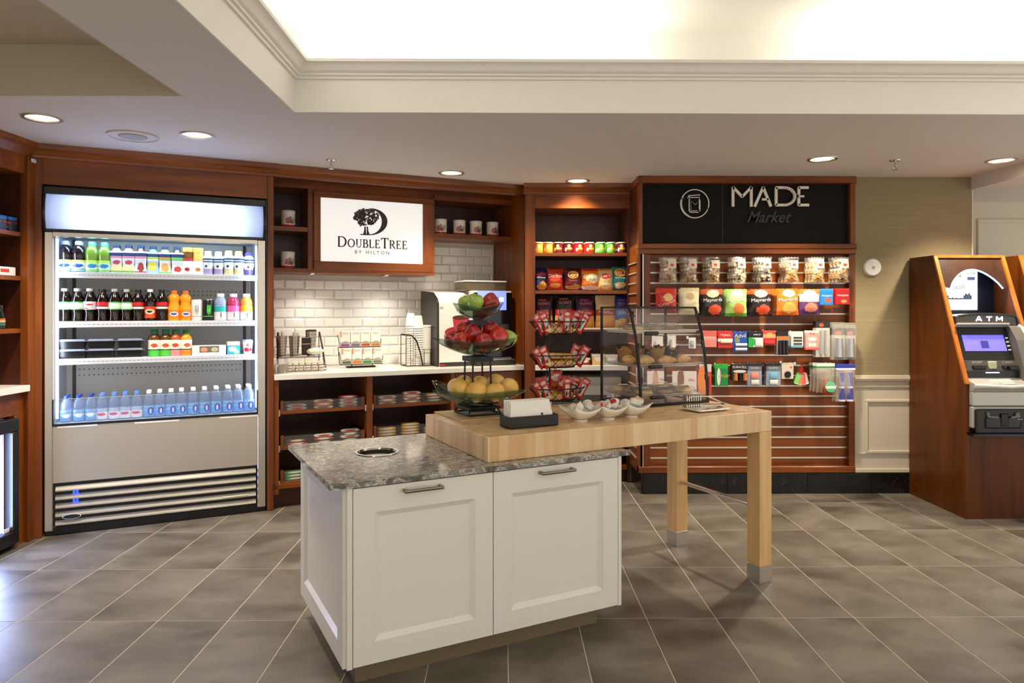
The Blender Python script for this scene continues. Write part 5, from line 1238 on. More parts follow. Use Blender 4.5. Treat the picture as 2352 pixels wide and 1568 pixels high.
# bags
def bagdepth(w, h, d, seed):
    rr = random.Random(seed); ph = [rr.uniform(0, 6) for _ in range(4)]
    def f(x, z):
        u = max(-1, min(1, 2 * x / w)); v = max(0, min(1, z / h))
        e = max(0.0, 1 - abs(u) ** 2.6) ** 0.6 * max(0.0, math.sin(PI * min(1, max(0, (v - 0.05) / 0.90)))) ** 0.55
        wr = 0.06 * math.sin(9 * v + 3 * u + ph[0]) + 0.05 * math.sin(13 * u - 6 * v + ph[1]) + 0.04 * math.sin(23 * v + ph[2])
        return -d * e * (1 + wr)
    return f
def bag_mesh(w, h, d, m, seed=0, back=0.35, crimp=True, wav=0.0):
    f = bagdepth(w, h, d, seed); b = B(); nu, nv = 10, 16
    def edge(v): return 1.0 - 0.05 * math.sin(PI * v) + 0.012 * math.sin(17 * v + seed) + wav * (math.sin(7.3 * v + seed * 1.7) * 0.6 + 0.5 * math.cos(13 * v + seed) - 0.9 * (1 - v) * v)
    b.grid(nu, nv, lambda u, v: ((u - 0.5) * w * edge(v), f((u - 0.5) * w, v * h), v * h + (0.003 * (1 if int(u * nu) % 2 else -1) if v in (0.0, 1.0) else 0)))
    b.grid(nu, nv, lambda u, v: ((u - 0.5) * w * edge(v), -f((u - 0.5) * w, v * h) * back + 0.0004, v * h + (0.003 * (1 if int(u * nu) % 2 else -1) if v in (0.0, 1.0) else 0)))
    bmesh.ops.remove_doubles(b.bm, verts=b.bm.verts, dist=0.0006)
    return b.mesh('bag', m, True, 60), f
def put_bag(par_label, cat, loc, rz, w, h, d, m, seed, texts=(), discs=(), group=None, name='chip_bag', tilt=0.0, back=0.35):
    me, f = bag_mesh(w, h, d, m, seed, back)
    t = thing(name, par_label, cat, loc, rz, group)
    if tilt: t.rotation_euler = (tilt, 0, rz)
    ob('bag', me, t)
    for (cx, cz, rx, rz_, mm) in discs:
        b = B(); n = 20
        c = b.bm.verts.new((cx * w, f(cx * w, cz * h) - 0.0022, cz * h))
        rings = []
        for k in (0.5, 1.0):
            rings.append([b.bm.verts.new((cx * w + k * rx * w * math.cos(2 * PI * i / n), f(cx * w + k * rx * w * math.cos(2 * PI * i / n), cz * h + k * rz_ * h * math.sin(2 * PI * i / n)) - 0.0022, cz * h + k * rz_ * h * math.sin(2 * PI * i / n))) for i in range(n)])
        for i in range(n):
            b._f([c, rings[0][i], rings[0][(i + 1) % n]]); b._f([rings[0][i], rings[1][i], rings[1][(i + 1) % n], rings[0][(i + 1) % n]])
        b.build('emblem', mm, t)
    for (s, cx, cz, tw, th, mm, rot) in texts:
        lettering(s, tw * w, th * h, mm, t, cx * w, cz * h, 0, fn=lambda x, z: f(x, z) - 0.0036, rot=rot)
    return t
YB = YF - 5.2 + 0.09
def bagspot(px, pt, pb, z):
    x, zt2 = K.at(px, pt, YB); return x, zt2 - z
M_YEL = mat('emblem_yellow', '#e9b93a', 0.4); M_ERED = mat('emblem_red', '#b3161c', 0.4); M_CRM = mat('cream_print', '#efe3c4', 0.5); M_PINK = mat('pink_print', '#e08a8c', 0.5); M_PBLU = mat('blue_print', '#1f3fae', 0.5); M_GLD = mat('gold_print', '#e8c04a', 0.5); M_PGRN = mat('green_print', '#2c7a3a', 0.5)
top = [
    (1242, 614, 33, 'navy chip bag with red ridged lettering', prt('bg_ruf', [(0, '#141c4e'), (0.92, '#1c2460')], [(0.55, 0.22, 0.34, 0.17, '#d89a3a'), (0.3, 0.36, 0.14, 0.1, '#3a5ab0')]), [('Ruffles', 0, 0.72, 0.85, 0.16, M_PRED, 0.1), ('All Dressed', 0, 0.56, 0.6, 0.06, M_PWHITE, 0.0)], []),
    (1275, 613, 38, 'red tortilla chip bag', prt('bg_dor', [(0, '#a8281a'), (0.3, '#b83420'), (0.9, '#6a1410')], [(0.5, 0.22, 0.34, 0.10, '#d88a3a'), (0.5, 0.5, 0.3, 0.12, '#e04a28')]), [('Doritos', 0, 0.62, 0.80, 0.15, M_PWHITE, 0.0)], []),
    (1316, 615, 42, 'dark red ketchup chip bag with yellow disc emblem', prt('bg_lay1', [(0, '#5a1418'), (0.9, '#3a0c10')], [(0.5, 0.18, 0.4, 0.12, '#c79458'), (0.3, 0.3, 0.2, 0.08, '#8a2a1c')]), [("Lay's", 0, 0.68, 0.52, 0.17, M_PWHITE, 0.08), ('Ketchup', 0, 0.44, 0.4, 0.06, M_PINK, 0.0)], [(0, 0.69, 0.30, 0.17, M_YEL), (0, 0.68, 0.27, 0.11, M_ERED)]),
    (1356, 617, 42, 'orange cheese puff bag', prt('bg_che', [(0, '#3a2a6a'), (0.12, '#e07a14'), (0.55, '#f0941c'), (0.88, '#c8281c')], [(0.6, 0.55, 0.36, 0.2, '#f6e6b8'), (0.5, 0.15, 0.5, 0.10, '#e8dcd0')]), [('Cheetos', 0, 0.66, 0.8, 0.15, M_PWHITE, 0.14), ('Puffs', 0.12, 0.5, 0.4, 0.11, M_PBLU, 0.14)], []),
    (1391, 617, 36, 'pale yellow classic chip bag', prt('bg_lay2', [(0, '#d8a23a'), (0.15, '#e4cf94'), (0.9, '#b98a30')], [(0.5, 0.22, 0.3, 0.14, '#efe2b4')]), [("Lay's", 0, 0.66, 0.55, 0.15, M_PWHITE, 0.1)], [(0, 0.66, 0.34, 0.12, M_ERED)]),
    (1424, 613, 40, 'teal chip bag leaning at the shelf end', prt('bg_lay3', [(0, '#12696c'), (0.9, '#1c8a88')], [(0.5, 0.25, 0.32, 0.12, '#d8cc98'), (0.4, 0.2, 0.2, 0.1, '#efe6c0')]), [("Lay's", 0, 0.76, 0.56, 0.17, M_PWHITE, 0.08), ('Salt & Vinegar', 0, 0.53, 0.6, 0.06, M_PWHITE, 0.0)], [(0, 0.76, 0.36, 0.17, M_YEL), (0, 0.75, 0.32, 0.12, M_ERED)])]
for i, (px, pt, wpx, lb, m, tx, ds) in enumerate(top):
    x, h = bagspot(px, pt, 0, SZ[1]); w = wpx * (YF + 0.09) / FPX
    put_bag(lb + ' on the middle snack shelf', 'snack bag', (x, 5.2 + YB, SZ[1]), R.uniform(-.08, .08), w, h, 0.032, m, i, tx, ds, 'chip bags on the middle shelf', tilt=-0.06)
    if i < 6: put_bag(lb + ', back row', 'snack bag', (x + 0.01, 5.2 + YB + 0.085, SZ[1]), 0, w, h * 1.02, 0.03, m, i + 40, tx[:1], (), 'chip bags on the middle shelf', tilt=-0.05)
low = [
    (1248, 680, 44, 'maroon kettle chip bag, jalapeno flavour', '#3a1024', 'Jalapeno', '#c43a1c'), (1297, 677, 46, 'black kettle chip bag, no salt flavour', '#0d0c0f', 'No Salt', '#c8281c'),
    (1344, 680, 44, 'plum kettle chip bag, third from the left', '#3a1430', '5 Pepper', '#b82a1e'), (1391, 678, 48, 'cream kettle chip bag, ketchup flavour', '#d8c08a', 'Ketchup', '#b8461c'), (1430, 680, 36, 'blue kettle chip bag, dill flavour', '#16308c', 'Dill Pickle', '#2a78c0')]
for i, (px, pt, wpx, lb, c, tx, cb) in enumerate(low):
    x, h = bagspot(px, pt, 0, SZ[2]); w = wpx * (YF + 0.09) / FPX
    m = prt('bg_low%d' % i, [(0, '#e0a24a' if i != 4 else '#d8c890'), (0.26, '#e8b862' if i != 4 else '#1f56b0'), (0.38, cb), (0.56, c)], [(0.5, 0.18, 0.34, 0.13, '#e8b45a'), (0.3, 0.12, 0.2, 0.1, '#f0cf88')])
    put_bag(lb + ' on lower shelf', 'snack bag', (x, 5.2 + YB, SZ[2]), R.uniform(-.06, .06), w, h, 0.036, m, i + 9, [('Miss', -0.05, 0.88, 0.40, 0.07, M_PINK, 0.1), ("Vickie's", 0, 0.78, 0.62, 0.11, M_PINK, 0.08), (tx, 0, 0.47, 0.7, 0.10, M_PWHITE, -0.08)], (), 'kettle chip bags on the lower shelf', tilt=-0.05)
# boxes on the counter below
for i, (px0, px1, pt, c, lb) in enumerate(((1330, 1356, 822, '#8a1c18', 'low dark red snack box'), (1360, 1390, 813, '#d8b468', 'cream and orange snack box'), (1390, 1420, 814, '#9ab4c4', 'pale blue snack box'), (1240, 1262, 818, '#b08a3a', 'tan snack box'))):
    a, zt2 = K.at(px0, pt, YF - 5.2 + 0.05); c2, _ = K.at(px1, pt, YF - 5.2 + 0.05)
    t = thing('snack_box', lb + ' on the short white counter', 'box', ((a + c2) / 2, YF + 0.05, 0.93)); w = (c2 - a) / 2 * 0.96; h = zt2 - 0.93
    B().box(-w, w, 0, 0.12, 0, h, bev=0.002).build('carton', prt('pr_sb%d' % i, [(0, c), (0.75, '#e8e2d2')], [(0.5, 0.5, 0.3, 0.2, '#efe8dc')]), t)
    B().box(-w * 0.7, w * 0.7, -0.001, 0.0005, h * 0.55, h * 0.7).build('stripe', M_PWHITE, t)

# ================================================================ HANGING GOODS ON THE SLAT WALL
def hook(x, z, n, L_):
    t = thing('display_hook', 'chrome peg hook, %s' % n, 'hook', (x, 5.236, z), 0, 'chrome peg hooks on the slat wall')
    B().tube([(0, 0.0, 0.0), (0, -L_, 0.0), (0, -L_ - 0.01, 0.012)], 0.0025, 6).build('prong', M_CHROME, t, True)
    B().box(-0.010, 0.010, -0.004, 0.0, -0.012, 0.012, bev=0.002).build('back_plate', M_CHROME, t)
def spot(px, pt, pb, t=-0.11):
    x, z1 = K.at(px, pt, t); _, z0 = K.at(px, pb, t); return x, z0, z1 - z0
NUTC = [('#b89468', '#7c5c3a'), ('#8a6238', '#b08a5c'), ('#b48650', '#6c4a2a'), ('#d9c9a8', '#5a3c22'), ('#3e2a1c', '#cdb890'), ('#c68a44', '#a66a2c'), ('#d2a662', '#b4823c'), ('#b88a4a', '#4a4238')]
NUTN = ['beige pretzel mix', 'dark fruit mix', 'roasted nut mix', 'yogurt and raisin mix', 'dark chocolate mix', 'cashew', 'honey peanut', 'trail mix']
def nutmat(i):
    k = NT('nuts%d' % i); tc = k.n('ShaderNodeTexCoord'); vo = k.n('ShaderNodeTexVoronoi'); vo.inputs['Scale'].default_value = 62
    k.l(tc.outputs['Object'], vo.inputs['Vector'])
    sp = k.n('ShaderNodeSeparateXYZ'); k.l(vo.outputs['Color'], sp.inputs[0])
    rp = k.n('ShaderNodeValToRGB'); rp.color_ramp.interpolation = 'CONSTANT'; e = rp.color_ramp.elements
    e[0].color = lin(NUTC[i][0]); e[1].position = 0.45; e[1].color = lin(NUTC[i][1]); x = e.new(0.75); x.color = lin('#ece0c8')
    k.l(sp.outputs[0], rp.inputs[0]); k.l(rp.outputs[0], k.b.inputs['Base Color']); k.b.inputs['Roughness'].default_value = 0.2; k.b.inputs['Coat Weight'].default_value = 0.6
    bp = k.n('ShaderNodeBump'); bp.inputs['Strength'].default_value = 0.8; bp.inputs['Distance'].default_value = 0.01
    k.l(vo.outputs['Distance'], bp.inputs['Height']); k.l(bp.outputs[0], k.b.inputs['Normal'])
    return k.m
M_FILM = clear('clear_film', '#f4efe4', 0.10, 0.12, 1.0)
for i, px in enumerate((1538.5, 1585.7, 1638, 1697.7, 1756, 1818, 1878, 1934)):
    x, z0, h = spot(px, 590, 648)
    w = 0.105; nm = nutmat(i)
    me, f = bag_mesh(w * 0.94, h * 0.80, 0.024, nm, i, 0.8, wav=0.09)
    fm, f2 = bag_mesh(w * 1.06, h, 0.0265, M_FILM, i, 0.9, wav=0.11)
    card = prt('nutcard%d' % (i % 3), [(0, '#e9dcc4'), (0.3, '#efe6d4'), (0.85, '#3a2c20' if i in (2, 3, 4) else '#efe6d4')], [(0.45, 0.35, 0.22, 0.15, '#e8502a', 0.05)])
    cb = B(); cw = w * 0.30
    cb.grid(3, 4, lambda u, v: (0.012 + (u - 0.5) * 2 * cw, f2(0.012 + (u - 0.5) * 2 * cw, h * (0.55 + 0.38 * v)) - 0.0015, h * (0.55 + 0.38 * v)))
    cme = cb.mesh('label_card', card)
    for q in range(3):
        t = thing('nut_bag', 'clear bag of %s, %s the top slat row' % (NUTN[i], 'front of' if q == 0 else 'second back on' if q == 1 else 'rearmost on'), 'snack bag', (x - 0.004 * q, 5.2 - 0.11 + 0.042 * q, z0), 0.10 - 0.05 * q, 'nut bags on the top slat row')
        ob('nuts', me, t); ob('film', fm, t); ob('label_card', cme, t)
    hook(x, z0 + h * 0.95, ORD[i] + ' of the top row of nut bags', 0.125)
CAND = [(1531, 662, 716, 46, 'red chips pouch', [(0, '#8a1612'), (0.25, '#c22a20'), (0.8, '#d83a2a')], [(0.55, 0.62, 0.24, 0.16, '#e8b878')], 'Crispers', 0.35, 2),
        (1583, 661, 722, 46, 'gold foil chips pouch', [(0, '#c9bd96'), (0.3, '#e6dcb8'), (0.85, '#d8cc9e')], [(0.5, 0.68, 0.2, 0.14, '#cfae74')], 'Crispers', 0.35, 2),
        (1635.5, 664, 725, 50, 'black and orange berry gummies bag', [(0, '#1c0c0c'), (0.62, '#26100c'), (0.8, '#c85a28')], [(0.5, 0.82, 0.28, 0.14, '#f0d8b0'), (0.6, 0.24, 0.30, 0.18, '#d8502c')], 'Maynards', 0.06, 3),
        (1690, 664, 726, 50, 'green sour gummies bag', [(0, '#4f8f30'), (0.12, '#a8cf72'), (0.62, '#b4d888'), (0.85, '#9cc862')], [(0.55, 0.82, 0.3, 0.14, '#eef0c8'), (0.6, 0.28, 0.26, 0.2, '#d87a3a')], 'Maynards', 0.1, 3),
        (1746, 664, 725, 52, 'black berry gummies bag right of the green one', [(0, '#1c0c0c'), (0.62, '#26100c'), (0.8, '#c85a28')], [(0.5, 0.82, 0.28, 0.14, '#f0d8b0'), (0.6, 0.24, 0.30, 0.18, '#d8502c')], 'Maynards', 0.06, 3),
        (1808, 663, 723, 52, 'orange peach gummies bag', [(0, '#d85a12'), (0.15, '#f0801c'), (0.8, '#e86c14')], [(0.55, 0.82, 0.3, 0.14, '#f8e2b0'), (0.55, 0.28, 0.3, 0.2, '#f6b25c')], 'Maynards', 0.1, 4),
        (1858, 664, 722, 48, 'purple fruit gummies bag', [(0, '#4a2660'), (0.2, '#6a3a78'), (0.5, '#e0d0c4'), (0.8, '#d87a3a')], [(0.5, 0.82, 0.3, 0.14, '#f4ecd0'), (0.55, 0.28, 0.3, 0.18, '#e08a6a')], 'Maynards', 0.06, 2)]
for i, (px, pt, pb, wpx, lb, bands, blobs, tx, rot, n) in enumerate(CAND):
    x, z0, h = spot(px, pt, pb); w = wpx * 5.09 / FPX
    m = prt('cand%d' % (i if i != 4 else 2), bands, blobs, 0.28, 0.3)
    me, f = bag_mesh(w, h, 0.022, m, i + 20, 0.8)
    lm = lettering(tx, w * 0.86, h * 0.17, M_PWHITE if i not in (0, 1) else M_CRM, None, 0, h * 0.58 if i > 1 else h * 0.36, 0, fn=lambda x_, z_: f(x_, z_) - 0.0025, rot=rot)
    for q in range(n):
        t = thing('candy_bag', '%s, %s the second slat row' % (lb, 'front of' if q == 0 else 'second back on' if q == 1 else 'third back on' if q == 2 else 'rearmost on'), 'candy bag', (x - 0.003 * q, 5.2 - 0.115 + 0.034 * q, z0), 0.03 * (i % 3 - 1), 'candy bags on the second slat row')
        ob('bag', me, t); ob('lettering', lm, t)
    hook(x, z0 + h * 0.95, ORD[i] + ' of the second row of candy bags', 0.125)
# flat packs and cards: (px, top, bottom, width px, label, bands, blobs, [(text, cx, cz, w, h, material)], extras, copies)
def card_pack(row, i, px, pt, pb, wpx, lb, bands, blobs, texts, extras, n, th=0.012, name='hanging_pack', cat='package', t0=-0.10, step=0.018):
    x, z0, h = spot(px, pt, pb, t0); w = wpx * (5.2 + t0) / FPX
    m = prt('cp_%s%d' % (row, i), bands, blobs, 0.35)
    me = B().box(-w / 2, w / 2, 0, 0.0025, 0, h, bev=0.0008).mesh('card', m)
    tx = [lettering(s, tw * w, thh * h, mm, None, cx * w, cz * h, -0.0012) for (s, cx, cz, tw, thh, mm) in texts]
    ex = []
    for (k, cx, cz, ew, eh, ed, em) in extras:
        b = B()
        if k == 'box': b.box(cx * w - ew * w / 2, cx * w + ew * w / 2, -ed, 0.0, cz * h - eh * h / 2, cz * h + eh * h / 2, bev=min(ew * w, eh * h, ed) * 0.3, seg=2)
        elif k == 'cyl': b.lathe([(ew * w / 2 * 0.9, -ed), (ew * w / 2, -ed * 0.7), (ew * w / 2, 0)], 16, sy=eh * h / (ew * w), M=Matrix.Translation((cx * w, 0, cz * h)) @ Matrix.Rotation(-PI / 2, 4, 'X'))
        elif k == 'hcyl': b.lathe([(0, -ew * w / 2), (eh * h / 2, -ew * w / 2), (eh * h / 2, ew * w / 2), (0, ew * w / 2)], 12, M=Matrix.Translation((cx * w, -ed, cz * h)) @ Matrix.Rotation(PI / 2, 4, 'Y'))
        elif k == 'vcyl': b.lathe([(0, -eh * h / 2), (ew * w / 2, -eh * h / 2), (ew * w / 2 * 0.85, eh * h / 2), (0, eh * h / 2)], 12, M=Matrix.Translation((cx * w, -ed, cz * h)))
        ex.append((('blister' if em in (M_CLEARP, M_FILM) else 'inset'), b.mesh('inset', em, True)))
    for q in range(n):
        pos = 'front of' if q == 0 else 'second back on' if q == 1 else 'third back on' if q == 2 else 'rearmost on'
        t = thing(name, '%s, %s %s slat row' % (lb, pos, row), cat, (x - 0.003 * q, 5.2 + t0 + step * q, z0), R.uniform(-.05, .05), 'goods on the %s slat row' % row)
        ob('card', me, t)
        for q_ in tx: ob('lettering', q_, t)
        for nm_, e in ex: ob(nm_, e, t)
    hook(x, z0 + h * 0.94, '%s of the %s row of small goods' % (ORD[i], row), -t0 + 0.03)
M_G = mat('gum_green', '#1fae4a', 0.4); M_DKB = mat('dark_bristle', '#26242a', 0.4); M_BRN = mat('amber_plastic', '#c4782a', 0.3); M_PRP = mat('purple_print', '#3a3a9c', 0.4); M_SLV = mat('silver_print', '#b9bcc0', 0.3, metal=0.6); M_ORP = mat('orange_print', '#e0641c', 0.4); M_CYN = mat('cyan_print', '#58b8d8', 0.4); M_BLP = mat('blue_pack', '#1c4fb0', 0.4)
card_pack('second', 7, 1899, 663, 700, 30, 'blue carton', [(0, '#1f7fd0'), (0.9, '#3a96e0')], [(0.6, 0.3, 0.26, 0.14, '#e8583a')], [('TROJAN', 0, 0.55, 0.8, 0.13, M_PWHITE)], [], 3, name='flat_carton')
card_pack('second', 8, 1935, 662, 699, 32, 'red carton', [(0, '#a81418'), (0.9, '#c02420')], [(0.6, 0.2, 0.22, 0.1, '#e88a4a')], [('TROJAN', 0, 0.55, 0.8, 0.13, M_PWHITE)], [], 4, name='flat_carton', step=0.014)
RC = [(1510, 772, 803, 26, 'white blister card seen through the case', [(0, '#efece6')], [], [], [('box', 0, 0.4, 0.4, 0.5, 0.008, M_WPLAS)], 1), (1543, 770, 812, 20, 'white tube pack seen through the case', [(0, '#e4e2dc')], [], [], [('vcyl', 0, 0.45, 0.4, 0.7, 0.01, M_WPLAS)], 1), (1590, 775, 800, 16, 'white clip card seen through the case', [(0, '#f0eee8')], [], [], [('box', 0, 0.45, 0.5, 0.6, 0.008, M_SLV)], 1),
      (1629, 759, 797, 34, 'pale red medicine card', [(0, '#e08a80'), (0.45, '#e4a098'), (0.6, '#d8675c')], [], [('Robaxacet', 0, 0.62, 0.8, 0.12, M_PWHITE)], [], 1), (1666, 760, 799, 34, 'red pain reliever card', [(0, '#c2281c'), (0.38, '#efece6'), (0.55, '#c82a1c')], [], [('TYLENOL', 0, 0.76, 0.72, 0.13, M_PWHITE)], [('box', 0.05, 0.4, 0.8, 0.2, 0.008, M_CRM)], 3), (1700, 761, 809, 33, 'blue pain reliever card with two white tubes', [(0, '#1c49a8'), (0.9, '#2454b4')], [(0.3, 0.6, 0.2, 0.14, '#7d8a6a')], [('Advil', 0, 0.80, 0.8, 0.17, M_CRM)], [('hcyl', 0.05, 0.37, 0.8, 0.14, 0.006, M_WPLAS), ('hcyl', 0.05, 0.15, 0.8, 0.14, 0.006, M_WPLAS)], 1),
      (1736, 761, 797, 34, 'black and green gum card', [(0, '#e4e4e0'), (0.6, '#141414')], [(0.15, 0.3, 0.3, 0.34, '#1fae4a')], [('MINT', 0.1, 0.8, 0.5, 0.09, M_PWHITE)], [('box', 0.2, 0.32, 0.5, 0.5, 0.008, M_WPLAS)], 2), (1767, 759, 793, 29, 'bright red lip balm card', [(0, '#c81c24'), (0.5, '#e8a07c'), (0.75, '#e04a44')], [(0.5, 0.7, 0.25, 0.16, '#d8b45a')], [], [('box', 0, 0.22, 0.8, 0.24, 0.01, mat('balm_red', '#d83a3a', 0.3))], 2), (1797, 761, 815, 28, 'black hair brush pack with orange header', [(0, '#8c8880'), (0.65, '#c8742a'), (0.8, '#1a1614')], [], [], [('vcyl', -0.25, 0.32, 0.25, 0.6, 0.012, M_DKB), ('vcyl', 0.05, 0.32, 0.25, 0.6, 0.014, M_DKB), ('vcyl', 0.33, 0.32, 0.25, 0.6, 0.012, M_DKB)], 2),
      (1831, 761, 798, 28, 'cyan and white lash card', [(0, '#5cb4cc'), (0.12, '#dcdcd8')], [], [], [('box', 0.05, 0.62, 0.7, 0.08, 0.004, M_DKB), ('box', 0.05, 0.44, 0.7, 0.08, 0.004, M_DKB), ('box', 0.05, 0.24, 0.7, 0.08, 0.004, M_DKB)], 3), (1866, 759, 803, 31, 'pink glasses repair card', [(0, '#d86a62'), (0.12, '#e8a89c'), (0.88, '#efe0d8')], [(0.5, 0.56, 0.32, 0.09, '#f4f0ea', 0.02), (0.35, 0.27, 0.14, 0.09, '#f4f0ea', 0.02), (0.65, 0.27, 0.14, 0.09, '#f4f0ea', 0.02)], [('Fix', 0, 0.84, 0.4, 0.1, M_PRED)], [], 2),
      (1890, 738, 820, 33, 'clear packed comb set with black header', [(0, '#c4bfb4'), (0.82, '#26221e')], [(0.4, 0.9, 0.16, 0.05, '#e8582c', 0.02)], [], [('box', 0, 0.42, 0.7, 0.72, 0.012, M_CLEARP), ('vcyl', -0.2, 0.42, 0.14, 0.66, 0.012, M_SLV), ('vcyl', 0.12, 0.42, 0.14, 0.66, 0.012, M_SLV)], 3), (1925, 740, 826, 30, 'clear bag with a grey brush, left of two', [(0, '#a8a49a'), (0.55, '#b4b0a6'), (0.66, '#1c1a18'), (0.85, '#8a867c')], [(0.5, 0.72, 0.26, 0.05, '#e8502a', 0.1)], [], [('vcyl', 0, 0.33, 0.6, 0.5, 0.016, M_SLV), ('box', 0, 0.5, 0.96, 0.9, 0.02, M_FILM)], 2), (1952, 741, 826, 26, 'clear bag with a grey brush at the right edge', [(0, '#8f8b82'), (0.55, '#a8a49a'), (0.66, '#1c1a18'), (0.85, '#8a867c')], [(0.5, 0.72, 0.26, 0.05, '#e8502a', 0.1)], [], [('vcyl', 0, 0.33, 0.6, 0.5, 0.016, M_SLV), ('box', 0, 0.5, 0.96, 0.9, 0.02, M_FILM)], 2)]
for i, r in enumerate(RC): card_pack('third', i, *r)
RD = [(1508, 852, 902, 44, 'white stocking box with bent leg picture, left one', [(0, '#e6e0d8')], [(0.45, 0.55, 0.16, 0.5, '#d0a288', 0.1), (0.7, 0.2, 0.24, 0.12, '#d0a288', 0.1)], [('Silks', 0.32, 0.62, 0.3, 0.12, M_PRED)], [], 1), (1572, 852, 902, 56, 'white stocking box with dark stocking picture', [(0, '#e6e0d8')], [(0.35, 0.6, 0.14, 0.5, '#8a5a44', 0.1), (0.45, 0.25, 0.26, 0.14, '#4a2c22', 0.1)], [('Silks', 0.30, 0.6, 0.26, 0.12, M_PRED)], [], 1), (1616, 836, 906, 36, 'orange and maroon lip care card behind the case', [(0, '#c85a1e'), (0.75, '#d8d4d8')], [(0.1, 0.5, 0.2, 0.6, '#7a1c34', 0.05), (0.42, 0.45, 0.3, 0.5, '#f08424', 0.05)], [], [('vcyl', 0.34, 0.35, 0.12, 0.5, 0.006, M_PRED)], 1),
      (1657, 836, 886, 30, 'green chewing gum card', [(0, '#1c8a44'), (0.8, '#2cae3a')], [(0.3, 0.42, 0.14, 0.4, '#e8ece0', 0.02)], [('LIP CARE', 0.18, 0.45, 0.7, 0.14, M_GLD)], [], 2), (1699, 836, 873, 38, 'black battery card with copper cells', [(0, '#141210'), (0.5, '#1a1614')], [(0.5, 0.55, 0.4, 0.09, '#dcd8d0', 0.02)], [('DURACELL', 0, 0.82, 0.85, 0.14, M_PWHITE)], [('vcyl', -0.28, 0.22, 0.3, 0.44, 0.006, M_BRN), ('vcyl', 0.02, 0.22, 0.22, 0.44, 0.006, M_PBLK), ('vcyl', 0.3, 0.22, 0.3, 0.44, 0.006, M_BRN)], 2), (1733, 834, 886, 34, 'dark blue charger card with orange plug', [(0, '#8a94b4'), (0.65, '#2a3a6a'), (0.85, '#101420')], [], [('Carefree', 0, 0.8, 0.6, 0.07, M_PWHITE)], [('box', 0, 0.47, 0.5, 0.26, 0.012, mat('coral_plug', '#e8825c', 0.4)), ('box', 0.02, 0.17, 0.55, 0.2, 0.012, M_WPLAS), ('box', 0, 0.45, 0.94, 0.86, 0.014, M_CLEARP)], 2), (1776, 834, 886, 35, 'dark blue charger card with cyan plug', [(0, '#8a9cc0'), (0.65, '#2a3a6a'), (0.85, '#101420')], [], [('Carefree', 0, 0.8, 0.6, 0.07, M_PWHITE)], [('box', 0, 0.47, 0.5, 0.26, 0.012, M_CYN), ('box', 0.02, 0.17, 0.55, 0.2, 0.012, M_WPLAS), ('box', 0, 0.45, 0.94, 0.86, 0.014, M_CLEARP)], 2),
      (1809, 833, 870, 27, 'beige card with round black item', [(0, '#d8ccb8'), (0.9, '#cabda8')], [(0.78, 0.72, 0.1, 0.07, '#e8502a', 0.02)], [], [('cyl', 0, 0.28, 0.55, 0.42, 0.008, M_PBLK)], 2)]
for i, r in enumerate(RD): card_pack('fourth', i, *r)
# key tag cluster
x, z0, h = spot(1844, 838, 884)
for i, c in enumerate(('#8ccf7a', '#f0904a', '#e8627c', '#d8d0c4')):
    t = thing('travel_tag', '%s plastic luggage tag hanging in a fan' % ('green', 'orange', 'pink', 'white')[i], 'tag', (x, 5.10 + 0.004 * i, z0 + h), 0, 'luggage tags on the fourth slat row')
    a = 0.34 - 0.2 * i
    B().box(-0.018, 0.018, -0.002, 0.0, -h, -h * 0.42, bev=0.006, M=Matrix.Rotation(a, 4, 'Y')).build('tag', mat('tag' + c, c, 0.35), t); B().tube([(0, 0, 0), (0.0 - math.sin(a) * h * .42, 0, -h * .43 * math.cos(a))], 0.0025, 5).build('strap', M_PRED, t)
hook(x, z0 + h, 'luggage tag hook of the fourth row', 0.13)
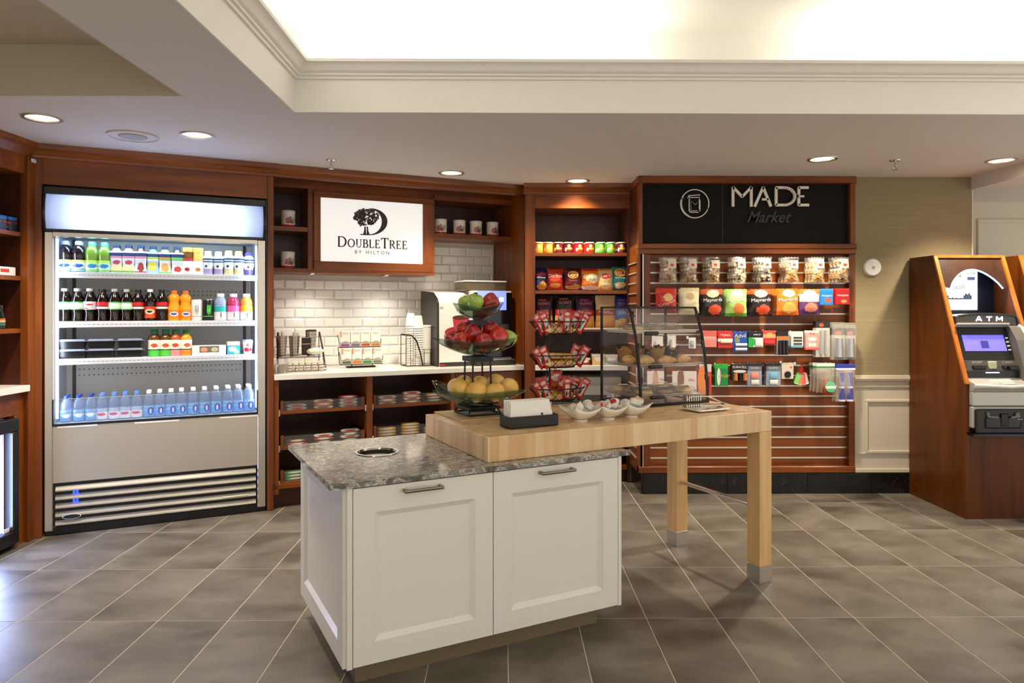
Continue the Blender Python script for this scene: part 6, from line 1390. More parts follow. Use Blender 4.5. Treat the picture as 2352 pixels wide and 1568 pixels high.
# toothbrush bags and purple travel set
M_CHN = clear('bag_film', '#d8d2c4', 0.3, 0.12, 1.0)
for (px, pt, pb, wpx, lb, hc, ins, n) in ((1896, 834, 901, 44, 'clear bag of green capped travel bottles with white header', '#eceae2', 'mix', 3), (1942, 836, 922, 46, 'clear bag of purple travel tubes with blue header', '#2c3aa0', 'pur', 2)):
    x, z0, h = spot(px, pt, pb, -0.12); w = wpx * 5.08 / FPX
    fm, f = bag_mesh(w, h * 0.9, 0.022, M_CHN, px, 0.9)
    for q in range(n):
        t = thing('travel_set_bag', lb + (', front' if q == 0 else ', behind the front one' if q == 1 else ', rearmost'), 'travel kit', (x - 0.006 * q, 5.08 + 0.045 * q, z0), 0.04, 'travel kits')
        ob('film', fm, t)
        B().box(-w / 2, w / 2, -0.004, 0.004, h * 0.84, h, bev=0.001).build('header_card', prt('hdr' + ins, [(0, '#2c8a4a' if ins == 'mix' else '#dfe2f0'), (0.35, hc)], []), t)
        if q == 0 or ins == 'mix':
            for k in range(3 if ins == 'mix' else 2):
                xx = (-0.26 + 0.26 * k) * w if ins == 'mix' else (-0.2 + 0.42 * k) * w
                if ins == 'mix': B().lathe([(0, 0), (0.017, 0), (0.017, h * 0.42), (0.007, h * 0.5), (0.007, h * 0.62), (0, h * 0.62)], 12, c=(xx, 0.0)).build('travel_bottle', mat('tb%d' % k, ('#7a5a2a', '#b43a2a', '#6a7a4a')[k], 0.3), t, True)
                else: B().lathe([(0, 0.004), (0.024, 0.004), (0.024, 0.02), (0.023, 0.02), (0.020, h * 0.78), (0, h * 0.78)], 14, c=(xx, 0.0)).build('tube', prt('purt', [(0, '#e8e8f0'), (0.06, '#4a4a9c'), (0.45, '#dcdcea'), (0.52, '#7a76b0')]), t, True)
            if ins == 'mix' and q == 0: B().lathe([(0, 0.0), (w * 0.28, 0.0), (w * 0.28, 0.008), (0, 0.009)], 20, M=Matrix.Translation((w * 0.18, -0.022, h * 0.2)) @ Matrix.Rotation(PI / 2, 4, 'X')).build('round_tin', prt('rtin', [(0, '#5fbf86'), (0.35, '#dfeee2'), (0.6, '#6ac48e')]), t)
    hook(x, z0 + h * 0.97, 'travel kit hook %s' % ('nearer the tags' if ins == 'mix' else 'at the right end'), 0.15)
# ================================================================ ISLAND
isl = thing('island_cabinet', 'cream shaker style island cabinet with two pull doors', 'cabinet', I.p(0, 0), I.a)
IW, IDp, IZ0, IZ1 = 1.197, 0.755, 0.092, 0.738
B().box(0.004, IW - 0.004, 0.004, IDp, IZ0, IZ1).build('carcass', M_CREAM, isl)
B().box(0.05, IW - 0.075, 0.06, IDp - 0.05, 0.0, IZ0).build('toe_kick', mat('kick_steel', '#8f7f64', 0.35, metal=0.5), isl)
def shaker(x0, x1, z0, z1, fw, name, par, y=0.0, fb=None):
    """door facing -y: frame of width fw, sloped bead, sunk panel"""
    b = B(); bw = 0.020; th = 0.020
    O_ = [(x0, z0), (x1, z0), (x1, z1), (x0, z1)]
    ft = fw if fb is None else fb
    F1 = [(x0 + fw, z0 + fw), (x1 - fw, z0 + fw), (x1 - fw, z1 - ft), (x0 + fw, z1 - ft)]
    F2 = [(x0 + fw + bw, z0 + fw + bw), (x1 - fw - bw, z0 + fw + bw), (x1 - fw - bw, z1 - ft - bw), (x0 + fw + bw, z1 - ft - bw)]
    L = [[b.bm.verts.new((x, y_, z)) for x, z in P] for P, y_ in ((O_, y + th * 0), (O_, y - th), (F1, y - th), (F1, y - th + 0.002), (F2, y - 0.008))]
    for A, C in zip(L, L[1:]):
        for i in range(4): b._f([A[i], A[(i + 1) % 4], C[(i + 1) % 4], C[i]])
    b._f(L[-1]); return b.build(name, M_CREAM, par)
xs_ = I.S(1133, -0.02)
d1 = shaker(0.022, xs_ - 0.002, IZ0 + 0.004, IZ1 - 0.004, 0.078, 'door', isl, fb=0.092)
d2 = shaker(xs_ + 0.002, IW - 0.020, IZ0 + 0.004, IZ1 - 0.004, 0.078, 'door', isl, fb=0.092)
B().box(0.0, 0.019, -0.020, 0.02, IZ0, IZ1).build('corner_post', M_CREAM, isl); B().box(IW - 0.017, IW, -0.020, 0.02, IZ0, IZ1).build('corner_post', M_CREAM, isl)
# end panel at the left: same construction turned to face -x
ep = B(); 
O_ = [(-0.004, IZ0), (IDp, IZ0), (IDp, IZ1), (-0.004, IZ1)]; fw = 0.075; bw = 0.02
F1 = [(fw, IZ0 + fw), (IDp - fw, IZ0 + fw), (IDp - fw, IZ1 - fw), (fw, IZ1 - fw)]; F2 = [(fw + bw, IZ0 + fw + bw), (IDp - fw - bw, IZ0 + fw + bw), (IDp - fw - bw, IZ1 - fw - bw), (fw + bw, IZ1 - fw - bw)]
L_ = [[ep.bm.verts.new((x_, y, z)) for y, z in P] for P, x_ in ((O_, 0.004), (O_, -0.012), (F1, -0.012), (F2, 0.0))]
for A, C in zip(L_, L_[1:]):
    for i in range(4): ep._f([A[i], A[(i + 1) % 4], C[(i + 1) % 4], C[i]])
ep._f(L_[-1]); ep.build('end_panel', M_CREAM, isl)
for (pa, pb, dr) in (((930, 1130), (1020, 1118), d1), ((1245, 1087), (1323, 1080), d2)):
    a = I.at(*pa, -0.05); c = I.at(*pb, -0.05); z = (a[1] + c[1]) / 2
    h = B().box(a[0], c[0], -0.056, -0.045, z - 0.006, z + 0.006, bev=0.003, seg=2).build('handle', mat('nickel', '#8d8078', 0.28, metal=1.0), dr, True)
    for x in (a[0] + 0.002, c[0] - 0.012): B().box(x, x + 0.010, -0.046, -0.019, z - 0.006, z + 0.006).build('handle_post', MATS['nickel'], dr)
# granite top with the round waste opening
def granite():
    k = NT('grey_granite'); tc = k.n('ShaderNodeTexCoord')
    mp = k.n('ShaderNodeMapping'); mp.inputs['Scale'].default_value = (9, 17, 12); mp.inputs['Rotation'].default_value = (0, 0, 0.35); k.l(tc.outputs['Object'], mp.inputs[0])
    nz = k.n('ShaderNodeTexNoise'); nz.inputs['Scale'].default_value = 1.0; nz.inputs['Detail'].default_value = 9; nz.inputs['Roughness'].default_value = 0.65; nz.inputs['Distortion'].default_value = 2.2
    k.l(mp.outputs[0], nz.inputs['Vector'])
    rp = k.n('ShaderNodeValToRGB'); e = rp.color_ramp.elements
    e[0].position = 0.30; e[0].color = lin('#45423f'); e[1].position = 0.72; e[1].color = lin('#b5b1a8')
    for p, c in ((0.44, '#706d68'), (0.495, '#93908a'), (0.515, '#e6e2d8'), (0.535, '#93908a'), (0.60, '#7c7973')):
        x = e.new(p); x.color = lin(c)
    k.l(nz.outputs[0], rp.inputs[0]); k.l(rp.outputs[0], k.b.inputs['Base Color']); k.b.inputs['Roughness'].default_value = 0.10; k.b.inputs['Specular IOR Level'].default_value = 0.6
    return k.m
M_GRAN = granite()
hs, ht = I.loc(866, 1038, 0.76); HR = 0.086
b = B(); bm = b.bm
cx0, cx1, cy0, cy1, cz0, cz1 = -0.062, 1.236, -0.030, 0.785, 0.740, 0.760
circ = [(hs + HR * math.cos(a * PI / 20), ht + HR * math.sin(a * PI / 20)) for a in range(40)]
rect = [(cx0, cy0), (cx1, cy0), (cx1, cy1), (cx0, cy1)]
for z in (cz0, cz1):
    es = []
    for lp_ in (rect, circ):
        vv = [bm.verts.new((x, y, z)) for x, y in lp_]; es += [bm.edges.new((vv[i], vv[(i + 1) % len(vv)])) for i in range(len(vv))]
    bmesh.ops.triangle_fill(bm, use_beauty=True, edges=es)
for lp_ in (rect, circ):
    A = [bm.verts.new((x, y, cz0)) for x, y in lp_]; C = [bm.verts.new((x, y, cz1)) for x, y in lp_]
    for i in range(len(lp_)): b._f([A[i], A[(i + 1) % len(lp_)], C[(i + 1) % len(lp_)], C[i]])
bmesh.ops.remove_doubles(bm, verts=bm.verts, dist=0.0004)
gt = b.build('granite_countertop', M_GRAN, None, loc=I.p(0, 0), rz=I.a); tag(gt, 'polished grey veined granite top of the island', 'counter')
t = thing('waste_chute_ring', 'round stainless waste chute ring set into the granite top', 'chute', I.p(hs, ht, 0.76), I.a)
B().lathe([(HR + 0.010, 0.0005), (HR + 0.008, 0.004), (HR - 0.002, 0.004), (HR - 0.006, -0.004)], 40, caps=False).build('ring', M_CHROME, t, True)
B().lathe([(HR - 0.006, -0.004), (HR - 0.008, -0.12)], 40, caps=False).build('chute_wall', mat('chute_dark', '#2a2620', 0.45, metal=0.4), t, True)
B().lathe([(HR - 0.008, -0.12), (0, -0.121)], 30, caps=False).build('chute_bottom', M_BLACK, t)

# ---------------------------------------------------------------- butcher block table
M_BLK = None
def butcher():
    k = NT('butcher_block'); tc = k.n('ShaderNodeTexCoord')
    mp = k.n('ShaderNodeMapping'); k.l(tc.outputs['Object'], mp.inputs[0])
    br = k.n('ShaderNodeTexBrick'); br.offset = 0.37; br.inputs['Scale'].default_value = 1.0; br.inputs['Brick Width'].default_value = 0.042; br.inputs['Row Height'].default_value = 0.030; br.inputs['Mortar Size'].default_value = 0.0
    br.inputs['Color1'].default_value = (0, 0, 0, 1); br.inputs['Color2'].default_value = (1, 1, 1, 1); br.inputs['Bias'].default_value = 0.0
    k.l(mp.outputs[0], br.inputs['Vector'])
    m2 = k.n('ShaderNodeMapping'); m2.inputs['Scale'].default_value = (38, 38, 3); k.l(tc.outputs['Object'], m2.inputs[0])
    nz = k.n('ShaderNodeTexNoise'); nz.inputs['Scale'].default_value = 1.0; nz.inputs['Detail'].default_value = 5; k.l(m2.outputs[0], nz.inputs['Vector'])
    f = k.math('ADD', k.math('MULTIPLY', br.outputs['Color'], 0.55), k.math('MULTIPLY', nz.outputs[0], 0.5))
    rp = k.n('ShaderNodeValToRGB'); e = rp.color_ramp.elements
    e[0].position = 0.15; e[0].color = lin('#d0a26c'); e[1].position = 0.85; e[1].color = lin('#f0d3a6')
    k.l(f, rp.inputs[0]); k.l(rp.outputs[0], k.b.inputs['Base Color']); k.b.inputs['Roughness'].default_value = 0.3; k.b.inputs['Coat Weight'].default_value = 0.15
    return k.m
M_BLK = butcher()
BS0, BS1, BT0, BT1, BZ = 0.579, 2.172, 0.034, 0.737, 0.862
tb = thing('butcher_block_table', 'thick maple butcher block table resting on the granite island and two legs', 'table', I.p(0, 0), I.a)
B().box(BS0, BS1, BT0, BT1, 0.7605, BZ, bev=0.003, seg=2).build('block_top', M_BLK, tb)
LWd = 0.084
for y0 in (BT0, BT1 - LWd):
    lg = B().box(BS1 - LWd, BS1, y0, y0 + LWd, 0.085, 0.7604, bev=0.002).build('leg', M_MAPLE, tb)
    B().box(BS1 - LWd - 0.001, BS1 + 0.001, y0 - 0.001, y0 + LWd + 0.001, 0.0, 0.085, bev=0.001).build('steel_shoe', M_STEEL, lg)
B().tube([(BS1 - LWd / 2, BT0 + LWd, 0.37), (BS1 - LWd / 2, BT1 - LWd, 0.37)], 0.012, 12).build('stretcher_rail', M_CHROME, tb, True)

# ---------------------------------------------------------------- fruit stand
TZ = BZ
fx, fy = onz(1097, 952, TZ)
board = thing('serving_board', 'thin pale wooden board under the fruit stand', 'board', (fx - 0.005, fy - 0.0, TZ), I.a)
B().box(-0.16, 0.175, -0.16, 0.16, 0.0, 0.006, bev=0.0025, seg=2).build('board', wood('board_wood', '#c8a678', '#d9bd92', rough=0.5), board)
fs = thing('fruit_stand', 'black metal three tier stand with wavy square glass bowls', 'stand', (fx, fy, TZ + 0.006), I.a)
def bow(w, dip, r0):
    """square dish with lifted wavy corners"""
    def fn(u, v):
        x, y = 2 * u - 1, 2 * v - 1
        k = max(abs(x), abs(y)); rr_ = math.hypot(x, y); c = (abs(x) * abs(y)) ** 1.2
        return (x * w * (0.86 + 0.14 * c), y * w * (0.86 + 0.14 * c), dip * k ** 2.0 + 0.036 * c - 0.010 * (k ** 2) * math.cos(2 * math.atan2(y, x)))
    return fn
M_BOWL = clear('green_glass', '#6f8a80', 0.10, 0.03, 1.0, tint='#cfdcd4')
tiers = [(1097, 0.222, 0.062, 905), (1101, 0.194, 0.054, 800), (1098, 0.112, 0.042, 722)]
BOWLZ = []
for i, (px, w, dip, py) in enumerate(tiers):
    z = EYE - (py - PCY) * fy / FPX - dip * (0.85, 0.6, 0.55)[i]
    BOWLZ.append(z)
    o = B().grid(18, 18, bow(w, dip, 0)).build('bowl', M_BOWL, fs, True, loc=(0, 0, z - TZ - 0.006), rz=-I.a + (0.10, -0.06, 0.16)[i])
    md = o.modifiers.new('thickness', 'SOLIDIFY'); md.thickness = 0.005; md.offset = 1
def sqloop(h, z): return [(-h, -h, z), (h, -h, z), (h, h, z), (-h, h, z)]
for h, z in ((0.085, 0.006), (0.082, 0.035)): B().tube(sqloop(h, z), 0.005, 6, closed=True).build('base_frame', M_BLKMET, fs)
zz = [b_ - TZ - 0.006 for b_ in BOWLZ]
for sx, sy in ((-1, -1), (1, -1), (1, 1), (-1, 1)):
    B().tube([(sx * 0.085, sy * 0.085, 0.006), (sx * 0.066, sy * 0.066, zz[0] + 0.0)], 0.0045, 6).build('base_leg', M_BLKMET, fs)
    B().tube([(sx * 0.050, sy * 0.050, zz[0] + 0.006), (sx * 0.046, sy * 0.046, zz[1] - 0.004)], 0.0045, 6).build('upright', M_BLKMET, fs)
    B().tube([(sx * 0.036, sy * 0.036, zz[1] + 0.006), (sx * 0.032, sy * 0.032, zz[2] - 0.004)], 0.004, 6).build('upright', M_BLKMET, fs)
for h, z in ((0.064, zz[0] - 0.008), (0.056, zz[1] - 0.014), (0.036, zz[2] - 0.014)):
    b = B(); 
    for (x0, x1, y0, y1) in ((-h, h, -h - .003, -h), (-h, h, h, h + .003), (-h, -h + .003, -h, h), (h - .003, h, -h, h)): b.box(x0, x1, y0, y1, z - 0.014, z + 0.010)
    b.build('bowl_collar', M_BLKMET, fs)
def applemat(name, c1, c2, c3):
    k = NT(name); tc = k.n('ShaderNodeTexCoord'); mp = k.n('ShaderNodeMapping'); mp.inputs['Scale'].default_value = (28, 28, 6); k.l(tc.outputs['Object'], mp.inputs[0])
    nz = k.n('ShaderNodeTexNoise'); nz.inputs['Scale'].default_value = 1; nz.inputs['Detail'].default_value = 6; k.l(mp.outputs[0], nz.inputs['Vector'])
    rp = k.n('ShaderNodeValToRGB'); e = rp.color_ramp.elements; e[0].position = 0.35; e[0].color = lin(c1); e[1].position = 0.72; e[1].color = lin(c2); x = e.new(0.84); x.color = lin(c3)
    k.l(nz.outputs[0], rp.inputs[0]); k.l(rp.outputs[0], k.b.inputs['Base Color']); k.b.inputs['Roughness'].default_value = 0.22; k.b.inputs['Coat Weight'].default_value = 0.5; k.b.inputs['Coat Roughness'].default_value = 0.1
    return k.m
M_RA = applemat('red_apple', '#a81614', '#d8341c', '#e8803c'); M_GA = applemat('green_apple', '#94b23e', '#b2cc5c', '#ccd888'); M_DA = applemat('dark_red_apple', '#920e10', '#bc1e18', '#d44428')
apple_prof = [(0.0, 0.012), (0.010, 0.004), (0.020, 0.0), (0.031, 0.010), (0.038, 0.030), (0.040, 0.046), (0.037, 0.060), (0.028, 0.070), (0.014, 0.072), (0.006, 0.066), (0.0, 0.060)]
def smoothprof(P, n=4):
    out = []
    for i in range(len(P) - 1):
        p0, p1, p2, p3 = P[max(i - 1, 0)], P[i], P[i + 1], P[min(i + 2, len(P) - 1)]
        for k in range(n):
            t_ = k / n; out.append(tuple(0.5 * (2 * b_ + (c_ - a_) * t_ + (2 * a_ - 5 * b_ + 4 * c_ - d_) * t_ ** 2 + (3 * b_ - a_ - 3 * c_ + d_) * t_ ** 3) for a_, b_, c_, d_ in zip(p0, p1, p2, p3)))
    return [(max(r_, 0.0), z_) for r_, z_ in out] + [P[-1]]
apple_prof = smoothprof(apple_prof, 3)
def apple(kind, m):
    PROTO[kind] = ('apple', [('flesh', B().lathe(apple_prof, 28, caps=False).mesh('flesh', m, True, 80), None), ('stem', B().tube([(0, 0, 0.060), (0.001, 0.001, 0.072), (0.004, 0.002, 0.082)], 0.0014, 5).mesh('stem', mat('apple_stem', '#4a3820', 0.7)), None)])
apple('apple_r', M_RA); apple('apple_g', M_GA); apple('apple_d', M_DA)
M_ORG = mat('citrus_peel', '#ecb44c', 0.4, coat=0.2, bump=((260, 260, 260), 0.25, 0.003), var=('#f6d98e', (18, 18, 18), 1))
PROTO['citrus'] = ('grapefruit', [('peel', B().lathe([(0.0445 * math.sin(PI * q / 16), 0.043 - 0.043 * math.cos(PI * q / 16)) for q in range(17)], 28).mesh('peel', M_ORG, True, 80), None), ('stem_end', B().lathe([(0.0035, 0.0845), (0.003, 0.0865), (0, 0.087)], 8).mesh('stem_end', mat('stem_end', '#7a7a3a', 0.7)), None)])
def fruit(kind, px, py, dy, label, rot, sc=1.0, hc=0.036):
    """(px, py) is the centre of the fruit in the picture, dy its depth relative to the stand"""
    Y = fy + dy; r = ray(px, py); k = Y / r.y
    M = Matrix.Rotation(rot[2], 4, 'Z') @ Matrix.Rotation(rot[0], 4, 'X') @ Matrix.Rotation(rot[1], 4, 'Y')
    c = Vector((r.x * k, Y, EYE + r.z * k)) - (M @ Vector((0, 0, hc * sc)))
    o = inst(kind, label, 'fruit', c, rot, 'fruit on the stand', sc)
    o.rotation_euler = M.to_euler()
for i, (px, py, dy, sc, lb) in enumerate(((1048, 889, -0.02, 0.92, 'yellow grapefruit at the left of the bottom bowl'), (1056, 893, -0.075, 1.0, 'yellow grapefruit, front left in the bottom bowl'), (1095, 900, -0.105, 1.08, 'yellow grapefruit, front centre of the bottom bowl'), (1138, 901, -0.100, 0.98, 'yellow grapefruit, front right in the bottom bowl'), (1169, 890, -0.03, 1.0, 'yellow grapefruit at the right of the bottom bowl'), (1066, 882, 0.06, 0.95, 'yellow grapefruit, rear left of the bottom bowl'), (1103, 883, 0.05, 0.95, 'yellow grapefruit, rear centre of the bottom bowl'), (1140, 880, 0.06, 1.0, 'yellow grapefruit, rear right of the bottom bowl'))):
    fruit('citrus', px, py, dy, lb, (R.uniform(-.8, .8), R.uniform(-.8, .8), R.uniform(0, 6)), sc * 1.08, 0.043)
for (k, px, py, dy, rot, sc, lb) in (('apple_r', 1040, 780, -0.01, (0.5, -0.5, 1), 0.92, 'red apple at the far left of the middle bowl'), ('apple_r', 1060, 784, -0.08, (1.4, 0.3, 0.8), 1.0, 'orange red apple lying front left in the middle bowl'), ('apple_d', 1110, 786, -0.09, (0.7, 0.2, 2), 0.98, 'dark red apple, front centre of the middle bowl'), ('apple_r', 1143, 776, -0.04, (0.9, -0.3, 3), 1.12, 'large red apple at the right of the middle bowl'), ('apple_g', 1167, 778, 0.02, (0.3, 0.5, 1), 0.95, 'green apple at the right end of the middle bowl'), ('apple_r', 1066, 757, 0.03, (0.6, -0.4, 0), 0.85, 'red apple behind the left of the middle bowl'), ('apple_d', 1087, 768, -0.035, (0.3, 0.75, 0.3), 1.08, 'dark red apple on top left of the middle pile'), ('apple_d', 1126, 758, 0.01, (0.35, -0.1, 1), 0.95, 'dark red apple on top right of the middle pile'),
                               ('apple_g', 1071, 696, 0.0, (0.3, -0.3, 0), 0.85, 'green apple at the left of the top bowl'), ('apple_g', 1091, 695, -0.045, (0.30, 0.15, 0.2), 0.95, 'pale green apple at the front of the top bowl'), ('apple_d', 1126, 694, -0.01, (0.2, 1.0, 0.3), 0.98, 'dark red apple at the right of the top bowl'), ('apple_d', 1103, 717, 0.0, (0.9, 0.3, 0.6), 0.85, 'dark red apple deep inside the top bowl')):
    fruit(k, px, py, dy, lb, rot, sc * 1.1)

# ---------------------------------------------------------------- napkin holder
ns, nt = I.loc(1170, 987, TZ)
nh = thing('napkin_holder', 'open black box holder for napkins at the front of the butcher block', 'holder', I.p(ns, nt, TZ), I.a - 0.03)
nw, nd, nz_ = 0.240, 0.098, 0.052
M_HOLD = mat('holder_black', '#17140d', 0.45)
B().box(0, nw, 0, nd, 0.003, 0.008).build('floor', M_HOLD, nh)
for a in ((0, nw, 0, 0.005), (0, nw, nd - 0.005, nd), (0, 0.005, 0.005, nd - 0.005), (nw - 0.005, nw, 0.005, nd - 0.005)): B().box(*a, 0.003, nz_, bev=0.0008).build('wall', M_HOLD, nh)
for x in (0.01, nw - 0.02): B().box(x, x + 0.01, 0.01, 0.02, 0.0, 0.004).build('foot', M_BLACK, nh)
for i in range(7):
    y = 0.012 + 0.0105 * i; 
    o = thing('paper_napkin', 'folded white napkin, %s from the front in the black holder' % (ORD[i] if i else 'first'), 'napkin', nh.location + Matrix.Rotation(nh.rotation_euler.z, 3, 'Z') @ Vector((0.010, y, 0.011)), nh.rotation_euler.z, 'napkins in the holder')
    o.rotation_euler = (-0.18, 0.0, nh.rotation_euler.z)
    B().prism([(0.0, 0.0), (nw - 0.022, 0.0), (nw - 0.04 + 0.003 * (i % 3), 0.106), (0.012 - 0.004 * (i % 3), 0.104 + 0.003 * (i % 2))], 'xz', 0.0, 0.0045).build('sheet', M_PAPER, o)
    B().prism([(0.0, 0.0), (nw - 0.022, 0.0), (nw - 0.042, 0.100), (0.014, 0.099)], 'xz', 0.0047, 0.008).build('fold', M_PAPER, o)
    if i == 0: B().lathe([(0.006, 0), (0.006, 0.0006), (0, 0.0007)], 12, M=Matrix.Translation((nw * 0.66, -0.0002, 0.045)) @ Matrix.Rotation(PI / 2, 4, 'X')).build('tree_print', mat('napkin_ink', '#4a3c2c', 0.6), o)

# ---------------------------------------------------------------- three tier wire basket stand
gx, gy = onz(1275, 921, TZ)
ws = thing('wire_basket_stand', 'black wire stand with three tilted snack baskets', 'stand', (gx, gy, TZ), I.a)
B().tube([(0.0, 0.06, 0.0), (0.0, 0.06, 0.53)], 0.006, 8).build('pole', M_BLKMET, ws, True)
B().tube([(0.0, 0.06, 0.006), (-0.06, 0.0, 0.006), (0.06, -0.10, 0.006)], 0.004, 6).build('foot_bar', M_BLKMET, ws, True)
B().tube([(0.0, 0.06, 0.11), (0.06, 0.0, 0.10), (0.12, -0.03, 0.085), (0.135, -0.03, 0.0)], 0.004, 6).build('foot_bar', M_BLKMET, ws, True)
B().tube([(0.0, 0.06, 0.11), (-0.06, 0.02, 0.10), (-0.11, -0.02, 0.08), (-0.12, -0.02, 0.0)], 0.004, 6).build('foot_bar', M_BLKMET, ws, True)
B().tube([(0.0, 0.06, 0.08), (0.045, -0.08, 0.07), (0.05, -0.10, 0.0)], 0.004, 6).build('foot_bar', M_BLKMET, ws, True)
BK = []
for py_rim in (738, 814, 889):
    z = EYE - (py_rim - PCY) * (gy - 0.02) / FPX - TZ; BK.append(z)
for i, z in enumerate(BK):
    bk_ = ob('basket', None, ws, (0, -0.02, z)); bk_.empty_display_size = 0.02
    rx, ry = 0.168, 0.115; bx_, by_ = 0.105, 0.07; dp = 0.068
    N = 14
    top_ = [(rx * math.cos(2 * PI * k / 40), ry * math.sin(2 * PI * k / 40), 0) for k in range(40)]; bot = [(bx_ * math.cos(2 * PI * k / 40), by_ * math.sin(2 * PI * k / 40), -dp) for k in range(40)]
    B().tube(top_, 0.0034, 6, closed=True).build('rim', M_BLKMET, bk_, True); B().tube(bot, 0.003, 6, closed=True).build('base_ring', M_BLKMET, bk_, True)
    b = B()
    for k in range(N):
        for s_ in (-1, 1):
            a0 = 2 * PI * k / N; a1 = a0 + s_ * 2 * PI / N
            b.tube([(rx * math.cos(a0), ry * math.sin(a0), 0), (bx_ * math.cos(a1), by_ * math.sin(a1), -dp)], 0.0018, 5)
    for k in range(-2, 3): b.tube([(bx_ * 0.98 * math.sqrt(1 - (k / 3) ** 2), by_ * k / 3, -dp), (-bx_ * 0.98 * math.sqrt(1 - (k / 3) ** 2), by_ * k / 3, -dp)], 0.0018, 5)
    b.build('lattice', M_BLKMET, bk_)
    if i < 2:
        B().tube([(0.0, 0.08, -dp), (0.05, 0.04, -dp - 0.035), (0.0, 0.075, -dp - 0.075)], 0.003, 6).build('brace', M_BLKMET, bk_, True)
        B().tube([(-0.03, 0.05, -dp), (-0.04, 0.05, -dp - 0.06)], 0.003, 6).build('brace', M_BLKMET, bk_, True)
# bars standing and lying in the baskets
def wrapper_mat(name, base, ink, strip):
    return prt(name, [(0, base), (0.9, base)], [(0.5, 0.5, 0.30, 0.4, strip, 0.05)], 0.25, 0.3)
def sachet_mesh(w, h, d, m, seed): return bag_mesh(w, h, d, m, seed, 0.9)[0]
M_KIT = prt('wr_red', [(0, '#8c1012'), (0.08, '#bc1c1c'), (0.92, '#8c1012')], [(0.5, 0.42, 0.24, 0.26, '#d8d2c8', 0.01, 1), (0.42, 0.30, 0.10, 0.09, '#3a3634', 0.01, 1), (0.5, 0.84, 0.3, 0.06, '#e0b0a0', 0.1)], 0.22, 0.4)
M_KIT2 = prt('wr_red2', [(0, '#8c1012'), (0.08, '#c2201e'), (0.92, '#941214')], [(0.5, 0.62, 0.42, 0.16, '#efe6da', 0.3), (0.5, 0.3, 0.34, 0.14, '#c98a50', 0.2)], 0.22, 0.4)
M_OHH = prt('wr_yel', [(0, '#cfa23c'), (0.4, '#e4c878'), (0.85, '#cfa23c')], [(0.5, 0.5, 0.36, 0.3, '#e8d4a0', 0.1)], 0.25, 0.3)
PROTO['pouch_a'] = ('chocolate_bar', [('wrapper', sachet_mesh(0.055, 0.125, 0.010, M_KIT, 3))])
PROTO['pouch_b'] = ('chocolate_bar', [('wrapper', sachet_mesh(0.078, 0.115, 0.012, M_KIT2, 5))])
hb = bar_mesh(0.19, 0.045, 0.034, M_OHH)
bt = []
PROTO['henry'] = ('peanut_bar', [('wrapper', hb), ('lettering', lettering('Oh HENRY!', 0.12, 0.022, M_PRED, None, 0, 0.017, -0.0240))])
def stand_bar(kind, tier_, dx, dy, dz, rot, label):
    z = BK[tier_]
    o = inst(kind, label, 'candy bar', ws.matrix_basis @ Vector((dx, dy - 0.02, z + dz)), 0, 'bars in the wire baskets')
    o.rotation_euler = (Matrix.Rotation(I.a, 4, 'Z') @ Matrix.Rotation(rot[2], 4, 'Z') @ Matrix.Rotation(rot[0], 4, 'X') @ Matrix.Rotation(rot[1], 4, 'Y')).to_euler()
ws.matrix_basis = Matrix.Translation(ws.location) @ Matrix.Rotation(I.a, 4, 'Z')
TN = ('top', 'middle', 'bottom')
for i in range(3):
    T = TN[i]
    stand_bar('pouch_a', i, -0.100, -0.035, -0.066, (0.0, -0.55, 0.15), 'red chocolate bar leaning out at the left of the %s basket' % T)
    stand_bar('pouch_a', i, -0.075, -0.048, -0.066, (0.0, -0.42, 0.0), 'red chocolate bar, second from left in the %s basket' % T)
    stand_bar('pouch_a', i, 0.112, -0.03, -0.064, (0.0, 0.55, -0.15), 'red chocolate bar leaning out at the right of the %s basket' % T)
    stand_bar('pouch_a', i, 0.092, 0.01, -0.064, (0.0, 0.40, -0.1), 'red chocolate bar, second from right in the %s basket' % T)
    if i != 1:
        stand_bar('pouch_a', i, 0.02, -0.062, -0.066, (0.06, 0.03, 0.0), 'red chocolate bar standing at the front of the %s basket' % T)
        stand_bar('pouch_b', i, 0.035, 0.0, -0.05, (0.1, 0.06, 0.0), 'wide red chocolate bar standing upright in the %s basket' % T)
    if i == 2:
        stand_bar('pouch_b', i, -0.085, 0.03, -0.055, (0.1, -0.1, 0.0), 'wide red chocolate bar at the rear left of the bottom basket')
        stand_bar('pouch_b', i, 0.01, 0.04, -0.020, (0.1, 0.05, 0.0), 'wide red chocolate bar raised at the back of the bottom basket')
    for q in range(3 if i != 1 else 4):
        stand_bar('henry', i, (-0.012, 0.015, -0.005, 0.012)[q], (-0.040, 0.0, 0.035, -0.010)[q], (-0.064, -0.062, -0.045, -0.026)[q], (0, 0.02 * q, 0.06 * (q - 1)), 'yellow wrapped peanut bar, %s in the %s basket' % (('lying in front', 'lying in the middle', 'lying at the back', 'lying on top')[q], T))

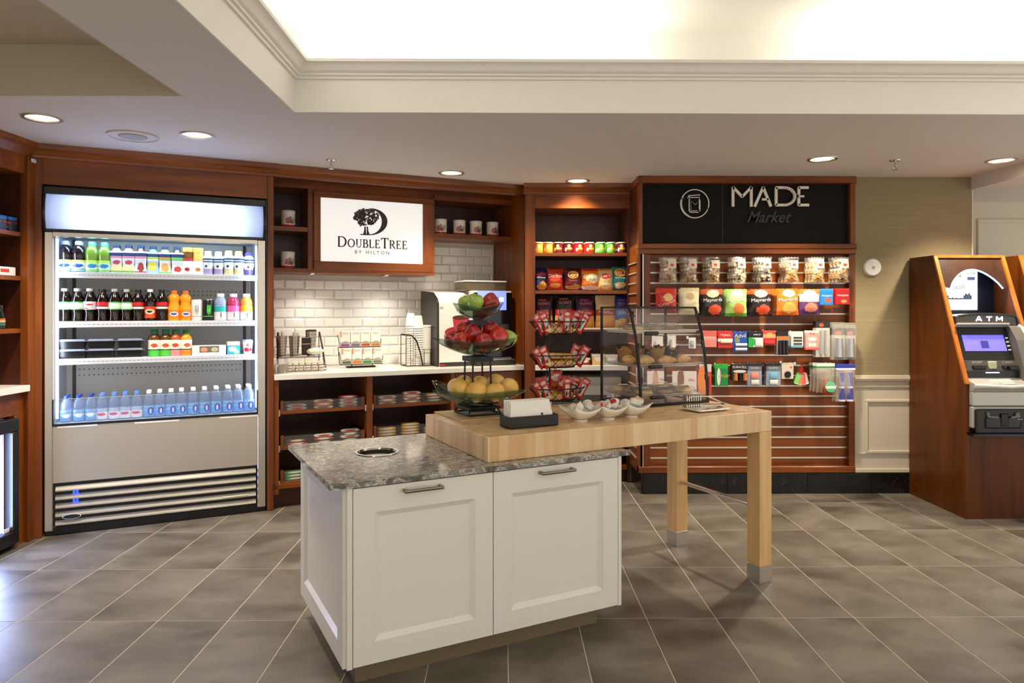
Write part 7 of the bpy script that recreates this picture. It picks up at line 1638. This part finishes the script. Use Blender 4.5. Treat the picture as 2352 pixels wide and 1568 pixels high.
# ---------------------------------------------------------------- pastry display case
c0 = I.loc(1472, 937, TZ); 
cw_, cd_, ch_ = 0.470, 0.365, 0.528
pc = thing('pastry_case', 'black framed clear pastry display case with three trays', 'display case', I.p(c0[0], c0[1], TZ), I.a)
fr_ = 0.011
topd = 0.105       # how far the top front edge lies behind the bottom front edge
prof_f = [(0.0, 0.0), (0.006, 0.12), (0.020, 0.24), (0.045, 0.37), (topd - 0.02, 0.49), (topd, ch_)]
for x0_ in (0.0, cw_ - fr_):
    B().prism([(y, z) for y, z in prof_f] + [(y + fr_ * 1.1, z) for y, z in reversed(prof_f)], 'yz', x0_, x0_ + fr_).build('front_post', M_BLKMET, pc)
    B().box(x0_, x0_ + fr_, cd_ - fr_, cd_, 0, ch_).build('rear_post', M_BLKMET, pc)
    B().box(x0_, x0_ + fr_, 0.0, cd_, 0.0, fr_).build('bottom_rail', M_BLKMET, pc); B().box(x0_, x0_ + fr_, topd, cd_, ch_ - fr_, ch_).build('top_rail', M_BLKMET, pc)
B().box(0, cw_, 0, fr_, 0, fr_ * 1.4).build('bottom_rail', M_BLKMET, pc); B().box(0, cw_, cd_ - fr_, cd_, 0, fr_).build('bottom_rail', M_BLKMET, pc)
B().box(0, cw_, topd, topd + fr_, ch_ - fr_, ch_).build('top_rail', M_BLKMET, pc); B().box(0, cw_, cd_ - fr_, cd_, ch_ - fr_, ch_).build('top_rail', M_BLKMET, pc)
B().box(fr_, cw_ - fr_, fr_, cd_ - fr_, 0.002, 0.006).build('floor', M_CLEARP, pc)
M_PANE = clear('case_pane', '#f0f0ea', 0.015, 0.02, 0.5)
for x0_ in (0.004, cw_ - 0.007): B().prism([(y + 0.006, z) for y, z in prof_f] + [(cd_ - 0.006, ch_), (cd_ - 0.006, 0)], 'yz', x0_, x0_ + 0.003).build('side_pane', M_PANE, pc)
B().box(fr_, cw_ - fr_, topd + fr_, cd_ - fr_, ch_ - 0.006, ch_ - 0.003).build('top_pane', M_PANE, pc); B().box(fr_, cw_ - fr_, cd_ - 0.007, cd_ - 0.004, fr_, ch_ - fr_).build('rear_pane', M_PANE, pc)
def pfy(z):
    for (y0, z0), (y1, z1) in zip(prof_f, prof_f[1:]):
        if z0 <= z <= z1: return y0 + (y1 - y0) * (z - z0) / (z1 - z0)
    return topd
for i, (z0, z1) in enumerate(((0.016, 0.17), (0.175, 0.345), (0.35, ch_ - 0.014))):
    b = B(); n = 5
    b.prism([(pfy(z0 + (z1 - z0) * k / n) + 0.002, z0 + (z1 - z0) * k / n) for k in range(n + 1)] + [(pfy(z0 + (z1 - z0) * k / n) + 0.005, z0 + (z1 - z0) * k / n) for k in range(n, -1, -1)], 'yz', fr_ + 0.001, cw_ - fr_ - 0.001)
    dr = b.build('door_pane', M_PANE, pc)
    hz_ = z0 + 0.035; y = pfy(hz_)
    B().box(0.055, 0.145, y - 0.022, y - 0.004, hz_ - 0.010, hz_ + 0.010, bev=0.007, seg=2).build('handle', M_BLACK, dr, True)
    for x in (fr_, cw_ - fr_ - 0.009): B().box(x, x + 0.009, pfy(z1 - 0.03) - 0.003, pfy(z1 - 0.03) + 0.009, z1 - 0.045, z1 - 0.012, bev=0.002).build('hinge', M_BLACK, dr)
B().tube([(cw_ * 0.52, cd_ - 0.012, fr_), (cw_ * 0.52, cd_ - 0.012, ch_ - fr_)], 0.003, 6).build('rear_upright', M_ALU, pc)
trz = [0.385, 0.205, 0.045]
M_TRAYW = mat('tray_pale', '#dcd8d0', 0.35); M_TRAYC = clear('tray_clear', '#cfc8b8', 0.45, 0.08, 0.8)
for i, z in enumerate(trz):
    fy0 = pfy(z) + 0.014
    t = thing('pastry_tray', '%s display tray in the pastry case' % ('white top', 'clear middle', 'clear bottom')[i], 'tray', pc.location + Matrix.Rotation(I.a, 3, 'Z') @ Vector((0.016, fy0, z)), I.a, 'trays in the pastry case')
    tw, td = cw_ - 0.032, cd_ - fy0 - 0.018
    m = M_TRAYW if i == 0 else M_TRAYC
    B().box(0.012, tw - 0.012, 0.012, td - 0.012, 0, 0.003).build('base', m, t)
    b = B()
    Oo = [(0, 0), (tw, 0), (tw, td), (0, td)]; Ii = [(0.014, 0.014), (tw - 0.014, 0.014), (tw - 0.014, td - 0.014), (0.014, td - 0.014)]
    A = [b.bm.verts.new((x, y, 0.016)) for x, y in Oo]; A2 = [b.bm.verts.new((x, y, 0.012)) for x, y in Oo]; C = [b.bm.verts.new((x, y, 0.001)) for x, y in Ii]
    for P, Q in ((A2, A), (A, C)):
        for k in range(4): b._f([P[k], P[(k + 1) % 4], Q[(k + 1) % 4], Q[k]])
    b.build('rim', m, t)
def incase(x, y, z): return pc.location + Matrix.Rotation(I.a, 3, 'Z') @ Vector((x, y, z))
# wrapped cookies on top and bottom trays
def cookie(kind, c1, c2, flat):
    k = prt('ck_' + kind, [(0, c1)], [(0.3, 0.5, 0.3, 0.4, c2, 0.8), (0.7, 0.6, 0.2, 0.3, c2, 0.8)], 0.6)
    PROTO[kind] = ('wrapped_cookie', [('cookie', B().lathe([(0, 0.002), (0.036, 0.003), (0.042, 0.009), (0.036, 0.016), (0, 0.018)], 16).mesh('cookie', k, True)),
                                      ('wrap', B().grid(8, 8, lambda u, v: ((u - .5) * 0.125, (v - .5) * 0.10, 0.004 + 0.019 * max(0, 1 - (2 * u - 1) ** 4) ** .5 * max(0, 1 - (2 * v - 1) ** 4) ** .5 + 0.0015 * math.sin(23 * u + 17 * v))).mesh('wrap', M_FILM, True)),
                                      ('label', B().box(-0.025, 0.025, -0.018, 0.018, 0.0245, 0.0252).mesh('label', prt('ck_lab', [(0, '#ece6d8')], [(0.3, 0.5, 0.2, 0.3, '#e05a2c', 0.02)], axis='Y')))])
cookie('cookie_dark', '#5a3c24', '#a07c50', 0); cookie('cookie_oat', '#bc9054', '#dcbc80', 0)
n = 0
for q, (x, y) in enumerate(((0.09, 0.16), (0.21, 0.15), (0.33, 0.155), (0.14, 0.26), (0.26, 0.265), (0.37, 0.26))):
    inst('cookie_dark' if q % 3 else 'cookie_oat', 'wrapped cookie, %s on the white top tray' % ('front left', 'front centre', 'front right', 'rear left', 'rear centre', 'rear right')[q], 'cookie', incase(x, y, trz[0] + 0.004), I.a + R.uniform(-.4, .4), 'wrapped cookies', (1.08, 1.08, 1.8))
for q in range(9):
    x = 0.085 + (q % 3) * 0.135 + R.uniform(-.008, .008); y = 0.085 + (q // 3) * 0.092
    inst('cookie_dark' if q % 2 else 'cookie_oat', 'wrapped cookie, %s on the bottom tray of the case' % ('front left', 'front centre', 'front right', 'middle left', 'dead centre', 'middle right', 'rear left', 'rear centre', 'rear right')[q], 'cookie', incase(x, y, trz[2] + 0.004), I.a + R.uniform(-.4, .4), 'wrapped cookies', (1.08, 1.08, 1.8))
# muffins in paper wraps and croissant like pastries on the middle tray
M_KRAFT = mat('kraft_paper', '#9c7238', 0.75); M_DKR = mat('dark_baking_paper', '#3e2c1c', 0.75); M_CRUMB = mat('muffin_crumb', '#c49454', 0.8, bump=((70, 70, 70), 0.6, 0.01)); M_PUFF = mat('pastry_gold', '#dcb374', 0.5, var=('#b9803c', (30, 30, 30), 1))
def tulip(m, seed):
    b = B(); rr = random.Random(seed); n = 16; ph = rr.uniform(0, 6)
    lv = [(0.026, 0.0, 0), (0.032, 0.03, 0.0), (0.040, 0.055, 0.012), (0.047, 0.075, 0.03)]
    rg = [[b.bm.verts.new((r * (1 + 0.08 * math.cos(4 * 2 * PI * k / n + ph)) * math.cos(2 * PI * k / n), r * (1 + 0.08 * math.cos(4 * 2 * PI * k / n + ph)) * math.sin(2 * PI * k / n), z + w * max(0, math.cos(4 * 2 * PI * k / n + ph)))) for k in range(n)] for r, z, w in lv]
    for A, C in zip(rg, rg[1:]):
        for i in range(n): b._f([A[i], A[(i + 1) % n], C[(i + 1) % n], C[i]])
    b._f(list(reversed(rg[0]))); return b.mesh('paper_wrap', m, True)
top_m = B().lathe([(0.036, 0.05), (0.040, 0.062), (0.034, 0.078), (0.018, 0.086), (0, 0.088)], 16).mesh('crumb', M_CRUMB, True)
PROTO['muffin_k'] = ('muffin', [('paper_wrap', tulip(M_KRAFT, 1)), ('crumb', top_m)]); PROTO['muffin_d'] = ('muffin', [('paper_wrap', tulip(M_DKR, 2)), ('crumb', top_m)])
for q, (x, y, k) in enumerate(((0.10, 0.27, 'muffin_k'), (0.19, 0.28, 'muffin_k'), (0.28, 0.28, 'muffin_d'), (0.37, 0.28, 'muffin_d'), (0.26, 0.19, 'muffin_k'), (0.37, 0.19, 'muffin_d'))):
    inst(k, '%s paper muffin, %s on the middle tray of the case' % ('light brown' if k == 'muffin_k' else 'dark', ('rear left', 'rear second', 'rear third', 'rear right', 'centre', 'right')[q]), 'muffin', incase(x, y, trz[1] + 0.004), R.uniform(0, 6), 'muffins in the case')
def pastry(u, v):
    a = 2 * PI * v; s_ = math.sin(PI * u) ** 0.7; x = (u - .5) * 0.12; return (x, 0.033 * s_ * math.cos(a) * (1 + .1 * math.sin(30 * u)) - 0.02 * (2 * u - 1) ** 2, 0.026 + 0.026 * s_ * math.sin(a) * (1 + .1 * math.sin(30 * u)))
PROTO['puff'] = ('pastry', [('crust', B().grid(24, 12, pastry).mesh('crust', M_PUFF, True, 70))])
for q, (x, y, r) in enumerate(((0.10, 0.10, 0.1), (0.24, 0.09, -0.15), (0.36, 0.10, 0.2), (0.07, 0.20, 1.2), (0.16, 0.17, 0.3))):
    inst('puff', 'golden puff pastry, %s on the middle tray of the case' % ('front left', 'front centre', 'front right', 'far left', 'left of centre')[q], 'pastry', incase(x, y, trz[1] + 0.004), I.a + r, 'pastries in the case')

# ---------------------------------------------------------------- three wavy white bowls of creamers
M_CER = mat('white_ceramic', '#efe9dc', 0.15, coat=0.4)
def sqbowl(u, v):
    x, y = 2 * u - 1, 2 * v - 1; k = max(abs(x), abs(y)); c = (abs(x) * abs(y)) ** 1.5
    return (x * 0.074 * (0.88 + 0.12 * k), y * 0.074 * (0.88 + 0.12 * k), 0.006 + 0.040 * k ** 2.4 + 0.020 * c - 0.0)
PROTO['sqb'] = ('square_bowl', [('bowl', B().grid(14, 14, sqbowl).mesh('bowl', M_CER, True, 70)), ('foot_ring', B().lathe([(0.030, 0.0), (0.032, 0.0), (0.034, 0.010), (0.030, 0.010)], 20, caps=False).mesh('foot_ring', M_CER, True))])
PROTO['cream_red'] = ('portion_cup', [('cup', B().lathe([(0, 0), (0.013, 0), (0.018, 0.022), (0.0205, 0.0225)], 14, caps=False).mesh('cup', mat('portion_white', '#e6e2da', 0.35), True)), ('lid', B().lathe([(0.0205, 0.0225), (0.0205, 0.0238), (0, 0.0242)], 14).mesh('lid', prt('lid_red', [(0, '#b8201c'), (0.65, '#e8ddd0')], [(0.5, 0.5, 0.4, 0.4, '#c8281f', 0.3)], axis='X'), True))])
PROTO['cream_wht'] = ('portion_cup', [('cup', PROTO['cream_red'][1][0][1]), ('lid', B().lathe([(0.0205, 0.0225), (0.0205, 0.0238), (0, 0.0242)], 14).mesh('lid', prt('lid_wht', [(0, '#dcd8ce'), (0.7, '#d8a070')], [], axis='X'), True))])
BN = ('left', 'middle', 'right')
for i, (px, py) in enumerate(((1333, 967), (1395, 962), (1449, 957))):
    x, y = onz(px, py, TZ)
    o = inst('sqb', 'white wavy square bowl of creamers, %s of three' % BN[i], 'bowl', (x, y, TZ), I.a + (0.02, 0.0, 0.05)[i], 'creamer bowls')
    o.scale = (1, 1, 1.05)
    for ch in o.children:
        if ch.name.startswith('bowl'):
            md = ch.modifiers.new('thickness', 'SOLIDIFY'); md.thickness = 0.004; md.offset = 1
    rr = random.Random(i + 3)
    for q in range(9):
        a = q * 2.4; r = 0.0 if q == 0 else 0.020 + 0.018 * (q % 3) / 2
        o = inst('cream_red' if (q + i) % 2 == 0 else 'cream_wht', '%s lidded portion cup tumbled in the %s white bowl' % ('red' if (q + i) % 2 == 0 else 'pale', BN[i]), 'creamer', (x + r * math.cos(a), y + r * math.sin(a), TZ + 0.030 + 0.011 * (q % 3) + 0.25 * r), 0, 'portion cups in the %s bowl' % BN[i])
        o.rotation_euler = (rr.uniform(-.8, .8), rr.uniform(-.8, .8), rr.uniform(0, 6)); o.scale = (1.15,) * 3
# ---------------------------------------------------------------- plate with tongs
px_, py_ = onz(1619, 942, TZ)
pl = thing('square_plate', 'small square white plate holding steel tongs', 'plate', (px_, py_, TZ), I.a)
B().grid(12, 12, lambda u, v: ((2 * u - 1) * 0.105, (2 * v - 1) * 0.075, 0.004 + 0.010 * max(abs(2 * u - 1), abs(2 * v - 1)) ** 5)).build('plate', M_CER, pl, True).modifiers.new('thickness', 'SOLIDIFY').thickness = 0.004
B().box(-0.06, 0.06, -0.04, 0.04, 0.0, 0.003).build('foot', M_CER, pl)
tg = thing('tongs', 'stainless steel toothed serving tongs lying on the white plate', 'tongs', (px_ - 0.005, py_ + 0.012, TZ + 0.016), I.a - 0.15); tg.scale = (1.1, 1.1, 1.5)
for s_ in (0, 1):
    b = B(); th0 = 0.002; zt2 = 0.030 * s_
    b.prism([(0.12, 0.0 + 0.004), (0.12, 0.006), (0.02, 0.008 + zt2), (-0.07, 0.010 + zt2), (-0.10, 0.004 + zt2 * .8), (-0.10, 0.002 + zt2 * .8), (-0.07, 0.007 + zt2), (0.02, 0.005 + zt2)], 'xz', -0.016, 0.016)
    arm = b.build('arm', M_STEEL, tg)
    for q in range(7):
        B().box(-0.10 + 0.012 * q, -0.094 + 0.012 * q, -0.018, 0.018, 0.000 + zt2 * .75, 0.012 + zt2, bev=0.001).build('tooth', M_STEEL, arm)
B().tube([(0.12, -0.016, 0.005), (0.13, 0.0, 0.005), (0.12, 0.016, 0.005)], 0.004, 6).build('spring', M_STEEL, tg, True)
# ================================================================ CASH MACHINE KIOSKS
M_KWOOD = wood('kiosk_wood', '#472104', '#683408', rough=0.4, coat=0.06, spec=0.25)
M_KEDGE = wood('kiosk_edge', '#a85a1e', '#c87a34', rough=0.35)
AX, AY, AW, AD = 3.026, 4.547, 0.50, 0.64
yt = 0.345; zs = 0.885; zt_ = 1.755
SIDE = [(0.0, 0.0), (0.0, zs), (yt, zt_), (AD, zt_), (AD, 0.0)]
def kiosk(name, x, label, full=True):
    t = thing(name, label, 'cash machine', (x, AY, 0))
    for x0 in (0.0, AW - 0.022):
        B().prism(SIDE, 'yz', x0, x0 + 0.022).build('side_panel', M_KWOOD, t)
        # pale edge band along the sloping front
        d = Vector((yt, zt_ - zs)).normalized(); nrm = Vector((-d.y, d.x)) * 0.003
        B().prism([(0.0 + nrm.x, zs + nrm.y), (yt + nrm.x, zt_ + nrm.y), (yt + 0.012, zt_ - 0.001), (0.014, zs)], 'yz', x0 - 0.001, x0 + 0.023).build('edge_band', M_KEDGE, t)
    B().box(0.022, AW - 0.022, yt, AD, zt_ - 0.02, zt_).build('top', M_KWOOD, t)
    B().box(0.0, AW, yt - 0.006, yt + 0.01, zt_ - 0.018, zt_ + 0.001).build('edge_band', M_KEDGE, t)
    B().box(0.022, AW - 0.022, 0.01, 0.03, 0.0, 0.58).build('lower_front', M_KWOOD, t)
    B().box(0.022, AW - 0.022, AD - 0.012, AD, 0.0, zt_ - 0.02).build('back', M_KWOOD, t)
    return t
at = kiosk('cash_machine', AX, 'wood cased cash machine with lit ATM header against the wall')
x0, x1 = 0.022, AW - 0.022; xm = (x0 + x1) / 2
def sl(z, off=0.0): return yt * (z - zs) / (zt_ - zs) + off        # depth of the slope at a height
# arched valance
b = B(); ar = [(x0, 1.52)] + [(x0 + 0.035, 1.52)]
arcp = [(x0 + 0.045 + (x1 - x0 - 0.09) * i / 16, 1.52 + 0.135 * math.sin(PI * i / 16) ** 0.75) for i in range(17)]
poly = [(x0, zt_ - 0.02), (x0, 1.53)] + arcp + [(x1, 1.53), (x1, zt_ - 0.02)]
b.prism(poly, 'xz', 0.0, 0.014)
# shear so the valance follows the slope
for v in b.bm.verts: v.co.y += sl(v.co.z, 0.012)
b.build('arched_valance', M_WOODD if False else wood('valance_wood', '#2e1a10', '#43281a'), at)
b = B(); pts = [Vector((x, sl(z, 0.010), z - 0.003)) for x, z in arcp]; b.tube(pts, 0.006, 6); b.build('lit_arch_edge', mat('arch_glow', '#8fb4ff', 0.4, emit=2.0), at, True)
# light panel and inner liner
B().box(x0, x1, 0.42, 0.43, 1.24, 1.72).build('inner_back', mat('inner_dark', '#1a2a3c', 0.3), at)
lp = B().box(x0 + 0.012, x0 + 0.330, 0.405, 0.418, 1.37, 1.67).build('light_panel', mat('panel_glow', '#f1f4ff', 0.4, emit=1.6), at)
M_PBL = mat('panel_ink', '#33506e', 0.6); M_PYE = mat('panel_yellow', '#d8d068', 0.6, emit=0.4)
lettering('VISA', 0.058, 0.020, M_PBL, lp, x0 + 0.283, 1.630, 0.404, shear=0.25)
lettering('CASH', 0.092, 0.030, mat('panel_ink_pale', '#8a96ac', 0.6), lp, x0 + 0.188, 1.530, 0.404, rot=0.12)
B().box(x0 + 0.168, x0 + 0.213, 0.4035, 0.405, 1.603, 1.648).build('card_print', M_PYE, lp)
B().box(x0 + 0.256, x0 + 0.310, 0.4035, 0.405, 1.583, 1.605).build('card_print', mat('panel_blue2', '#8fa6d8', 0.6), lp)
b = B()
for i in range(16):
    h = (0.035, 0.028, 0.012, 0.01, 0.014, 0.009, 0.012, 0.01, 0.009, 0.012, 0.01, 0.03, 0.042, 0.036, 0.045, 0.03)[i]
    b.box(x0 + 0.10 + i * 0.0118, x0 + 0.110 + i * 0.0118, 0.4035, 0.405, 1.445, 1.445 + h)
b.build('skyline_print', M_PBL, lp)
# header reading ATM
M_ATMG = mat('atm_grey', '#6b6862', 0.4); M_ATML = mat('atm_silver', '#b9b8b0', 0.35, metal=0.4)
b = B(); hp_ = [(x0 + 0.02, 1.155), (x0 + 0.02, 1.22)] + [(x0 + 0.02 + (x1 - x0 - 0.06) * i / 10, 1.225 + 0.014 * math.sin(PI * i / 10)) for i in range(11)] + [(x1 - 0.03, 1.20), (x1 - 0.02, 1.155)]
b.prism(hp_, 'xz', 0.15, 0.36); b.build('atm_header', mat('header_taupe', '#56504a', 0.4), at)
b = B(); b.tube([Vector((x, 0.149, z)) for x, z in hp_[1:]], 0.008, 6); b.build('header_trim', mat('trim_dark', '#2c2c2e', 0.3), at, True)
M_ATMLET = mat('atm_letter_glow', '#d9ccff', 0.4, emit=1.8)
for i, (ch, st) in enumerate((('a', ([(-.5, 0), (-.06, 1), (.06, 1), (.5, 0)], [(-.3, .3), (.3, .3)])), ('t', ([(-.5, .92), (.5, .92)], [(0, 0), (0, 1)])), ('m', ([(-.5, 0), (-.5, 1)], [(-.5, 1), (0, .3), (.5, 1)], [(.5, 1), (.5, 0)])))):
    b = B(); cx_ = x0 + 0.165 + i * 0.070
    for ln in st: b.ribbon([(cx_ + u * 0.038, 1.194 + v * 0.028) for u, v in ln], 0.0085, 0.1478, 0.150)
    b.build('letter', M_ATMLET, at)
# fascia: dark bezel with blue screen, sloping like a desk
def slab(xa, xb, ya, za, yb, zb_, th, m, name, par=None, bev=0):
    b = B(); d = Vector((yb - ya, zb_ - za)).normalized(); nr = Vector((d.y, -d.x)) * th
    b.prism([(ya, za), (yb, zb_), (yb + nr.x, zb_ + nr.y), (ya + nr.x, za + nr.y)], 'yz', xa, xb); return b.build(name, m, par or at)
slab(x0, x1 - 0.10, 0.075, 0.955, 0.16, 1.155, 0.02, mat('bezel_dark', '#202220', 0.3), 'screen_bezel')
slab(x0 + 0.04, x1 - 0.135, 0.0984, 1.01, 0.1396, 1.107, -0.003, mat('atm_screen', '#7069ea', 0.3, emit=0.85), 'screen')
slab(x0 + 0.155, x0 + 0.205, 0.106, 1.028, 0.1243, 1.071, -0.0048, mat('screen_dialog', '#3a3a9a', 0.3, emit=0.3), 'screen_dialog')
for i in range(4):
    z = 1.012 + i * 0.024; y = 0.075 + (z - 0.955) * 0.425 - 0.004
    B().box(x1 - 0.128, x1 - 0.110, y - 0.003, y + 0.004, z, z + 0.010, bev=0.002).build('side_key', M_WPLAS, at)
    lettering('#%d' % (4 - i), None, 0.009, M_PWHITE, at, x1 - 0.135, z + 0.005, y - 0.005) if False else None
slab(x0, x1 - 0.10, 0.155, 1.155, 0.12, 1.175, 0.01, M_ATML, 'bezel_top_lip')
# silver cheek with rounded outer edge at the right
chk = [(0.16, 1.17), (0.12, 1.155), (0.06, 1.08), (0.02, 0.98), (-0.012, 0.90), (-0.03, 0.835), (0.05, 0.83), (0.20, 0.9)]
B().prism(chk, 'yz', x1 - 0.10, x1 - 0.012).build('cheek', M_ATMG, at)
b = B(); b.tube([Vector((x1 - 0.02, y - 0.002, z)) for y, z in chk[:6]], 0.010, 8); b.build('cheek_edge', mat('silver_edge', '#d9dad6', 0.3), at, True)
# card and receipt slots
slab(x0, x1 - 0.10, 0.045, 0.895, 0.075, 0.955, 0.02, mat('fascia_grey', '#4a4844', 0.4), 'slot_fascia')
for (xa, xb, lab, dk) in ((x0 + 0.055, x0 + 0.15, 'CASH', False), (x0 + 0.255, x0 + 0.355, 'CARD', True)):
    B().box(xa, xb - 0.005, 0.038, 0.07, 0.905, 0.925, bev=0.002).build('slot', M_BLACK, at)
    lettering('RECEIPT' if not dk else 'CARD', 0.07, 0.013, M_PWHITE, at, (xa + xb) / 2 - 0.01, 0.945, 0.058)
B().box(x0 + 0.168, x0 + 0.215, 0.044, 0.07, 0.905, 0.950, bev=0.003).build('reader_light', mat('reader_pale', '#cfcdb0', 0.4), at)
B().box(x0 + 0.285, x0 + 0.345, 0.018, 0.05, 0.900, 0.922, bev=0.004).build('card_mouth', M_BLACK, at)
# keypad desk
B().prism([(-0.03, 0.775), (-0.055, 0.80), (-0.05, 0.822), (0.03, 0.845), (0.05, 0.90), (0.10, 0.90), (0.10, 0.775)], 'yz', x0, x1 - 0.012).build('desk', M_ATML, at)
B().box(x0 + 0.01, x1 - 0.10, 0.032, 0.045, 0.846, 0.893).build('desk_back', mat('desk_dark', '#191b1c', 0.35), at)
B().box(x0 + 0.13, x0 + 0.22, 0.029, 0.033, 0.880, 0.887).build('blue_bar', mat('bar_glow', '#aeb6ff', 0.4, emit=2.0), at)
for r_ in range(3):
    for c_ in range(5): B().box(x0 + 0.14 + c_ * 0.030, x0 + 0.16 + c_ * 0.030, -0.024 + r_ * 0.016, -0.014 + r_ * 0.016, 0.826 + r_ * 0.0045, 0.836 + r_ * 0.0045, bev=0.002).build('key', M_WPLAS, at)
B().lathe([(0.042, 0.0), (0.040, 0.004), (0, 0.005)], 20, sy=0.35, M=Matrix.Translation((x0 + 0.235, -0.042, 0.8225))).build('touch_pad', mat('pad_white', '#f2f0e6', 0.4), at, True)
b = B(); b.tube([Vector((x0, -0.05, 0.815)), Vector((xm, -0.064, 0.806)), Vector((x1 - 0.012, -0.052, 0.815))], 0.010, 8); b.build('desk_edge', mat('silver_edge', '#d9dad6', 0.3), at, True)
# cash tray below
B().box(x0, x1 - 0.004, -0.030, 0.02, 0.688, 0.775, bev=0.006).build('dispenser_band', M_ATML, at)
B().box(x0, x1 - 0.004, -0.030, 0.02, 0.555, 0.684, bev=0.006).build('dispenser_frame', M_ATML, at)
B().box(x0 + 0.015, x1 - 0.02, -0.040, -0.028, 0.520, 0.672, bev=0.012, seg=2).build('dispenser_panel', mat('dispenser_black', '#141416', 0.35), at)
b = B(); b.prism([(x0 + 0.08, 0.655), (x0 + 0.10, 0.648), (x0 + 0.10, 0.632), (x0 + 0.16, 0.628), (x0 + 0.16, 0.618), (x0 + 0.09, 0.622)], 'xz', -0.052, -0.038); b.prism([(x0 + 0.29, 0.655), (x0 + 0.27, 0.648), (x0 + 0.27, 0.632), (x0 + 0.24, 0.628), (x0 + 0.24, 0.618), (x0 + 0.30, 0.622)], 'xz', -0.052, -0.038); b.build('tray_bracket', M_ATMG, at)
B().box(x0 + 0.075, x0 + 0.31, -0.046, -0.036, 0.555, 0.625, bev=0.008).build('tray_flap', mat('flap_black', '#1c1c1e', 0.3), at)
B().box(x0 + 0.175, x0 + 0.225, -0.048, -0.044, 0.57, 0.645, bev=0.004).build('finger_notch', M_PBLK, at)
B().lathe([(0.009, 0), (0.009, 0.006), (0, 0.007)], 14, M=Matrix.Translation((x0 + 0.35, -0.040, 0.555)) @ Matrix.Rotation(PI / 2, 4, 'X')).build('lock', M_CHROME, at, True)
lettering('Cash', 0.03, 0.007, M_PWHITE, at, x0 + 0.30, 0.612, -0.0468)
b = B(); b.prism([(-0.06, 0.512), (-0.055, 0.524), (0.02, 0.53), (0.02, 0.512)], 'yz', x0 - 0.012, x1 - 0.004); b.build('tray_lip', mat('dark_chrome', '#3a3a3e', 0.12, metal=0.9), at)
KEEP = {'side_panel', 'edge_band', 'top', 'lower_front', 'back', 'arched_valance', 'lit_arch_edge', 'inner_back', 'light_panel'}
for o in at.children:
    if o.name.split('.')[0] in KEEP: continue
    for v in o.data.vertices: v.co.z = 0.553 + (v.co.z - 0.512) * 1.088
a_ = area('kiosk_lamp', (0, 0, 0), (0, 0, 0), 0.25, 0.3, 2.2, (0.82, 0.88, 1.0)); a_.parent = at; a_.location = (x0 + 0.15, 0.39, 1.52); a_.rotation_euler = Vector((0.25, -1, 0)).to_track_quat('-Z', 'Z').to_euler()
k2 = kiosk('wooden_kiosk', 3.635, 'second wood kiosk cut off by the right edge of the picture')
B().box(x0, x1, 0.2, 0.3, 0.6, zt_ - 0.02).build('front_panel', M_KWOOD, k2)
